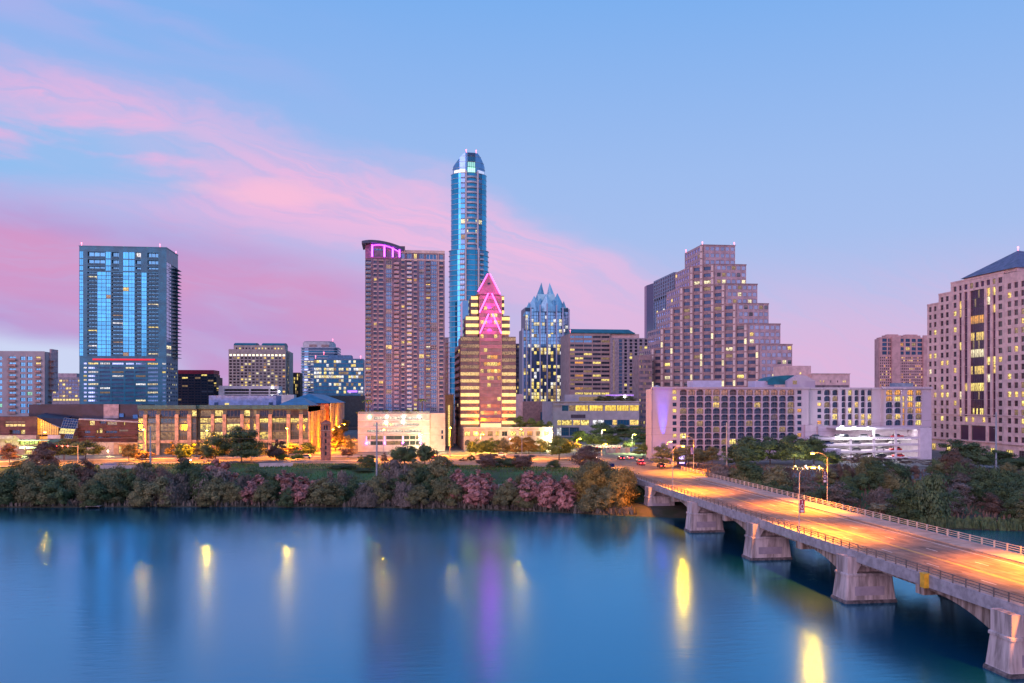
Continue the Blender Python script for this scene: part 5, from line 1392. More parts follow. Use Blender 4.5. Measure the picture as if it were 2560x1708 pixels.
def crown_tower():
    Y = 800; fx, fy = zm(1280, 600, 2.8); X = lambda a: PX(fx(a), Y); zf = lambda v: PH(1366, fy(v), Y)
    root = building('spiked_crown_tower', X(245), Y, 'blue glass tower with a crown of folded glass spikes', 'tower')
    FIN = mat('silver_fin', (.52, .52, .66), .35, metal=.3, var=.04)
    # stacked volumes: (x0,x1,y0,y1,top)
    vols = [(80, 134, Y + 3, Y + 30, 622), (134, 358, Y, Y + 34, 655), (97, 400, Y + 4, Y + 32, 470), (358, 404, Y + 3, Y + 30, 640)]
    for a, b_, y0, y1, top in vols: body(root, X(a), X(b_), y0, y1, GZ, zf(top) - .4, mat('tower_core', (.05, .10, .16), .4))
    rng = random.Random(3)
    def panes(a, b_, y, v0, v1, nc, up):
        f = Face((X(a), y), (1, 0)); W = X(b_) - X(a); rects = []; force = {}
        rows = list(range(v0, v1, 24))
        for v in rows:
            for c, d in even(.05, W - .05, nc, .92):
                rects.append((c, d, zf(v + 22), zf(v))); p = .14 if v < 640 else .06 if v < 720 else .42 if v < 1060 else .85
                if v in (v0 + 24 * 4,) and up: p = .6
                if rng.random() < p: force[len(rects) - 1] = pick(rng, [(L_PALE, 4), (L_GOLD, 4), (L_WHITE, 2), (L_DIM, 4)] if v > 640 else [(L_WHITE, 3), (L_PALE, 2)])
        gm = GL_CROWN if up else GL_CROWN2
        hi = [i for i, r in enumerate(rects) if r[2] > zf(760)]; lo = [i for i, r in enumerate(rects) if r[2] <= zf(760)]
        for idx, g_ in ((hi, GL_CROWN), (lo, GL_CROWN2)):
            windows(f, [rects[i] for i in idx], root, g_, 4, 0, depth=-.12, style=(1, 1, .02), force={k: force[i] for k, i in enumerate(idx) if i in force}, most=140, litset=[(L_PALE, 4), (L_GOLD, 4), (L_WHITE, 2), (L_DIM, 4)])
    panes(82, 132, Y + 3, 634, 1110, 3, False); panes(134, 192, Y, 660, 1120, 3, False); panes(200, 240, Y, 660, 1120, 3, False); panes(252, 308, Y, 660, 1120, 3, False); panes(314, 354, Y, 660, 1120, 2, False)
    panes(136, 354, Y + 4, 480, 655, 11, True); panes(358, 402, Y + 3, 650, 1110, 2, False); panes(98, 134, Y + 4, 500, 622, 2, True); panes(358, 398, Y + 4, 500, 640, 2, True)
    for a, top in ((80, 620), (132, 470), (196, 455), (246, 445), (311, 455), (356, 470), (403, 480), (105, 560)):
        b = MB(); y = Y - .9 if 130 < a < 360 else Y + 2; b.box(X(a) - .55, X(a) + .55, y, y + 1.6, GZ, zf(top)); b.add('fin', FIN, root)
    # crown of folded glass: each spike is a faceted pyramid with its own outline
    CG = G('crown_glass', (.30, .58, .72), .14, .5); CG2 = G('crown_glass_pale', (.50, .76, .86), .16, .45)
    def spike(a0, a1, ax, vb, vt, y0, y1, m_, cut=.5):
        b = MB(); ym = y0 + (y1 - y0) * cut; xm = X((a0 + a1) / 2)
        base = [(X(a0), ym, zf(vb)), (xm, y0, zf(vb)), (X(a1), ym, zf(vb)), (xm, y1, zf(vb))]; ap = (X(ax), ym, zf(vt))
        for i in range(4): b.poly([base[i], base[(i + 1) % 4], ap])
        b.poly(base[::-1]); b.add('crown_spike', m_, root)
    spike(84, 176, 128, 530, 428, Y + 2, Y + 14, CG); spike(326, 412, 374, 530, 418, Y + 2, Y + 14, CG)
    spike(104, 236, 165, 500, 384, Y + 1, Y + 16, CG2); spike(268, 398, 328, 500, 362, Y + 1, Y + 16, CG)
    spike(150, 268, 223, 480, 284, Y + 6, Y + 22, CG); spike(236, 356, 281, 480, 284, Y + 6, Y + 22, CG2); spike(180, 320, 250, 500, 372, Y - .2, Y + 10, CG2)
    spike(145, 250, 210, 500, 400, Y + 1, Y + 12, CG); spike(255, 350, 300, 500, 408, Y + 1, Y + 12, CG)
    body(root, X(100), X(400), Y + 5, Y + 26, zf(505), zf(468), CG, 'crown_base')
    body(root, X(150), X(350), Y + 8, Y + 22, zf(470), zf(420), CG, 'crown_base')
    body(root, X(192), X(312), Y + 9, Y + 20, zf(420), zf(372), CG2, 'crown_base')
    low = building('brown_podium', X(80), 760, 'low brown block below the spiked crown tower', 'building')
    Yb = 600; xx = lambda a: PX(fx(a), Yb); zb = lambda v: PH(1345, fy(v), Yb)
    body(low, xx(78), xx(300), Yb, Yb + 40, GZ, zb(1130), mat('brown_precast', (.30, .19, .18), .8)); body(low, xx(40), xx(80), Yb + 2, Yb + 30, GZ, zb(1080), M_PINKST, 'annex')
    b = MB(); b.box(xx(195), xx(286), Yb - 4, Yb - .3, zb(1262), zb(1205)); b.add('glass_stair', GL_TEAL, low)
GL_CROWN = G('glass_crown_blue', (.42, .66, .95), .05, .8); GL_CROWN2 = G('glass_crown_deep', (.13, .22, .40), .06, .65)
crown_tower()

def wide_office():
    Y = 690; fx, fy = zm(1280, 600, 2.8); f = south(fx(403), Y); X = lambda a: PX(fx(a), Y); zf = lambda v: f.z(1500, fy(v)); u = lambda a: f.u(fx(a))
    root = building('wide_office', X(403), Y, 'wide brown office with a teal roof and horizontal window strips right of the spiked crown', 'building')
    M = mat('mauve_precast', (.40, .29, .28), .8, var=.08, scale=.3)
    rows = [(zf(v + 15), zf(v)) for v in [672] + list(range(703, 1060, 30))]
    spans = [(408, 438), (441, 500), (503, 560), (566, 622), (626, 683)]
    rects = grid([(u(a), u(b_)) for a, b_ in spans], rows); lit = [(u(a), u(b_), zf(1086), zf(1068)) for a, b_ in spans[1:]]
    wall(f, 0, u(690), GZ, zf(655), rects + lit, M, root, .5)
    rng = random.Random(6); force = {}
    for i in range(len(rects)):
        j, c = divmod(i, 5)
        if j < 2 and c < 3: force[i] = GL_SKY
        elif rng.random() < .3: force[i] = pick(rng, [(L_DIM, 4), (L_GOLD, 2), (L_ORANGE, 1)])
    windows(f, rects, root, GL_DARK, 7, 0, depth=.5, style=(5, 1, .03), force=force); windows(f, lit, root, GL_DARK, 8, 1, [(L_GOLD, 1)], .5, (4, 1, .04))
    body(root, X(403), X(690), Y + 1, Y + 40, GZ, zf(657), M)
    # right hand slab with square windows
    g = Face((X(685), Y - 1.5), (1, 0)); v_ = lambda a: X(a) - g.O.x
    r2 = [(v_(746), v_(768), zf(v + 20), zf(v)) for v in range(695, 1060, 24)]
    r3 = grid([(v_(a), v_(a + 19)) for a in (783, 820, 855, 889, 925)], [(zf(v + 17), zf(v)) for v in range(695, 1070, 24)])
    wall(g, 0, v_(946), GZ, zf(685), r2 + r3, mat('grey_mauve', (.34, .29, .33), .8), root, .5)
    windows(g, r2, root, GL_SKY, 9, 0, depth=.2, style=(1, 1, .04)); windows(g, r3, root, GL_DARK, 10, .14, [(L_DIM, 3), (L_GOLD, 2)], .5, (1, 1, .05))
    body(root, g.O.x, X(946), Y - .5, Y + 40, GZ, zf(687), M); body(root, X(690), X(895), Y + 2, Y + 30, zf(690), zf(655), M_PINKST, 'upper_wall')
    b = MB(); b.box(X(708), X(712), Y - 1.7, Y - 1.45, zf(1060), zf(700)); b.add('window_strip', L_DIM, root)
    xa, xb = X(408), X(860); b = MB(); b.prism([(xa, Y - .6), (xb, Y - .6), (xb, Y + 22), (xa, Y + 22)], zf(655), zf(648))
    b.quad((xa + .5, Y, zf(648)), (xb - .5, Y, zf(648)), (xb - 3, Y + 8, zf(620)), (xa + 1, Y + 8, zf(620))); b.poly([(xb - .5, Y, zf(648)), (xb - .5, Y + 20, zf(648)), (xb - 3, Y + 8, zf(620))]); b.quad((xa + 1, Y + 8, zf(620)), (xb - 3, Y + 8, zf(620)), (xb - .5, Y + 20, zf(648)), (xa + .5, Y + 20, zf(648))); b.poly([(xa + .5, Y + 20, zf(648)), (xa + .5, Y, zf(648)), (xa + 1, Y + 8, zf(620))])
    b.add('roof', M_TEALROOF, root); beacon(root, (X(408), Y, zf(652)))
wide_office()

def terrace_hall():
    Y = 540; fx, fy = zm(1280, 600, 2.8); f = south(fx(283), Y); X = lambda a: PX(fx(a), Y); zf = lambda v: f.z(1500, fy(v)); u = lambda a: f.u(fx(a))
    root = building('terrace_hall', X(300), Y, 'low white hall with a planted roof terrace and wide yellow glass storeys', 'building')
    W = mat('white_cladding', (.50, .45, .48), .6, var=.06, scale=.3)
    up = [(u(a), u(b_), zf(1197), zf(1157), .6) for a, b_ in ((350, 395), (400, 440), (444, 535), (542, 638), (652, 732), (735, 820), (824, 889))]
    lo = [(u(a), u(b_), zf(1297), zf(1260), .5) for a, b_ in ((318, 345), (348, 420), (428, 480), (484, 540), (566, 602), (606, 643), (646, 702), (705, 735), (738, 822), (826, 888))]
    gr = [(u(a), u(b_), zf(1370), zf(1312), .6) for a, b_ in ((315, 345), (348, 400), (404, 470))]
    wall(f, 0, u(890), GZ, zf(1130), up + lo + gr, W, root)
    windows(f, up, root, GL_NAVY, 3, 1, [(litmat('hall_gold', (1, .70, .10), 1.35, (.5, .3, .05), .3, 4, 1), 1)], style=(5, 1, .025), force={0: GL_TEAL, 1: L_DIM}); windows(f, lo, root, GL_TEAL, 4, 0, style=(4, 1, .03), force={0: L_GOLD, 1: L_GOLD, 2: L_WARM, 3: L_GOLD, 4: L_WHITE, 5: L_WHITE, 7: L_WARM, 9: L_WARM})
    windows(f, gr, root, GL_TEAL, 5, .7, [(L_PALE, 1), (L_WHITE, 1)], style=(4, 2, .04))
    b = MB(); b.obox(f.O, f.U, f.N, u(412), u(514), .02, .1, zf(1247), zf(1222)); b.add('sign_panel', mat('sign_dark', (.10, .07, .10), .6), root)
    body(root, X(283), X(890), Y + 1.2, Y + 40, GZ, zf(1132), W)
    for v in (1152, 1128):
        b = MB(); b.obox(f.O, f.U, f.N, u(290), u(895), -.5, 1.2, zf(v + 6), zf(v)); b.add('roof_slab', W, root)
    b = MB(); b.box(X(400), X(890), Y + 14, Y + 16, zf(1132), zf(1082)); b.add('terrace_wall', W, root)
    b = MB(); b.box(X(500), X(700), Y + 13.6, Y + 13.9, zf(1128), zf(1098)); b.add('terrace_window', L_DIM, root)
    b = MB(); q = Vector((X(816), Y + 10, zf(1105))); b.tube([q, q + Vector((0, 0, 1.6))], .8); b.add('lamp', emis('lamp_warm', (1, .9, .7), 9), root)
    b = MB(); b.box(X(690), X(890), Y + 12.9, Y + 13.2, zf(1088), zf(1083)); b.add('violet_strip', emis('violet_glow', (.45, .1, 1), 1.2), root)
terrace_hall()

# ================================================================== the city, east half
def stepped_tower():
    fx, fy = zm(1560, 580, 3.734); Yc = 560; xc = PX(fx(722), Yc)
    root = building('stepped_tower', xc, Yc, 'big stepped office tower of plum granite with vertical light slots rising in terraces', 'tower')
    GR = mat('plum_granite', (.34, .22, .23), .5, var=.12, scale=.3, bump=.04); GR2 = mat('pink_granite', (.50, .34, .37), .5, var=.1, scale=.3)
    SLOT = mat('slot_pale', (.66, .54, .52), .5, var=.08, scale=.4); GLP = G('glass_plum', (.52, .46, .62), .10, .7); GLB = G('glass_slate', (.14, .16, .27), .08, .6); GLW = G('glass_west', (.30, .42, .72), .1, .7)  # pale slots painted as lit glass; wing pane tints carry sky reflections
    d = Face((xc, Yc), (1, -1)); U = d.U
    pd = lambda zx: d.pt(d.u(fx(zx)), 0)
    zt = lambda zx, zy: d.z(fx(zx), fy(zy))
    L = [(120, 713, 737, 1037, 567), (300, 610, 845, 1140, 475), (482, 520, 945, 1245, 395), (665, 430, 1050, 1350, 305), (855, 340, 1150, 1460, 220), (1047, 250, 1262, 1570, 140)]
    tops = [zt(b, t) for t, a, b, c, w in L] + [GZ]
    strips = [268, 355, 445, 537, 630, 722, 825, 925, 1030, 1135, 1243]
    dz = (tops[1] - tops[5]) / 12.0
    rng = random.Random(11)
    all_d, all_s, all_w = [], [], []
    for k, (t, a, b, c, w) in enumerate(L):
        z1, z0 = tops[k], tops[k + 1]
        A, B = pd(a), pd(b); Cx = PX(fx(c), B.y); yw = y_at(A.x, fx(w))
        yf = max(yw, A.y + 8)
        m = MB(); sh = .75
        m.prism([(A.x + sh, A.y + sh * .4), (B.x + sh * .4, B.y + sh), (Cx - .1, B.y + sh), (Cx - .1, yf), (A.x + sh, yf)], z0 if k < 5 else GZ, z1 - .25); m.add('wall', GR, root)
        fl = []; i = 0
        while True:
            ztop = tops[1] - dz * i + (dz * 3 if k == 0 else 0)
            if k == 0 and i > 2: break
            zb_, zt_ = ztop - dz * .80, ztop - dz * .30
            i += 1
            if zt_ > z1: continue
            if zb_ < z0 + .1 or zb_ < GZ + 14: break
            fl.append((zb_, zt_))
        # diagonal front
        u0, u1 = d.u(fx(a)), d.u(fx(b)); rd = []
        if k:
            for s0, s1 in zip(strips, strips[1:]):
                if s0 > a - 12 and s1 < b + 14:
                    p, q = d.u(fx(s0 + 22)), d.u(fx(s1 - 16)); rd += [(p, q, zb_, zt_) for zb_, zt_ in fl]
        wall(d, u0, u1, z0, z1, rd, GR, root, .35); all_d += rd
        g = Face((B.x, B.y), (1, 0)); W = Cx - B.x; n = 6 if k < 5 else 6
        us = even(W * .06, W, n, .74); rs = [(p, q, zb_, zt_ + dz * .05) for zb_, zt_ in fl for p, q in us]
        wall(g, 0, W, z0, z1, rs, GR2, root, .2)
        force = {}
        for j in range(len(rs)):
            pr = .04 if k < 2 else .10 if k < 4 else .16
            if k == 1 and j >= len(rs) - n: pr = .8
            if rng.random() < pr: force[j] = pick(rng, [(L_PALE, 3), (L_DIM, 3), (L_WARM, 1)])
        windows(g, rs, root, GLP, 20 + k, 0, depth=.2, style=(1, 1, .04), force=force)
        e = side_west(A.x, yf); D = yf - A.y
        if D > 3:
            rw = [(p, q, zb_, zt_) for zb_, zt_ in fl for p, q in even(.5, D - .5, 6, .75)]
            wall(e, 0, D, z0, z1, rw, GR2, root, .2); windows(e, rw, root, GLW, 30 + k, .03, WARMSET, .2, (1, 1, .04))
        else: wall(e, 0, D, z0, z1, [], GR2, root)
        ee = side_east(Cx, B.y); wall(ee, 0, yf - B.y, z0, z1, [], GR2, root)
        m = MB(); m.obox(g.O, g.U, g.N, -.1, W + .25, -.3, .18, z1 - .5, z1 + .25); m.obox(d.O, d.U, d.N, u0, u1, -.3, .14, z1 - .5, z1 + .22); m.add('parapet', GR, root, kind='stuff')
    order = sorted(range(len(all_d)), key=lambda i: -all_d[i][2])
    force = {}
    for i, r in enumerate(all_d):
        if rng.random() < .13: force[i] = pick(rng, [(L_GOLD, 3), (L_DIM, 5), (L_PALE, 2)])
        if abs(r[2] - (tops[1] - dz * 2.8)) < .5 and r[0] > d.u(fx(620)): force[i] = L_PALE
    windows(d, all_d, root, GLB, 40, 0, depth=.35, style=(1, 1, .05), force=force)
    for s_ in strips:
        lv = max(k for k in range(6) if not (L[k][1] - 14 <= s_ <= L[k][2] + 14)) if not (L[0][1] - 14 <= s_ <= L[0][2] + 14) else -1
        ztop = tops[lv + 1]; p = d.u(fx(s_))
        i = 0; z = ztop - .4
        while z > GZ + 12:
            m = MB(); m.obox(d.O, d.U, d.N, p - .75, p + .75, 0, .30, z - dz * .86, z - dz * .05); m.add('slot_panel', SLOT if rng.random() > .10 or z > tops[3] else L_PALE, root)
            z -= dz
        m = MB(); m.obox(d.O, d.U, d.N, p + .8, p + 1.7, -.0, .5, GZ, ztop); m.add('fin', GR, root)
    A, B = pd(713), pd(737)
    for q in ((B.x, B.y + 1), (PX(fx(1035), B.y), B.y + 1), (A.x + .5, y_at(A.x, fx(567)) - 1)): beacon(root, (q[0], q[1], tops[0]))
    # low annex on its west side
    m = building('plum_annex', PX(fx(150), 590), 590, 'plum office annex with fairy-lit windows behind the blue lit hotel wall', 'building')
    ya = 575; h = Face((PX(fx(140), ya), ya), (1, 0)); W = PX(fx(262), ya) - h.O.x; z = lambda v: h.z(fx(200), fy(v))
    r_ = grid(even(.3, W - .3, 9, .7), [(z(v + 26), z(v)) for v in range(1195, 1900, 52)])
    wall(h, 0, W, GZ, z(1150), r_, GR, m, .3); windows(h, r_, m, GLB, 51, .22, [(L_GOLD, 2), (L_DIM, 4)], .3, (2, 1, .06)); body(m, h.O.x, h.O.x + W, ya + .6, ya + 16, GZ, z(1152), GR)
    # dark tower behind
    t = building('grid_tower', PX(1686, 700), 700, 'dark blue tower with a pale window grid behind the stepped tower', 'tower')
    X0 = PX(1686, 700); yf = y_at(X0, 1634); e = side_west(X0, yf); D = yf - 700; z = lambda v: e.z(fx(470), fy(v))
    r1 = grid(even(.5, D - .5, 9, .68), [(z(v + 24), z(v)) for v in range(386, 560, 34)]); r2 = grid(even(.5, D - .5, 9, .8), [(z(v + 26), z(v)) for v in range(560, 900, 30)])
    GF = mat('steel_blue_grid', (.26, .32, .44), .6); wall(e, 0, D, z(1100), z(372), r1 + r2, GF, t, .4)
    windows(e, r1, t, GL_NAVY, 3, .02, COOLSET, .4, (1, 1, .05)); windows(e, r2, t, GL_BLUE, 4, .05, COOLSET, .4, (1, 1, .05))
    body(t, X0 + .8, X0 + 40, 700, yf, GZ, z(374), GF)
    yz = y_at(X0, 1608); m = MB(); m.prism([(X0 + 1.2, yf), (X0 + 30, yf), (X0 + 30, yz), (X0 + 6, yz), (X0, yz - 4), (X0 - .8, yz - 14)], GZ, z(372) - 1); m.add('glass_prow', GL_NAVY, t)
stepped_tower()

CARS = []
def arched_hotel():
    fx, fy = zm(1600, 920, 2.9375); Y = 325; f = south(1632, Y); u = lambda a: f.u(fx(a)); X = lambda a: PX(fx(a), Y); z = lambda v: f.z(1850, fy(v))
    root = building('arched_hotel', X(600), Y, 'long white hotel with rows of arched balconies and a blue lit end wall', 'hotel')
    W = mat('hotel_stucco', (.50, .42, .51), .8, var=.03, scale=.15, bump=.05)
    def arches(c0, w, p, n): return [(c0 + p * k, c0 + p * k + w) for k in range(n)]
    rowv = [161 + 45.3 * k for k in range(10)]
    A = [(u(a - 1.5), u(b_ + 1.5), z(v + 40), z(v - 1), .9) for v in rowv for a, b_ in arches(294, 50, 60.7, 14)]
    sA = [(u(a - 1.5), u(b_ + 1.5), z(v + 31), z(v + 3), .3) for v in rowv for a, b_ in ((241, 268), (1157, 1185))]
    wall(f, 0, u(1240), GZ, z(152), sA + [(u(289), u(1134), z(rowv[-1] + 43), z(156), .05)], W, root, .3)
    # the arched field is its own slightly proud panel grid
    return_f = Face((f.O.x, Y - .12), (1, 0))
    # rebuild: field wall with arched openings in front of a recessed loggia
    wall(return_f, u(288), u(1135), z(rowv[-1] + 44), z(155), A, W, root, .5, name='arcade_wall', arch=.34)
    windows(f, A, root, GL_LOG, 3, .16, [(L_DIM, 6), (L_ORANGE, 1), (L_WARM, 2), (L_GOLD, 1)], style=(3, 1, .05), name='balcony_door', force={i: pick(random.Random(i), [(L_PINK, 2), (GL_BRONZE, 1)]) for i in range(14)})
    windows(f, sA, root, GL_DARK, 4, .25, [(L_WARM, 2), (L_GOLD, 1), (L_ORANGE, 1)], .3, (1, 1, .06))
    rail = mat('loggia_rail', (.30, .26, .30), .5); rb = MB()
    for a, b_, c, d, e in A: rb.obox(f.O, f.U, f.N, a, b_, -.10, -.05, c + .9, c + .98); rb.obox(f.O, f.U, f.N, a, b_, -.10, -.05, c + .45, c + .5)
    rb.add('loggia_rail', rail, root, kind='stuff')
    body(root, X(95), X(1240), Y + 1.8, Y + 6, GZ, z(154), W)
    body(root, X(140), X(1240), Y + 6, Y + 18, GZ, z(154), W)
    m = MB(); m.obox(f.O, f.U, f.N, -.4, u(1242), -1.2, .7, z(154), z(141)); m.add('cornice', W, root)
    m = MB(); m.tube([f.pt(u(140), z(139), -3), f.pt(u(140), z(128), -3)], [1.6, .3], 10); m.add('finial', W, root)
    # middle and east ranges
    g = Face((f.O.x, Y + 3), (1, 0)); c6 = rowv[:6]
    B = [(g.u(fx(a)), g.u(fx(b_)), z(v + 40), z(v - 1), .9) for v in c6 for a, b_ in ((1352, 1398), (1412, 1455), (1480, 1512), (1527, 1560), (1575, 1608), (1622, 1656), (1670, 1706))]
    sB = [(g.u(fx(1303)), g.u(fx(1332)), z(v + 31), z(v + 3), .3) for v in c6]
    wall(g, g.u(fx(1242)), g.u(fx(1795)), z(440), z(152), [(g.u(fx(1346)), g.u(fx(1711)), z(rowv[5] + 41), z(157), .05)] + sB, W, root, .3)
    gf = Face((f.O.x, Y + 2.9), (1, 0)); ar = MB(); wall(gf, g.u(fx(1345)), g.u(fx(1712)), z(rowv[5] + 42), z(156), B, W, root, .5, name='arcade_wall', arch=.34)
    windows(g, B, root, GL_LOG, 5, .24, [(L_DIM, 4), (L_GOLD, 3), (L_WARM, 2)], style=(3, 1, .05), name='balcony_door'); windows(g, sB, root, GL_DARK, 6, .35, [(L_WARM, 2), (L_ORANGE, 1)], .3, (1, 1, .06))
    h = Face((f.O.x, Y + .6), (1, 0))
    Cc = [(h.u(fx(a)), h.u(fx(b_)), z(v + 40), z(v - 1), .9) for v in c6 for a, b_ in ((1805, 1858), (1868, 1918), (1962, 2010), (2022, 2070))]
    Cs = [(h.u(fx(1928)), h.u(fx(1948)), z(v + 40), z(v), .8) for v in c6[1:]]
    wall(h, h.u(fx(1790)), h.u(fx(2140)), z(440), z(152), [(h.u(fx(1799)), h.u(fx(1922)), z(rowv[5] + 41), z(157), .05), (h.u(fx(1956)), h.u(fx(2075)), z(rowv[5] + 41), z(157), .05)] + Cs, W, root, .8)
    hf = Face((f.O.x, Y + .48), (1, 0)); 
    wall(hf, h.u(fx(1798)), h.u(fx(1923)), z(rowv[5] + 42), z(156), [r for r in Cc if r[0] < h.u(fx(1925))], W, root, .5, name='arcade_wall', arch=.34)
    wall(hf, h.u(fx(1955)), h.u(fx(2076)), z(rowv[5] + 42), z(156), [r for r in Cc if r[0] > h.u(fx(1925))], W, root, .5, name='arcade_wall', arch=.34)
    windows(hf, Cc, root, GL_LOG, 7, .45, [(L_ORANGE, 2), (L_WARM, 3), (L_DIM, 3), (L_GOLD, 2)], style=(3, 1, .05), name='balcony_door', force={i: L_ORANGE for i in range(4)}); windows(h, Cs, root, GL_DARK, 8, 1, [(L_ORANGE, 2), (L_WARM, 1)], style=(1, 2, .05))
    body(root, PX(fx(1242), Y), PX(fx(1792), Y), Y + 4.8, Y + 20, z(440), z(154), W); body(root, PX(fx(1792), Y) + .05, PX(fx(2140), Y), Y + 2.6, Y + 19, z(440), z(154), W)
    m = MB(); m.obox(h.O, h.U, h.N, h.u(fx(1786)), h.u(fx(2144)), -1.2, .7, z(152), z(136)); m.obox(g.O, g.U, g.N, g.u(fx(1243)), g.u(fx(1785)), -1.2, .7, z(153), z(142)); m.add('cornice', W, root, kind='stuff')
    body(root, PX(fx(1205), Y), PX(fx(1285), Y), Y - 1.0, Y - .1, z(560), z(420), W, 'stair_bay')
    # roof boxes, barrel vaulted hall and plant
    LIL = mat('lilac_box', (.56, .52, .66), .7, var=.05)
    for a, b_, v0, v1 in ((440, 655, 140, 90), (905, 1050, 140, 92)): body(root, X(a), X(b_), Y + 8, Y + 15, z(v0), z(v1), LIL, 'roof_box')
    for a, b_ in ((1312, 1400), (1425, 1515), (1530, 1600)): body(root, X(a), X(b_), Y + 7, Y + 10, z(142), z(122), mat('rust_plant', (.22, .16, .17), .7), 'roof_plant')
    body(root, X(1925), X(2060), Y + 5, Y + 9, z(140), z(106), mat('blue_plant', (.25, .32, .42), .6), 'roof_plant')
    m = MB(); n = 10; xa, xb = X(1115), X(1322); pr = [(xa + (xb - xa) * k / n, z(92) + (z(48) - z(92)) * math.sin(math.pi * k / n)) for k in range(n + 1)]
    y0, y1 = Y + 4, Y + 6; fr = [(xa, y0, z(145))] + [(xb, y0, z(145))] + [(x, y0, q) for x, q in pr[::-1]]; m.poly(fr); m.poly([(x, y1, q) for x, _, q in fr[::-1]])
    for i in range(len(fr)):
        p, q = fr[i], fr[(i + 1) % len(fr)]; m.quad(q, p, (p[0], y1, p[2]), (q[0], y1, q[2]))
    m.add('gable_wall', W, root); m = MB(); m.box(X(1155), X(1185), y0 - .1, y0 - .02, z(118), z(90)); m.add('window', L_DIM, root)
    m = MB(); xs = X(985); pts = [(xs + (X(1180) - xs) * (1 - math.cos(math.pi / 2 * k / 6)), z(92) + (z(48) - z(92)) * math.sin(math.pi / 2 * k / 6)) for k in range(7)]
    for (xa, za), (xb, zb) in zip(pts, pts[1:]): m.quad((xa, Y + 6.1, za), (xb, Y + 6.1, zb), (xb, Y + 16, zb), (xa, Y + 16, za))
    m.poly([(x, Y + 6.1, q) for x, q in pts[::-1]] + [(xs, Y + 6.1, z(120)), (X(1180), Y + 6.1, z(120))]); m.add('barrel_roof', M_TEALROOF, root)
    # blue uplight on the end wall
    p = f.pt(u(168), z(582), 1.2); m = MB(); m.tube([p - Vector((0, 0, .6)), p], [.25, .5]); m.add('uplight', emis('uplight_blue', (.05, .12, 1), 12), root)
    sl = bpy.data.lights.new('uplight', 'SPOT'); sl.energy = 110000; sl.color = (.01, .06, 1); sl.spot_size = R(22); sl.spot_blend = 1; sl.shadow_soft_size = .4
    so = bpy.data.objects.new('uplight_lamp', sl); COL.objects.link(so); so.parent = root; so.location = p + Vector((0, -.3, .2)) - root.location; so.rotation_euler = (R(180 - 5), 0, 0)
    # parking decks below the east ranges
    pk = building('hotel_garage', PX(fx(1700), Y - 3), Y - 3, 'brightly lit open parking decks under the east end of the arched hotel', 'garage')
    PW = mat('deck_white', (.62, .56, .66), .7, var=.04)
    yf = Y - 6; xl, xr = PX(fx(1235), yf), PX(fx(2055), yf); zz = lambda v: PH(2150, fy(v), yf)
    TUBE = emis('deck_tube', (1, .95, .88), 13)
    decks = [(525, 508), (572, 557), (621, 607), (669, 655)]
    for j, (v0, v1) in enumerate(decks):
        m = MB(); m.box(xl + j * 5.0, xr, yf, yf + .25, zz(v0), zz(v1)); m.add('parapet', PW, pk)
        m = MB(); m.box(xl + j * 5.0, xr, yf + .26, Y + 15, zz(v0), zz(v0) + .35); m.add('deck', PW, pk)
        zc = zz(v0) + (.0 if j else 3.3)
        if j:
            for k in range(9):
                xx = xl + 12 + (xr - xl - 14) * k / 9
                for dy in (2.6, 6, 11):
                    m = MB(); m.box(xx, xx + 3.4, yf + dy, yf + dy + .5, zz(decks[j - 1][0]) - .14, zz(decks[j - 1][0]) - .02); m.add('ceiling_tube', TUBE, pk)
    m = MB(); m.box(xl + 6, xr, Y + 14.5, Y + 14.8, GZ, zz(525)); m.add('back_wall', PW, pk)
    body(pk, xl + 8, xr, Y + 2.2, Y + 2.4, zz(510), z(440) + .3, PW, 'back_wall')
    body(pk, xr, PX(fx(2140), yf), yf - .2, Y + 15, GZ, z(440), PW, 'end_wall')
    for a in (1553, 1723, 1885, 2052):
        xx = PX(fx(a), yf); m = MB(); m.box(xx - .35, xx + .35, yf + .3, yf + 1.0, GZ, zz(440 if a > 1700 else 520)); m.add('column', PW, pk)
    m = MB(); m.box(PX(fx(1440), yf), xr, yf, yf + .3, zz(455), zz(438)); m.add('soffit_beam', PW, pk)
    m = MB(); m.box(PX(fx(1440), yf), xr, yf + .3, Y + 2, zz(445), zz(438)); m.add('ceiling', PW, pk)
    body(pk, PX(fx(1355), yf - 4), PX(fx(1466), yf - 4), yf - 5, yf - 1, GZ, zz(588), LIL, 'stair_box')
    b = MB(); b.box(PX(fx(1440), yf), PX(fx(2060), yf), yf - .4, yf - .1, GZ - .4, zz(772)); b.add('base_wall', PW, pk)
    for a, v in ((1475, 443), (1565, 447), (1665, 452)):
        q = Vector((PX(fx(a), yf), yf - .6, zz(v))); m = MB(); m.tube([q, q + Vector((0, 0, .8))], .65); m.add('flood_lamp', emis('flood_white', (.95, 1, 1), 14), pk)
        pl = bpy.data.lights.new('flood', 'POINT'); pl.energy = 2200; pl.color = (1, .98, .9); pl.shadow_soft_size = .4
        po = bpy.data.objects.new('flood_light', pl); COL.objects.link(po); po.parent = pk; po.location = q + Vector((0, -1.0, .4)) - pk.location
    for a in (1700, 1850, 2000):
        q = Vector((PX(fx(a), yf), yf + 5, zz(455)));  m = MB(); m.box(q.x - 2.8, q.x + 2.8, q.y - 2, q.y - 1.4, q.z + .1, q.z + .22); m.add('ceiling_tube', TUBE, pk)
    for j, vs in ((0, [(1325, 1), (1495, 0), (1530, 2), (1672, 3), (1775, 1), (1925, 4)]), (1, [(1300, 2), (1405, 5), (1610, 1), (1910, 0)]), (2, [(1610, 1), (1790, 0), (1912, 4)]), (3, [(1800, 2), (1930, 4), (1660, 1)])):
        for a, c in vs: CARS.append((PX(fx(a), yf), yf + 3.4, zz(decks[j][0]) + .36, c, (j, a)))
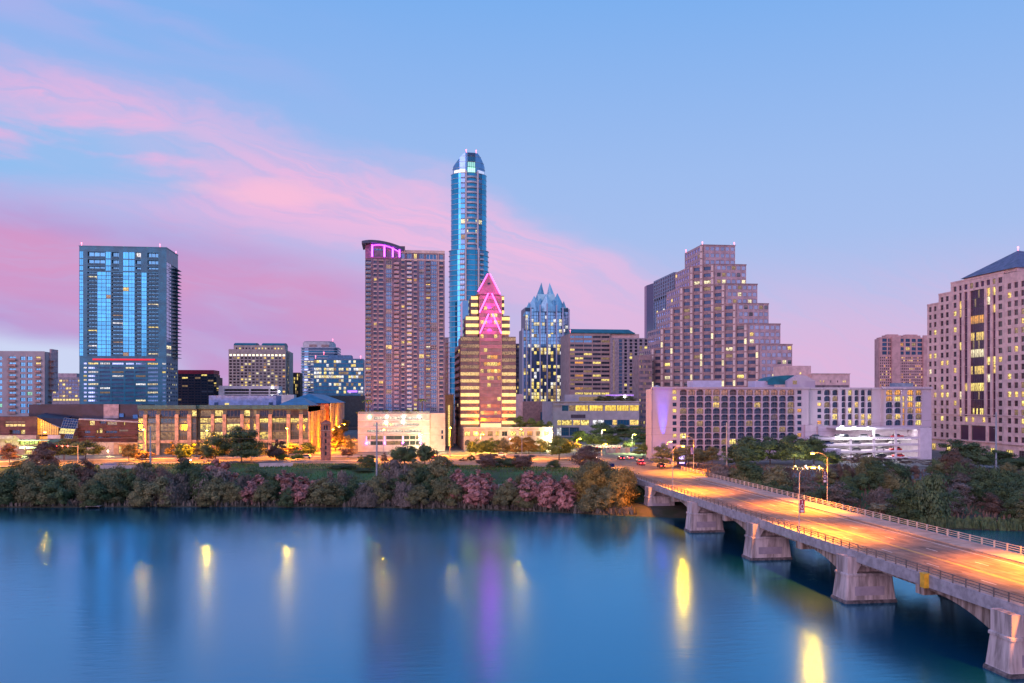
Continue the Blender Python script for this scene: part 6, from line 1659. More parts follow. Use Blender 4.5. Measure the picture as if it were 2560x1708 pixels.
GL_LOG = G('glass_loggia', (.05, .08, .15), .12, .35)
L_PINK = litmat('lit_pink_reflection', (.8, .34, .26), .55, (.16, .07, .07), .5)  # pinkish reflections on the top row put in as glow
arched_hotel()

def pink_block():
    fx, fy = zm(1560, 580, 3.734); Y = 450; X = lambda a: PX(fx(a), Y); z = lambda v: PH(2030, fy(v), Y)
    root = building('pink_block', X(1700), Y, 'plain pink stone block rising behind the arched hotel roof', 'building')
    body(root, X(1540), X(1746), Y, Y + 20, GZ, z(1250), M_PINKST)
    gx, gy = zm(1600, 920, 2.9375); f = south(gx(1262), Y - 4); zz = lambda v: f.z(2080, gy(v)); W = f.u(gx(1540))
    r_ = [(f.u(gx(a)), f.u(gx(a + 8)), zz(107), zz(92)) for a in (1322, 1345, 1397, 1448, 1490, 1504)]
    wall(f, 0, W, GZ, zz(42), r_, M_PINKST, root); windows(f, r_, root, GL_BRONZE, 3, .5, [(L_GOLD, 1)], .3, (1, 1, .06))
    body(root, f.O.x, f.O.x + W, Y - 3.2, Y - .1, GZ, zz(44), M_PINKST); m = MB(); m.obox(f.O, f.U, f.N, -.2, W + .3, -.4, .4, zz(45), zz(40)); m.add('cornice', M_PALEST, root)
    m = MB(); m.box(X(1640), X(1652), Y - .12, Y, z(1328), z(1312)); m.add('window', L_GOLD, root)
pink_block()

def far_hotel():
    fx, fy = zm(2160, 620, 2.45); Y = 760; f = south(fx(94), Y); z = lambda v: f.z(2255, fy(v)); u = lambda a: f.u(fx(a)); X = lambda a: PX(fx(a), Y)
    root = building('far_hotel', X(240), Y, 'distant pink hotel tower with rounded parapets left of the pyramid roofed office', 'hotel')
    M = mat('salmon_stone', (.66, .38, .36), .8, var=.08, scale=.2)
    up = [(u(a), u(b_), z(v + 20), z(v), .4) for v in (556, 582, 608, 634) for a, b_ in ((112, 140), (148, 158), (160, 190), (217, 244), (255, 282), (292, 318), (328, 357))]
    lo = [(u(a), u(a + 7), z(v + 10), z(v), .3) for v in range(668, 850, 17) for a in list(range(99, 165, 12)) + list(range(219, 365, 12))]
    wall(f, 0, u(392), GZ, z(548), up + lo, M, root); windows(f, up, root, GL_NAVY, 3, .12, WARMSET, style=(2, 1, .06)); windows(f, lo, root, GL_BRONZE, 4, .2, [(L_ORANGE, 2), (L_WARM, 2)], style=(1, 1, .06), most=200)
    body(root, X(94), X(392), Y + .8, Y + 5, GZ, z(550), M); body(root, X(150), X(392), Y + 5, Y + 24, GZ, z(550), M)
    m = MB(); m.obox(f.O, f.U, f.N, u(164), u(216), 0, 2.2, GZ, z(545)); m.add('stair_shaft', M, root); m = MB(); m.obox(f.O, f.U, f.N, u(358), u(392), 0, 1.6, GZ, z(535)); m.add('stair_shaft', M, root)
    for a, b_ in ((130, 228), (240, 345)):
        m = MB(); m.box(X(a), X(b_), Y - .2, Y + 6, z(549), z(536)); m.box(X(a + 18), X(b_ - 18), Y - .1, Y + 5.5, z(536), z(530)); m.add('parapet', M, root)
far_hotel()

def pyramid_office():
    fx, fy = zm(2160, 620, 2.45); X0 = PX(2510, 330); yf = y_at(X0, fx(387)); e = side_west(X0, yf); u = lambda a: e.u(fx(a)); zr = lambda v: e.z(fx(835), fy(v))
    root = building('pyramid_roof_office', X0, 345, 'large pink stone office with a pyramid roof and dark glass bays at the right edge', 'tower')
    S = M_PINKST; rows = [197 + 53.9 * k for k in range(16)]
    zz = [(zr(v + 17), zr(v - 17)) for v in rows]
    low = [(zr(1073), zr(1040)), (zr(1127), zr(1094)), (zr(1183), zr(1150))]
    tiers = [(387, 457, e.z(fx(420), fy(345))), (457, 531, e.z(fx(495), fy(279))), (531, 858, e.z(fx(835), fy(152)))]
    C1 = [(397, 413), (427, 443)], [(468, 486), (500, 518)], [(547, 566), (822, 846)]
    BAY = [(581, 597), (613, 633), (750, 772), (787, 805)]
    rng = random.Random(9)
    for k, (a, b_, zt) in enumerate(tiers):
        rects = [(u(p), u(q), c, d, .35) for c, d in zz + low for p, q in C1[k] if d < zt - .6]
        bay = []
        if k == 2:
            bay = [(u(p), u(q), c - .9, d + .35, .5) for c, d in zz[1:] for p, q in BAY]
            top = [(u(p), u(q), c, d, .35) for c, d in zz[:1] for p, q in ((581, 597), (613, 633), (648, 668), (680, 702), (714, 735), (750, 772), (787, 805))]
            big = [(u(648), u(735), zz[15][0] - .4, zz[1][1] + .3, .6)]
            lw = [(u(p), u(q), c, d, .35) for c, d in low[:1] for p, q in ((585, 603), (617, 634), (655, 675), (723, 742), (757, 777))]
            lw += [(u(p), u(q), low[2][0] - .5, low[1][1], .5) for p, q in ((588, 640), (655, 745), (760, 805))]
        wall(e, u(a), u(b_) if k < 2 else 0 + u(fx and 858), GZ, zt, rects + (bay + top + big + lw if k == 2 else []), S, root, name='wall')
        windows(e, rects, root, GL_BRONZE, 60 + k, .16, [(L_WARM, 2), (L_GOLD, 2), (L_PALE, 1)], style=(1, 2, .05))
        if k == 2:
            windows(e, bay, root, GL_PLUM, 63, .28, [(L_GOLD, 3), (L_WARM, 2), (L_PALE, 1)], style=(1, 1, .04)); windows(e, top + lw, root, GL_PLUM, 64, .15, WARMSET, style=(1, 1, .05))
            rb, force = [], {}
            for j, (c, d) in enumerate(zz[1:]):
                for q in range(8):
                    w0 = u(648) + (u(735) - u(648)) * q / 8; w1 = u(648) + (u(735) - u(648)) * (q + 1) / 8
                    rb.append((w0 + .03, w1 - .03, c - .9, d + .3, .6))
                    p = {3: .85, 5: .9, 7: 1, 9: .9, 11: .8, 14: .6}.get(j, .05)
                    if rng.random() < p: force[len(rb) - 1] = {3: L_ORANGE, 5: L_WARM, 7: L_PALE, 9: L_WARM, 11: L_GOLD, 14: L_GOLD}.get(j, L_DIM)
            windows(e, rb, root, GL_PLUM, 65, 0, depth=.6, style=(1, 1, .03), force=force)
        ya, yb_ = e.pt(u(b_), 0).y, e.pt(u(a), 0).y
        body(root, X0 + .9, X0 + 46, ya + (0 if k < 2 else .9), yb_ - .05, GZ, zt - .25, S)
        so = Face((X0, ya), (1, 0)); 
        if k < 2: pass
        nf = Face((X0 + 46, yb_), (-1, 0)); m = MB(); m.box(X0 - .15, X0 + .6, ya, yb_, zt - .3, zt + .35); m.add('coping', S, root)
    for v, t_ in ((1023, .35), (1192, .8)):
        m = MB(); m.obox(e.O, e.U, e.N, u(387), u(858), 0, t_, zr(v + 6), zr(v)); m.add('stone_ledge', S, root)
    # nearer range, stepping forward
    x2 = X0 - 2.2; y2 = 327.0; e2 = side_west(x2, y2); zt2 = zr(172); L2 = 26
    r2 = [(2.0 + q * 3.9, 4.2 + q * 3.9, c, d, .35) for c, d in zz[1:] + low for q in range(6) if d < zt2 - 1]
    wall(e2, 0, L2, GZ, zt2, r2, S, root); windows(e2, r2, root, GL_BRONZE, 70, .25, [(L_WARM, 2), (L_GOLD, 2), (L_DIM, 2), (L_GREEN, .2)], style=(1, 2, .05))
    body(root, x2 + .9, X0 + 40, y2 - L2, y2 - .05, GZ, zt2 - .2, S); nf = Face((X0, y2), (-1, 0)); wall(nf, 0, X0 - x2, GZ, zt2, [], S, root)
    for v, t_ in ((1023, .35), (1192, .8)):
        m = MB(); m.obox(e2.O, e2.U, e2.N, 0, L2, 0, t_, zr(v + 6), zr(v)); m.add('stone_ledge', S, root)
    g0 = [(1.5 + q * 7.5, 5.5 + q * 7.5, GZ + .3, zr(1225), .7) for q in range(3)]
    for q in range(3):
        put('window', unit_window((3, 3, .03)), e2.pt(3.5 + q * 7.5, (GZ + zr(1225)) / 2, .1), root, L_GOLD if q == 0 else GL_BRONZE, (3.6, .3, zr(1225) - GZ - .6), e2.rz)
    for q in range(5):
        put('window', unit_window((2, 3, .03)), e.pt(u(430 + q * 90), (GZ + zr(1225)) / 2, .1), root, [L_WARM, L_GOLD, GL_BRONZE, L_DIM, L_GOLD][q], (2.6, .3, zr(1225) - GZ - .6), e.rz)
    # pyramid roof
    zb = zr(140); zt = e.z(fx(870), fy(50)) + 4; ya, yb_ = 322, e.pt(u(597), 0).y
    m = MB(); c = [(X0 - .6, ya, zb), (X0 + 52, ya, zb), (X0 + 52, yb_, zb), (X0 - .6, yb_, zb)]; xm, ym = X0 + 12, 338
    for i in range(4): m.poly([c[i], c[(i + 1) % 4], (xm, ym, zt)])
    m.poly(c[::-1]); m.add('roof', mat('slate_blue_roof', (.13, .14, .24), .5, var=.15, scale=.5), root); beacon(root, (xm, ym, zt - .6))
    m = MB(); m.box(X0 + .5, X0 + 45, ya + 1, yb_ - 1, zr(160), zb); m.add('roof_plinth', S, root)
    for q in ((X0 + .3, e.pt(u(400), 0).y, tiers[0][2]), (X0 + .3, e.pt(u(462), 0).y, tiers[1][2])): pass
GL_PLUM = G('glass_plum_dark', (.13, .06, .11), .1, .5)
pyramid_office()

# ================================================================== trees
def leafmat(name, c1, c2, rnd=.25):
    m = bpy.data.materials.new(name); m.use_nodes = True
    t = NT(m.node_tree); b = t.n['Principled BSDF']
    oi = t.new('ShaderNodeObjectInfo').outputs['Random']
    geo = t.new('ShaderNodeNewGeometry').outputs['Position']
    n = t.m('ADD', t.m('MULTIPLY', t.noise(geo, .55, 3, .6), .7), t.m('MULTIPLY', t.noise(geo, 3.5, 2), .3))
    c = t.mix(t.ss(n, .38, .62), c2, c1)
    c = t.mix(1.0, c, t.ramp(oi, [(0, (1 - rnd, 1 - rnd * .9, 1 - rnd)), (1, (1 + rnd, 1 + rnd * .8, 1 + rnd))]), 'MULTIPLY')
    t.put(b.inputs['Base Color'], c); b.inputs['Roughness'].default_value = .65; b.inputs['Specular IOR Level'].default_value = .25
    tr = t.new('ShaderNodeBsdfTranslucent'); t.put(tr.inputs[0], c); mx = t.new('ShaderNodeMixShader'); mx.inputs[0].default_value = .18
    out = [n_ for n_ in t.n if n_.type == 'OUTPUT_MATERIAL'][0]
    t.l.new(b.outputs[0], mx.inputs[1]); t.l.new(tr.outputs[0], mx.inputs[2]); t.l.new(mx.outputs[0], out.inputs[0])
    return m
M_BARK = mat('bark', (.12, .09, .07), .9, var=.25, scale=2, bump=.3)
LEAF = {
    'oak': leafmat('leaf_oak', (0.127, 0.199, 0.082), (0.059, 0.106, 0.059)),
    'olive': leafmat('leaf_olive', (0.281, 0.281, 0.127), (0.125, 0.145, 0.077)),
    'grey': leafmat('leaf_grey', (0.264, 0.233, 0.203), (0.126, 0.118, 0.100)),
    'brown': leafmat('leaf_brown', (0.244, 0.162, 0.121), (0.118, 0.092, 0.076)),
    'pink': leafmat('leaf_pink', (0.607, 0.321, 0.288), (0.289, 0.144, 0.129)),
    'gold': leafmat('leaf_gold_lamplit', (0.486, 0.346, 0.091), (0.201, 0.168, 0.059)),  # golden tone carries the lamplight on these leaves
    'green': leafmat('leaf_green', (0.233, 0.325, 0.070), (0.098, 0.155, 0.048)),
    'pale': leafmat('leaf_pale', (0.445, 0.445, 0.283), (0.235, 0.252, 0.168)),
}
def make_crown(name, seed, n, shape, leaf, clumps=34, spread=.30, droop=0.0, flat=1.0):
    """crown in a unit box (x,y in -.5...5, z 0..1): leaves gathered in clumps through an uneven volume"""
    rng = random.Random(seed); mb = MB(); cl = []
    while len(cl) < clumps:
        x, y, z = rng.uniform(-.5, .5), rng.uniform(-.5, .5), rng.uniform(0.02, .98)
        r_ = shape(z) * (.82 + .3 * noise.noise((x * 3 + seed, y * 3, z * 3)))
        d = math.hypot(x, y)
        if d > r_ or d < r_ * .3 and z < .75 and rng.random() < .8: continue
        cl.append((x, y, z, spread * rng.uniform(.55, 1.1) * (.6 + .4 * shape(z) * 2)))
    c0 = Vector((0, 0, .45))
    for i in range(n):
        x, y, z, rr = cl[rng.randrange(len(cl))]
        v = Vector((rng.gauss(0, 1), rng.gauss(0, 1), rng.gauss(0, 1))).normalized()
        k = rr * .5 * (rng.random() ** .45) * (1.55 if rng.random() < .16 else 1.0)
        p = Vector((x, y, z)) + Vector((v.x * k, v.y * k, v.z * k * .8))
        if droop: p.z -= droop * rng.random() ** 2 * (.4 + math.hypot(p.x, p.y))
        if p.z < 0: p.z = rng.random() * .1
        nrm = (v * .8 + (p - c0).normalized() * .7 + Vector((rng.gauss(0, .45), rng.gauss(0, .45), rng.gauss(0, .45) + .2))).normalized()
        a = nrm.orthogonal().normalized(); b_ = nrm.cross(a); an = rng.random() * 6.28
        a, b_ = a * math.cos(an) + b_ * math.sin(an), b_ * math.cos(an) - a * math.sin(an)
        s = leaf * rng.uniform(.6, 1.35); L = s * (2.2 if droop else 1.25)
        if droop: a = (Vector((v.x * .3, v.y * .3, -1))).normalized(); b_ = nrm.cross(a).normalized()
        mb.quad(p - b_ * s * .5, p + a * L * .5 - b_ * s * .08, p + b_ * s * .5 + nrm * s * .12, p - a * L * .5)
    return mb.mesh(name)
sph = lambda z: .5 * math.sqrt(max(0, 1 - (2 * z - 1) ** 2))
dome = lambda z: .5 * math.sqrt(max(0, 1 - max(0, (z - .3) / .7) ** 2)) * (.75 + .25 * min(1, z / .3))
umb = lambda z: .5 * math.sqrt(max(0, 1 - ((z - .35) / .65) ** 2)) if z > .35 else .5 * (.35 + .65 * z / .35)
cone = lambda z: .5 * (1 - z) ** .8
bush = lambda z: .5 * math.sqrt(max(0, 1 - z ** 2.2))
CROWN = {}
for k_, args in {'round': (sph, 5200, .042, 40, .34, 0), 'dome': (dome, 7500, .035, 44, .36, 0), 'umbrella': (umb, 5200, .036, 48, .26, 0), 'conifer': (cone, 2400, .05, 34, .24, 0),
                 'bush': (bush, 8000, .035, 40, .40, 0), 'willow': (dome, 7000, .030, 40, .34, .55), 'blossom': (dome, 4200, .058, 56, .24, 0), 'sparse': (umb, 2300, .036, 34, .22, 0)}.items():
    CROWN[k_] = [make_crown('crown', 11 * j + len(k_), args[1], args[0], args[2], args[3], args[4], args[5]) for j in range(2 if k_ not in ('bush', 'willow', 'blossom', 'dome') else 3)]
    for me in CROWN[k_]: me.materials.append(LEAF['oak'])
def make_trunk(seed, limbs=5, fork=.45):
    rng = random.Random(seed); mb = MB()
    mb.tube([(0, 0, -.06), (.01, 0, .12), (rng.uniform(-.03, .03), rng.uniform(-.03, .03), fork)], [.045, .034, .026], 7)
    for i in range(limbs):
        a = 6.28 * i / limbs + rng.random(); z0 = fork * rng.uniform(.7, 1.0); r_ = rng.uniform(.16, .3)
        mb.tube([(0, 0, z0), (math.cos(a) * r_ * .5, math.sin(a) * r_ * .5, z0 + .14), (math.cos(a) * r_, math.sin(a) * r_, z0 + rng.uniform(.25, .4))], [.02, .014, .006], 5)
    me = mb.mesh('trunk'); me.materials.append(M_BARK); return me
TRUNK = [make_trunk(1), make_trunk(2, 6, .35), make_trunk(3, 4, .5)]
trng = random.Random(77)
LMK = [(185, 'the grey condominium'), (345, 'the wide blue glass tower'), (500, 'the left mid-rise office bays'), (640, 'the middle mid-rise office bays'), (775, 'the right mid-rise office bays'), (905, 'the brick bell tower'), (1115, 'the mauve brick tower'),
       (1300, 'the neon pyramid tower'), (1430, 'the spiked crown tower'), (1640, 'the low white hall'), (1800, 'the blue lit hotel end'), (1920, 'the arched hotel middle'), (2030, 'the glowing park lamps'), (2170, 'the lilac stair box'), (2330, 'the hotel parking decks'), (2420, 'the big spreading oak'), (9999, 'the pyramid roofed office')]
def landmark(px): return next(n for a, n in LMK if px < a)
ORDN = ['first', 'second', 'third', 'fourth', 'fifth', 'sixth', 'seventh', 'eighth', 'ninth', 'tenth', 'eleventh', 'twelfth', 'thirteenth', 'fourteenth', 'fifteenth', 'sixteenth', 'seventeenth', 'eighteenth', 'nineteenth', 'twentieth']
def bush_batch(specs, group):
    """specs: (px, x, y, w, h, shape, leaf, kind words, row words)"""
    seen = {}
    for sp_ in sorted(specs): 
        key = (landmark(sp_[0]), sp_[7], sp_[8]); seen.setdefault(key, []).append(sp_)
    for (lm_, kw, rw), L in seen.items():
        for k, (p_, x, y, w, h, sh, lf, _, _) in enumerate(L):
            lab_ = ('%s %s, below %s' % (kw, rw, lm_)) if len(L) == 1 else '%s %s from left, %s, below %s' % (ORDN[k], kw, rw, lm_)
            tree(x, y, w, h, sh, lf, lab_, group, .02, 'bush')
def tree(x, y, w, h, shape, leaf, label, group=None, clear=.25, name='tree', zb=None, cat=None):
    """w crown width, h full height, clear = share of the height below the crown"""
    gz = (ground_z(x, y) if zb is None else zb) - .1
    cat = cat or ('shrub' if name in ('shrub', 'bush') else 'tree')
    r_ = thing(name, (x, y, gz), label, cat, group, trng.random() * 6.28)
    tr = put('trunk', TRUNK[trng.randrange(3)], (0, 0, 0), None, None, (h * .55 if clear > .1 else h * .4,) * 2 + (h * .95 if clear > .1 else h * .8,)); tr.parent = r_
    cr = bpy.data.objects.new('crown', CROWN[shape][trng.randrange(len(CROWN[shape]))]); COL.objects.link(cr); cr.parent = r_
    cr.location = (0, 0, h * clear); cr.scale = (w * trng.uniform(.92, 1.08), w * trng.uniform(.92, 1.08), h * (1 - clear)); cr.rotation_euler = (0, 0, trng.random() * 6.28)
    cr.material_slots[0].link = 'OBJECT'; cr.material_slots[0].material = LEAF[leaf]
    return r_
def tpx(px, ytop, wpx, Y, shape, leaf, label, group=None, clear=.25, name='tree', zb=None):
    x = PX(px, Y); gz = ground_z(x, Y) if zb is None else zb
    h = (PH(px, ytop, Y) - gz) * 1.04; w = wpx * Zd(px, Y) / FPX * 1.28; clear *= .8
    return tree(x, Y, w, h, shape, leaf, label, group, clear, name, zb)

# --- waterside thicket, west of the bridge -------------------------------------------
WG = 'bushes along the west waterline'
KINDW = {'grey': 'grey willow bush', 'brown': 'brown bush', 'olive': 'olive bush', 'pink': 'pink blossom bush', 'gold': 'lamplit golden bush', 'oak': 'dark green bush', 'pale': 'pale bush'}
BATCH = []
KIND = {'grey': ('willow', 'grey-green willow bush hanging over the waterline of the west bank'), 'brown': ('bush', 'brownish bush in the thicket on the west waterline'),
        'olive': ('bush', 'olive green bush in the thicket on the west waterline'), 'pink': ('blossom', 'pink-brown seeded tree in the thicket on the west waterline'),
        'gold': ('bush', 'lamplit golden olive bush on the waterline just left of the bridge'), 'oak': ('bush', 'dark green bush in the thicket on the west waterline')}
def zone(px):
    if px < 300: return ['olive', 'brown', 'oak', 'olive', 'oak']
    if px < 460: return ['grey', 'brown', 'oak', 'olive']
    if px < 760: return ['pink', 'grey', 'pink', 'oak', 'olive']
    if px < 1120: return ['grey', 'olive', 'oak', 'oak', 'olive']
    if px < 1440: return ['pink', 'olive', 'pink', 'pink', 'olive']
    return ['gold', 'gold', 'olive']
px = -70
while px < 1570:
    for row in range(3):
        z_ = zone(px); lf = z_[trng.randrange(len(z_))]
        p_ = px + trng.uniform(-22, 22); Y = bank_y(PX(p_, 262)) ; Y = bank_y(PX(p_, Y))
        off = (1.5, 7.5, 15)[row] + trng.uniform(-1, 2)
        if row == 2 and (560 < px < 960 and trng.random() < .75 or 1100 < px < 1430): continue
        Y += off; h = (7.2, 8.6, 9.0)[row] * trng.uniform(.78, 1.16); w = h * trng.uniform(.95, 1.35)
        if lf == 'gold': h *= 1.12
        if 600 < px < 960: h *= .86 if row else .95
        sh, lab = KIND[lf]
        BATCH.append((p_, PX(p_, Y), Y, w, h, sh, lf, KINDW[lf], ('on the waterline', 'behind front row', 'in back row')[row]))
    px += 42 if px > 60 else 50
bush_batch(BATCH, WG)
# individually recognisable bank and park trees
tpx(1096, 1143, 74, 268, 'dome', 'olive', 'tall rounded olive tree rising above the pink bushes, left of the park lawn', clear=.12)
tpx(1030, 1152, 50, 274, 'round', 'olive', 'olive tree standing just left of the tall rounded olive tree', clear=.15)
tpx(1470, 1116, 70, 276, 'dome', 'brown', 'flat topped brown tree at the corner of the bridge and the lawn', clear=.3)
tpx(1480, 1166, 56, 264, 'bush', 'brown', 'dark bush at the foot of the flat topped brown tree', clear=.02, name='bush')
tpx(1308, 1136, 54, 291, 'round', 'brown', 'round purple-brown tree in the middle of the park', clear=.12)
tpx(1218, 1132, 52, 294, 'round', 'brown', 'round reddish tree left of the round purple-brown park tree', clear=.12)
tpx(1262, 1140, 56, 302, 'dome', 'oak', 'dark green tree between the two round brown park trees', clear=.1)
tpx(1384, 1150, 36, 294, 'bush', 'oak', 'small dark bush on the lawn below the big green oak', clear=.02, name='bush')
tpx(1398, 1086, 76, 332, 'dome', 'green', 'big green oak beside the street, left of the bridge end', clear=.3)
tpx(922, 1138, 40, 306, 'dome', 'oak', 'dark tree at the left edge of the garden below the podium garage', clear=.12)
tpx(1012, 1106, 52, 312, 'dome', 'oak', 'dark leafy tree backlit by the street below the podium garage', clear=.2)
tpx(1062, 1104, 48, 314, 'dome', 'oak', 'dark leafy tree right of its backlit twin below the podium garage', clear=.22)
tpx(1002, 1122, 40, 320, 'round', 'oak', 'slender dark tree left of the backlit pair below the podium garage', clear=.2)
for q, (a, t_, w) in enumerate(((902, 1135, 24), (960, 1128, 22), (1105, 1132, 24), (1158, 1142, 22), (1178, 1130, 20))):
    tpx(a, t_, w, 331, 'conifer', 'brown' if q % 2 else 'oak', ['small dark conifer by the crossing below the brick bell tower', 'small brown conifer in front of the podium garage', 'small conifer beside the alley left of the neon pyramid tower', 'small brown conifer in front of the arched podium corner', 'small conifer right of the arched podium corner'][q], clear=.12, name='conifer')
for q, (a, t_, w, Y) in enumerate(((1000, 1172, 70, 300), (905, 1170, 60, 300), (1130, 1160, 60, 305), (1165, 1168, 50, 300), (1240, 1172, 50, 302), (1430, 1180, 60, 290), (860, 1160, 70, 305))):
    tpx(a, t_, w, Y, 'bush', 'oak', 'low dark shrub on the park lawn below ' + ['the podium garage wall', 'the left end of the podium garage', 'the alley beside the pyramid tower', 'the arched podium corner', 'the red tree', 'the bridge approach', 'the brick bell tower'][q], 'park shrubs on the lawn', .01, 'shrub')
# street trees along the riverside street
tpx(604, 1070, 84, 330, 'dome', 'oak', 'largest dark live oak in front of the mid-rise office', clear=.25)
tpx(538, 1076, 60, 334, 'dome', 'oak', 'dark green oak left of the largest live oak by the mid-rise office', clear=.25)
ST = 'young street trees before the mid-rise office'
for q, a in enumerate((432, 462, 492, 520, 556, 628, 655, 690, 722, 745)):
    tpx(a, 1100 + (q * 7) % 16, 38 + (q * 5) % 14, 341 if q % 2 else 366, 'round' if q % 3 else 'conifer', ['gold', 'green', 'olive', 'brown'][q % 4], '%s young street tree from the left before the mid-rise office' % ORDN[q], ST, .2)
tpx(770, 1108, 42, 372, 'dome', 'green', 'green tree at the right corner of the mid-rise office', clear=.2)
tpx(870, 1122, 36, 352, 'round', 'brown', 'small round tree on the corner right of the brick bell tower', clear=.3)
tpx(705, 1130, 30, 342, 'dome', 'green', 'bright green conical street tree near the right end of the mid-rise office', clear=.15)
tpx(322, 1108, 40, 342, 'round', 'gold', 'golden lit tree between the civic hall and the mid-rise office', clear=.25)
tpx(356, 1124, 44, 352, 'dome', 'brown', 'brown tree right of the golden lit tree', clear=.2)
tpx(160, 1096, 64, 352, 'dome', 'oak', 'dark oak left of centre in front of the civic hall', clear=.3); tpx(214, 1098, 72, 350, 'dome', 'oak', 'wide dark oak with a lit trunk in front of the civic hall', clear=.35)
tpx(112, 1108, 64, 306, 'dome', 'brown', 'large brown tree before the street at the civic hall entrance', clear=.25); tpx(24, 1110, 40, 338, 'dome', 'brown', 'brown tree by the street at the left edge', clear=.3)
tpx(62, 1150, 60, 318, 'dome', 'olive', 'olive tree on the bank left of the large brown tree', clear=.1)
SS = 'trees lining the side street'
for q, (a, t_, Y) in enumerate(((850, 1082, 420), (843, 1070, 455), (846, 1062, 500), (838, 1060, 540), (872, 1090, 392), (838, 1092, 400), (858, 1050, 560))):
    tpx(a, t_, 26, Y, 'round', 'gold', ['orange lit tree on the side street beside the bell tower top', 'orange lit tree further up the side street, left side', 'orange lit tree halfway up the side street', 'orange lit tree near the top of the side street', 'orange lit tree nearest the podium garage on the side street', 'orange lit tree nearest the brick bell tower on the side street', 'farthest orange lit tree up the side street'][q], SS, .25)
PG = 'lit trees before the arched podium'
for q, (a, t_, w, lf) in enumerate(((1190, 1098, 44, 'green'), (1225, 1095, 46, 'green'), (1255, 1098, 44, 'olive'), (1290, 1094, 52, 'gold'), (1322, 1096, 46, 'gold'), (1350, 1100, 40, 'green'))):
    tpx(a, t_ - 2, w * .9, 372, 'dome', lf, ['green lit tree at the left end of the arched podium', 'green lit tree, second from the left before the arched podium', 'olive tree in the middle before the arched podium', 'brightest golden lit tree before the arched podium', 'golden tree right of the brightest golden tree before the podium', 'green tree at the right end of the arched podium'][q], PG, .14)
for q, (a, t_, w, Y, lf) in enumerate(((1452, 1078, 50, 440, 'green'), (1500, 1058, 66, 470, 'oak'), (1485, 1085, 44, 420, 'green'), (1528, 1086, 46, 410, 'green'), (1560, 1062, 70, 480, 'oak'), (1592, 1066, 50, 470, 'oak'), (1612, 1082, 60, 430, 'oak'), (1572, 1098, 26, 380, 'olive'))):
    tpx(a, t_, w, Y, 'dome', lf, ['green lit tree at the left of the avenue crossing', 'tall dark tree in front of the low white hall', 'bright green tree with lit branches at the crossing', 'green lit tree with glowing trunk behind the traffic lights', 'dark spreading tree at the right end of the low white hall', 'dark tree next to the plum office annex', 'dark tree left of the blue lit hotel wall', 'small palm-like tree behind the construction fence'][q], clear=.3)
tpx(1608, 1108, 52, 345, 'dome', 'green', 'bright green lamp-lit tree left of the blue lit hotel wall', clear=.3)
for q, (a, t_, w, lf) in enumerate(((1655, 1112, 60, 'olive'), (1722, 1112, 74, 'olive'), (1748, 1124, 62, 'gold'), (1700, 1120, 54, 'gold'), (1780, 1118, 44, 'olive'))):
    tpx(a, t_, w * .85, 292 + 3 * q, 'dome', lf, ['olive street tree below the blue lit wall', 'wide olive tree behind the lilac sign', 'golden tree right of the lilac sign', 'golden tree directly behind the lilac sign', 'olive tree left of the bare grey pole'][q], clear=.3)
OA = 'dark oaks before the arched hotel'
for q, (a, t_, w, Y) in enumerate(((1870, 1098, 90, 303), (1925, 1092, 96, 307), (1985, 1094, 92, 303), (2035, 1100, 80, 306), (1840, 1112, 70, 298), (2080, 1128, 60, 296))):
    tpx(a, t_ - 4, w * .85, Y - 8, 'dome', 'oak', ['dark oak before the arched hotel, second from the left of its row', 'tallest dark oak before the arched hotel', 'dark oak above the glowing park lamps', 'dark oak left of the lilac stair box', 'leftmost dark oak before the arched hotel', 'low dark tree right of the park lamps'][q], OA, .22)
# --- east bank ----------------------------------------------------------------------
for q, (a, t_, w, Y) in enumerate(((2130, 1136, 60, 284), (2168, 1132, 70, 286), (2205, 1142, 60, 282), (2265, 1144, 56, 284), (2325, 1150, 60, 280), (2355, 1148, 50, 284))):
    tpx(a, t_, w, Y, 'sparse', 'brown', '%s thin backlit tree from the left before the lit parking decks' % ORDN[q], 'thin trees before the parking decks', .35)
tpx(2400, 1102, 104, 276, 'dome', 'oak', 'big dark spreading oak below the pyramid roofed office', clear=.3); tpx(2448, 1118, 76, 272, 'dome', 'oak', 'dark oak right of the big spreading oak', clear=.25); tpx(2500, 1128, 80, 290, 'dome', 'oak', 'dark tree by the tall grey pole at the right', clear=.2); tpx(2545, 1140, 80, 270, 'dome', 'oak', 'dark tree at the right edge behind the willow', clear=.15)
tpx(2480, 1166, 100, 232, 'willow', 'oak', 'tall dark willow on the east bank near the right edge', clear=.02); tpx(2552, 1200, 80, 218, 'willow', 'oak', 'dark willow bush cut by the right edge', clear=.02)
tpx(2202, 1256, 50, 214, 'round', 'pale', 'pale grey-green bush on the east waterline, left one of a pair', clear=.05, name='bush'); tpx(2245, 1260, 44, 211, 'round', 'pale', 'pale grey-green bush on the east waterline, right one of a pair', clear=.05, name='bush')
EB = 'bushes on the east bank slope'; EBS = []
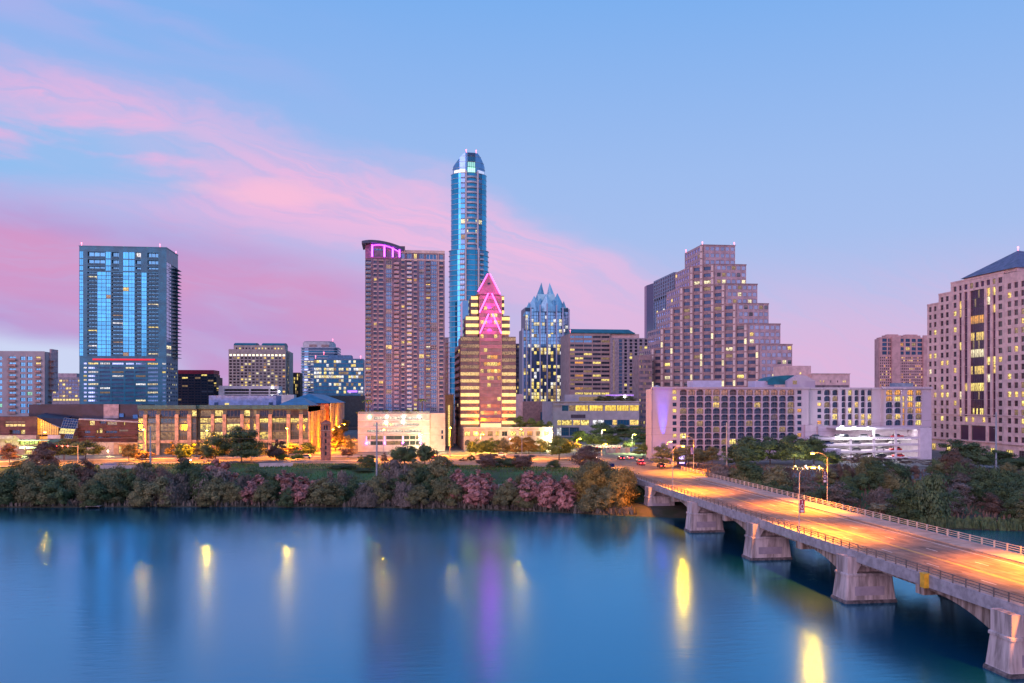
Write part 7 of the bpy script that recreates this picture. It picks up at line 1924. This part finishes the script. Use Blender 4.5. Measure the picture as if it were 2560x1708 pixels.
for k in range(150):
    x = trng.uniform(93, 235); by = bank_y(x); t_ = trng.random() ** .8; Y = by + 1.5 + t_ * 78
    a = CX + FPX * math.tan(math.atan2(x, Y) - YAW)
    if Y > 285 or a < 1860 and Y > 268 or 1925 < a < 2075 and 258 < Y: continue
    h = trng.uniform(4.2, 7.5) * (1.1 if t_ < .2 else 1) * (.7 if Y > 265 else 1) * (1.05 - .38 * t_); lf = ['oak', 'oak', 'brown', 'olive', 'grey', 'oak'][trng.randrange(6)]
    big = trng.random() < .14
    if big: h *= 1.5
    EBS.append((a, x, Y, h * trng.uniform(1.1, 1.7), h, ['bush', 'bush', 'dome', 'willow'][trng.randrange(4)], lf, {'oak': 'tall dark bush', 'brown': 'tall brown bush', 'grey': 'tall grey bush', 'olive': 'tall olive bush'}[lf] if big else KINDW[lf], 'on east waterline' if t_ < .16 else 'low on slope' if t_ < .42 else 'halfway up slope' if t_ < .7 else 'high on slope'))
bush_batch(EBS, EB)
for q, (x, y, w, h) in enumerate(((64, 246, 7, 5.5), (75, 252, 8, 4.6), (84, 250, 8, 4.4))):
    tree(x, y, w, h, 'bush', 'oak', ['dark bush beside the bridge abutment', 'dark bush in the shade under the bridge end', 'dark bush under the bridge end, inner side'][q], None, .02, 'bush')
# roof terrace plants
for a, v, w in ((1300, 1038, 30), (1330, 1044, 34), (1352, 1050, 28), (1372, 1052, 24)):
    Y = 412; tpx(a, v, w, Y, 'bush', 'green', '%s clump of planting from the left on the podium roof beside the pyramid tower' % ORDN[(1300, 1330, 1352, 1372).index(a)], 'roof terrace shrubs', .01, 'shrub', zb=PH(a, 1070, Y))
for a in (1500, 1525, 1550, 1575):
    tpx(a, 989, 28, 549, 'bush', 'olive', '%s shrub from the left on the roof terrace of the low white hall' % ORDN[(a - 1500) // 25], 'terrace shrubs of the white hall', .01, 'shrub', zb=PH(a, 1003, 549))
def palm(px, ytop, Y, zb, label):
    x = PX(px, Y); h = PH(px, ytop, Y) - zb; r_ = thing('palm_tree', (x, Y, zb), label, 'palm')
    b = MB(); b.tube([(x, Y, zb), (x + .1, Y, zb + h * .6), (x, Y, zb + h * .8)], [.35, .25, .2]); b.add('trunk', M_BARK, r_)
    for k in range(14):
        a = 6.28 * k / 14; L = h * .42; b = MB(); pts = [Vector((x, Y, zb + h * .8)) + Vector((math.cos(a) * L * t, math.sin(a) * L * t, L * (.9 * t - 1.15 * t * t) + (.2 if k % 2 else 0) * L * t)) for t in (0, .3, .6, .85, 1)]
        s = Vector((-math.sin(a), math.cos(a), 0))
        for i, (p, q) in enumerate(zip(pts, pts[1:])):
            w0, w1 = (.15, .5, .55, .3)[i], (.5, .55, .3, .05)[i]; b.quad(p - s * w0, q - s * w1, q + s * w1, p + s * w0)
        b.add('frond', LEAF['green'], r_)
zb_ = PH(985, 1034, 398)
palm(920, 996, 398, zb_, 'palm tree on the left of the podium garage terrace'); palm(1055, 994, 398, zb_, 'palm tree on the right of the podium garage terrace')
for a in (905, 940, 965, 990, 1020, 1040): tpx(a, 1024, 22, 398.5, 'bush', 'green', '%s small shrub from the left on the podium garage terrace' % ORDN[(905, 940, 965, 990, 1020, 1040).index(a)], 'terrace shrubs above the garage', .01, 'shrub', zb=zb_)
# grass on the lawn, reeds at the water
def tufts(name, n, region, hh, m_, seed):
    rng = random.Random(seed); mb = MB()
    for _ in range(n):
        x, y = region(rng); z = ground_z(x, y); h = hh * rng.uniform(.5, 1.3); a = rng.random() * 6.28; w = h * .28
        dx, dy = math.cos(a) * w, math.sin(a) * w
        mb.quad((x - dx, y - dy, z - .05), (x + dx, y + dy, z - .05), (x + dx * .3 + rng.gauss(0, .1), y + dy * .3, z + h), (x - dx * .6, y - dy * .6 + rng.gauss(0, .1), z + h * .8))
    mb.add(name, m_, kind='stuff')
def reg_w(r): x = r.uniform(-190, 62); return x, bank_y(x) + r.uniform(-.3, 3.5)
def reg_e(r): x = r.uniform(93, 230); return x, bank_y(x) + r.uniform(-.3, 3.5)
def reg_l(r): x = r.uniform(-120, 64); return x, bank_y(x) + r.uniform(14, 60)
tufts('grass', 9000, reg_l, .45, leafmat('leaf_grass', (.07, .17, .04), (.045, .10, .03)), 3)
tufts('reeds', 3500, reg_w, 1.3, LEAF['grey'], 4); tufts('reeds', 4000, reg_e, 1.6, LEAF['oak'], 5)
tufts('undergrowth', 9000, lambda r: (lambda x: (x, bank_y(x) + r.uniform(2, 85)))(r.uniform(93, 240)), 1.0, LEAF['brown'], 6)

# ================================================================== lamps, poles, signals
ORANGE = (1.0, .27, .0)
M_POLE = mat('pole_steel', (.42, .40, .40), .5, metal=.3, var=.08)
M_POLEB = mat('pole_blue_grey', (.28, .36, .44), .6, var=.08)
def light(root, p, energy, col, size=.5, spot=155):
    l_ = bpy.data.lights.new('lamp_light', 'SPOT' if spot else 'POINT'); l_.energy = energy; l_.color = col; l_.shadow_soft_size = size
    if spot: l_.spot_size = R(spot); l_.spot_blend = .5
    o = bpy.data.objects.new('lamp_light', l_); COL.objects.link(o); o.parent = root; o.location = Vector(p) - root.location
    return o
def street_lamp(x, y, zb, h, arm, label, group, energy=15000, col=ORANGE, em=60, m_=None, banner=None, thick=.11, spot=None):
    r_ = thing('street_lamp', (x, y, zb), label, 'street lamp', group); m_ = m_ or M_POLE
    ax, ay = arm; L = math.hypot(ax, ay)
    b = MB(); b.tube([(x, y, zb), (x, y, zb + .5), (x, y, zb + .55), (x, y, zb + h * .9)], [thick * 2, thick * 2, thick * 1.2, thick * .8], 8); b.add('pole', m_, r_)
    b = MB(); b.tube([(x, y, zb + h * .9), (x + ax * .25, y + ay * .25, zb + h * .965), (x + ax * .6, y + ay * .6, zb + h), (x + ax, y + ay, zb + h)], thick * .6, 6); b.add('arm', m_, r_)
    hx, hy, hz = x + ax * 1.12, y + ay * 1.12, zb + h - .06
    b = MB(); b.tube([(x + ax * .95, y + ay * .95, hz + .1), (hx, hy, hz + .12), (x + ax * 1.3, y + ay * 1.3, hz + .02)], [.12, .3, .12], 8); b.add('lamp_head', m_, r_)
    b = MB(); b.box(hx - .32, hx + .32, hy - .2, hy + .2, hz - .26, hz - .14); b.add('lens', emis('lens_orange_%d' % em, (1, .6, .04), em), r_)
    light(r_, (hx, hy, hz - .55), energy * (.8 if spot is None else 1), col, .5, spot or 150)
    light(r_, (hx, hy, hz - 1.1), energy * (.36 if spot is None else .09), col, .5, None)
    if banner:
        z0, z1, side, c_, marks = banner
        b = MB(); b.box(x + .12 * side, x + 1.0 * side if side > 0 else x + .12 * side, y - .02, y + .02, zb + z0, zb + z1) if side > 0 else b.box(x - 1.0, x - .12, y - .02, y + .02, zb + z0, zb + z1); b.add('banner', c_, r_)
        M_ = mat('banner_white', (.75, .72, .75), .7)
        b = MB(); xa = x + (.12 if side > 0 else -1.0); cx = xa + .44; n = 12
        for k in range(n):
            a0, a1 = 6.28 * k / n, 6.28 * (k + 1) / n; zc = zb + z0 + (z1 - z0) * .5
            b.quad((cx + .22 * math.cos(a0), y - .03, zc + .3 * math.sin(a0)), (cx + .22 * math.cos(a1), y - .03, zc + .3 * math.sin(a1)), (cx + .33 * math.cos(a1), y - .03, zc + .42 * math.sin(a1)), (cx + .33 * math.cos(a0), y - .03, zc + .42 * math.sin(a0)))
        b.box(cx - .32, cx + .32, y - .035, y - .025, zb + z0 + .12, zb + z0 + .55); b.box(cx - .06, cx + .06, y - .035, y - .025, zb + z0 + (z1 - z0) * .72, zb + z1 - .15)
        b.add('banner_mark', M_, r_, kind='stuff')
    return r_
BL = 'lamps along the bridge'
RED_B = mat('banner_red', (.34, .06, .09), .7); DK_B = mat('banner_dark', (.05, .03, .07), .7)
lab = {220.5: 'lamp post on the near bridge edge at its far end', 148.0: 'tall lamp post on the near bridge edge with a red banner', 75.0: 'lamp post on the near bridge edge outside the right of the view'}
for y, bn in ((220.5, None), (148.0, (3.3, 5.6, 1, RED_B, 0)), (75.0, None)):
    street_lamp(BX0 + .35, y, HB + .28, 11.3, (2.6, .6), lab[y], BL, 78000, em=50, banner=bn, spot=124, thick=.085)
lab = {273.0: 'lamp post with a small violet banner where the bridge meets the far bank', 184.0: 'lamp post on the far bridge edge with a dark banner', 111.0: 'lamp post on the far bridge edge outside the right of the view'}
for y, bn in ((273.0, (5.8, 8.0, -1, mat('banner_violet', (.25, .12, .4), .7), 0)), (184.0, (5.0, 7.6, -1, DK_B, 0)), (111.0, None)):
    street_lamp(BX1 - .25, y, HB + .28, 11.5, (-2.8, .4), lab[y], BL, 78000, em=50, banner=bn, spot=124, thick=.085)
SL = 'orange lamps along the riverside street'
for k, x in enumerate((-205, -178, -150, -122, -96, -70, -44, -6, 20, 46)):
    north = k % 2 == 0; y = cc_y(x) + (12.2 if north else -12.2)
    street_lamp(x, y, GZ + .12, 11.5, (0, -2.4 if north else 2.4), 'orange street lamp on the ' + ('north' if north else 'park') + ' side of the riverside street, %s from the left' % ORDN[k // 2], SL, 60000, em=120)
for k, y in enumerate((392, 425, 465, 510)):
    street_lamp(-33.4, y, GZ + .1, 9, (2.2, 0), '%s orange street lamp up the side street beside the podium garage' % ORDN[k], 'side street lamps', 60000, em=120)
for x, y, e, c, lb in ((66, 332, 14000, ORANGE, 'street lamp at the avenue crossing, park corner'), (66.6, 292, 10000, ORANGE, 'street lamp beside the bridge approach, left side'), (93.2, 306, 8000, ORANGE, 'street lamp beside the bridge approach, hotel side'), (98, 372, 9000, (.75, 1, .35), 'white street lamp hidden in the bright green tree'), (66.5, 398, 14000, (1, .85, .35), 'street lamp at the foot of the neon pyramid podium'), (34, 382, 16000, (1, .5, .04), 'street lamp among the golden podium trees'), (8, 386, 9000, (.95, .95, .4), 'street lamp among the green podium trees'), (98, 430, 14000, (1, .9, .45), 'street lamp at the avenue trees'), (66, 440, 14000, (1, .9, .4), 'street lamp on the avenue behind the crossing')):
    street_lamp(x, y, GZ + .1, 8.0, (1.2, 0), lb, None, e * 2.0, c)
def park_lamp(px, py, Y, col, e, label):
    q = P(px, py, Y); zb = ground_z(q.x, q.y); r_ = thing('park_lamp', (q.x, q.y, zb), label, 'park lamp')
    b = MB(); b.tube([(q.x, q.y, zb - .3), (q.x, q.y, q.z - .3)], .07); b.add('pole', M_RAILD, r_)
    b = MB(); b.tube([q - Vector((0, 0, .32)), q - Vector((0, 0, .2)), q, q + Vector((0, 0, .2)), q + Vector((0, 0, .32))], [.08, .2, .26, .2, .08], 10); b.add('globe', emis('globe_' + str(round(col[2], 2)), col, 9), r_, smooth=True)
    light(r_, q + Vector((0, -.5, .1)), e, col, .2, None)
park_lamp(1988, 1167, 284, (1, .62, .12), 3600, 'glowing yellow park lamp under the oaks, left of three'); park_lamp(2015, 1166, 285, (.85, .92, 1), 1200, 'glowing white park lamp under the oaks, middle of three'); park_lamp(2047, 1169, 283, (1, .55, .08), 3600, 'glowing yellow park lamp under the oaks, right of three')
park_lamp(1752, 1172, 300, (.05, .35, 1), 1500, 'blue glowing lamp beside the lilac sign'); park_lamp(918, 1144, 372, (1, .8, .4), 5000, 'bright lamp at the left foot of the podium garage')
park_lamp(270, 1128, 376, (1, .7, .3), 2500, 'small wall-height lamp before the tan wall of the civic hall'); park_lamp(60, 1118, 382, (.75, 1, .2), 6000, 'yellow-green lamp at the civic hall entrance')
park_lamp(1275, 1098, 396, (1, .75, .3), 3000, 'lamp on the podium front behind the golden trees'); park_lamp(1070, 1140, 385, (1, .85, .3), 7000, 'yellow lamp by the garage door left of the alley')
def tall_pole(px, ytop, ybot, Y, m_, label, r0=.34, arms=0):
    q = P(px, ytop, Y); zb = ground_z(q.x, q.y) - .3; r_ = thing('utility_pole', (q.x, q.y, zb), label, 'pole')
    b = MB(); b.tube([(q.x, q.y, zb), (q.x, q.y, q.z)], [r0, r0 * .55], 10); b.add('shaft', m_, r_)
    for k in range(3):
        b = MB(); b.tube([(q.x, q.y, q.z - 1.2 - 2.2 * k), (q.x + (.9 if k % 2 else -.9), q.y, q.z - 1.0 - 2.2 * k)], .06); b.add('insulator', M_POLE, r_)
    return q
TP = [tall_pole(376, 1066, 1180, 298, M_POLEB, 'tall blue-grey pole standing before the mid-rise office'), tall_pole(942, 1056, 1215, 274, M_POLEB, 'tall blue-grey pole in the park below the podium garage'),
      tall_pole(1817, 1056, 1180, 290, M_POLE, 'tall bare grey pole before the arched hotel'), tall_pole(2490, 1030, 1178, 270, M_POLEB, 'tall grey pole before the pyramid roofed office')]
ends = [Vector((-260, 312, TP[0].z))] + TP + [Vector((290, 230, TP[3].z))]
for dz in (1.2, 3.4):
    for k, (a, c) in enumerate(zip(ends, ends[1:])):
        b = MB(); pts = [a.lerp(c, t / 10) - Vector((0, 0, dz + 4 * (t / 10) * (1 - t / 10))) for t in range(11)]; b.tube(pts, .035, 4)
        tag(b.add('power_line', M_RAILD), ('upper' if dz < 2 else 'lower') + ' thin power line ' + ['left of the pole before the mid-rise office', 'between the mid-rise office pole and the park pole', 'between the park pole and the hotel pole', 'between the hotel pole and the rightmost pole', 'right of the rightmost pole'][k], 'power line', 'power lines between the tall poles')
def signal(px, py, Y, arm, label, heads, red=True):
    q = P(px, py, Y); zb = GZ; r_ = thing('traffic_signal', (q.x, q.y, zb), label, 'traffic signal')
    b = MB(); b.tube([(q.x, q.y, zb), (q.x, q.y, q.z)], .14); b.add('pole', M_POLE, r_)
    b = MB(); b.tube([(q.x, q.y, q.z - .4), (q.x + arm, q.y, q.z + .1)], .08); b.add('arm', M_POLE, r_)
    for k in range(heads):
        x = q.x + arm * (.45 + .5 * k / max(1, heads - 1)); z = q.z - .5
        b = MB(); b.box(x - .22, x + .22, q.y - .2, q.y + .1, z - .6, z + .65); b.add('signal_head', mat('signal_black', (.02, .02, .02), .5), r_)
        b = MB(); b.tube([(x, q.y - .3, z + .35), (x, q.y - .2, z + .35)], .2, 8); b.add('signal_light', emis('signal_red', (1, .03, .03), 25), r_)
signal(195, 1114, 340, -7.5, 'traffic signal with red lights on a long arm before the civic hall', 3)
signal(1585, 1116, 364, -14, 'traffic signal with a long arm of red lights over the avenue crossing', 4); signal(1455, 1116, 366, 9, 'traffic signal with red lights on the left of the avenue crossing', 3)
signal(742, 1120, 366, 3, 'traffic signal with a red light at the corner of the mid-rise office', 1)

# lilac sign, fence, cabinet, low walls, dock --------------------------------------------
q = P(1705, 1180, 296); r_ = thing('lit_sign', (q.x, q.y, GZ), 'lilac glowing pylon sign beside the bridge approach below the hotel', 'sign')
b = MB(); b.box(q.x - 1.6, q.x + 1.6, q.y, q.y + .5, GZ - .3, GZ + 4.0); b.add('cabinet', mat('sign_violet', (.12, .06, .3), .5), r_)
for z0, z1, w in ((GZ + 2.3, GZ + 3.6, 1.0), (GZ + .9, GZ + 1.7, .9)):
    b = MB(); b.box(q.x - w, q.x + w, q.y - .06, q.y - .01, z0, z1); b.add('lit_panel', emis('sign_lilac', (.62, .45, 1), 2.2), r_)
light(r_, q + Vector((0, -2, 1)), 1800, (.4, .2, 1), .5, None)
q0, q1 = P(1515, 1140, 372), P(1612, 1140, 372); r_ = thing('construction_fence', (q0.x, 372, GZ), 'low printed construction fence across the avenue behind the crossing', 'fence')
for k in range(8):
    xa = q0.x + (q1.x - q0.x) * k / 8; xb = q0.x + (q1.x - q0.x) * (k + .96) / 8
    b = MB(); b.box(xa, xb, 372, 372.08, GZ + .15, GZ + 2.3); b.add('panel', [mat('fence_grey', (.35, .32, .34), .7), mat('fence_pink', (.50, .28, .28), .7), mat('fence_blue', (.06, .16, .5), .6)][(0, 0, 1, 0, 1, 2, 2, 0)[k]], r_)
q = P(275, 1170, 318); gz = ground_z(q.x, q.y)
r_ = thing('utility_cabinet', (q.x, q.y, gz), 'blue-grey utility cabinet on the bank beside the riverside street', 'cabinet')
b = MB(); b.box(q.x - 2, q.x + 2, q.y, q.y + 2.5, gz - .5, q.z + 1.4); b.add('housing', mat('cabinet_lilac', (.30, .30, .50), .6), r_); b = MB(); b.box(q.x - 2.15, q.x + 2.15, q.y - .15, q.y + 2.65, q.z + 1.4, q.z + 1.6); b.add('lid', M_GREYC, r_)
for a0, a1, py, Y, lb in ((648, 732, 1168, 312, 'low pale stone wall on the lawn below the mid-rise office'), (1000, 1060, 1196, 288, 'low stone wall beside the path below the podium garage'), (250, 350, 1184, 312, 'low retaining wall beside the utility cabinet')):
    p0, p1 = P(a0, py, Y), P(a1, py, Y); gz = ground_z(p0.x, Y)
    b = MB(); b.box(p0.x, p1.x, Y, Y + .5, gz - .6, gz + 1.0); b.box(p0.x - .2, p1.x + .2, Y - .1, Y + .6, gz + 1.0, gz + 1.18)
    tag(b.add('low_wall', M_PALEST), lb, 'wall')
p = P(246, 1282, 271); by = bank_y(p.x); r_ = thing('dock', (p.x, by, 0), 'small pale landing dock at the west waterline', 'dock')
for k in range(6):
    b = MB(); b.box(p.x - 1.9, p.x + 1.9, by - 2.6 + k * .5, by - 2.16 + k * .5, .45, .55); b.add('plank', mat('dock_wood', (.45, .40, .42), .8), r_)
for sx in (-1.7, 1.7):
    b = MB(); b.tube([(p.x + sx, by - 2.3, -1), (p.x + sx, by - 2.3, .45)], .14); b.add('pile', M_BARK, r_)

# ================================================================== cars
def car_meshes():
    b = MB(); w = .88
    pr = [(-2.2, .35), (-2.25, .75), (-1.9, .92), (2.0, .95), (2.2, .80), (2.25, .38), (1.95, .25), (-1.95, .25)]
    for y in (-w, w): b.poly([(x, y, z) for x, z in (pr if y > 0 else pr[::-1])])
    for (xa, za), (xb, zb) in zip(pr, pr[1:] + pr[:1]): b.quad((xa, -w, za), (xa, w, za), (xb, w, zb), (xb, -w, zb))
    cb = [(-1.7, .93, .80), (1.0, .93, .80), (.45, 1.45, .64), (-1.15, 1.47, .64)]
    rf = MB(); rf.prism([(-1.15, -.62), (.45, -.62), (.45, .62), (-1.15, .62)], 1.44, 1.50); 
    gl = MB(); L = [(-1.75, -.8, .93), (1.05, -.8, .93), (1.05, .8, .93), (-1.75, .8, .93)]; U_ = [(-1.2, -.64, 1.45), (.5, -.64, 1.45), (.5, .64, 1.45), (-1.2, .64, 1.45)]
    for i in range(4): j = (i + 1) % 4; gl.quad(L[i], L[j], U_[j], U_[i])
    wh = MB(); wh.tube([(0, -.1, 0), (0, .1, 0)], .33, 12)
    hl = MB(); hl.box(-.03, .03, -.2, .2, -.09, .09)
    return b.mesh('body'), rf.mesh('roof'), gl.mesh('window'), wh.mesh('wheel'), hl.mesh('light')
CB, CR, CG_, CW, CL = car_meshes()
PAINT = [mat('car_white', (.75, .74, .74), .3, var=.02), mat('car_grey', (.22, .23, .25), .3, .3, var=.02), mat('car_black', (.02, .02, .025), .25, var=.02), mat('car_silver', (.55, .56, .58), .3, .4, var=.02), mat('car_red', (.5, .02, .04), .3, var=.02), mat('car_blue', (.04, .08, .25), .3, var=.02)]
for me, m_ in ((CB, PAINT[0]), (CR, PAINT[0]), (CG_, G('car_glass', (.03, .04, .06), .06, .3)), (CW, mat('tyre', (.02, .02, .02), .8)), (CL, emis('tail_red', (1, .02, .02), 14))): me.materials.append(m_)
HLIGHT = emis('head_white', (1, .95, .85), 25)
TAIL_OFF = mat('tail_off', (.3, .01, .01), .4)
def car(x, y, z, c, rz, label, group, on=False):
    r_ = thing('car', (x, y, z), label, 'car', group, rz)
    for nm, me in (('body', CB), ('roof', CR), ('window', CG_)):
        o = put(nm, me, (0, 0, 0), None, PAINT[c] if nm != 'window' else None); o.parent = r_
    for sx in (-1.35, 1.4):
        for sy in (-.84, .84): o = put('wheel', CW, (sx, sy, .33), None); o.parent = r_
    for sy in (-.62, .62):
        o = put('tail_light', CL, (-2.25, sy, .72), None, None if on else TAIL_OFF); o.parent = r_
        o = put('headlight', CL, (2.25, sy, .62), None, HLIGHT if on else PAINT[3]); o.parent = r_
CN = ['white', 'grey', 'black', 'silver', 'red', 'blue']; LV = ['open top deck', 'second deck down', 'third deck down', 'lowest visible deck']
ORD = {}
for x, y, z, c, (j, a) in CARS:
    side_ = 'left end' if a < 1450 else 'left part' if a < 1600 else 'middle' if a < 1760 else 'right part' if a < 1900 else 'right end'
    car(x, y, z, c, 0.05 if a % 2 else math.pi, '%s car parked on the %s of the hotel garage, %s' % (CN[c], LV[j], side_), 'cars parked on the hotel decks')
for k, (x, y, c, rz) in enumerate(((86.5, 318, 1, 90), (82.6, 330, 2, 90), (86.6, 333, 3, 90), (73.2, 336, 0, -90), (82.9, 303, 4, 90), (86.3, 290, 2, 90))):
    car(x, y, GZ + .07, c, R(rz), ['grey car with red tail lights driving north off the bridge', 'black car waiting at the avenue crossing in the inner lane', 'silver car waiting at the avenue crossing in the outer lane', 'white car with headlights on turning towards the bridge', 'red car with tail lights on leaving the bridge', 'black car at the bridge end nearest the railing'][k], 'cars at the avenue crossing', True)
for k, (x, off, c, rz) in enumerate(((-128, -2.6, 1, 0), (-78, -7.5, 2, 0), (-36, 2.6, 3, 180), (12, -2.6, 4, 0), (40, 7.5, 0, 180))):
    car(x, cc_y(x) + off, GZ + .07, c, R(rz), ['grey car on the riverside street before the civic hall', 'black car on the riverside street left of the mid-rise office', 'silver car on the riverside street near the bell tower', 'red car on the riverside street before the alley', 'white car on the riverside street before the podium arcade'][k], 'cars on the riverside street', True)
car(PX(868, 396) , 394.4, PH(868, 1067, 396) - .1, 2, 0, 'black car on the ledge at the left of the podium garage', 'cars on the podium garage') if False else None
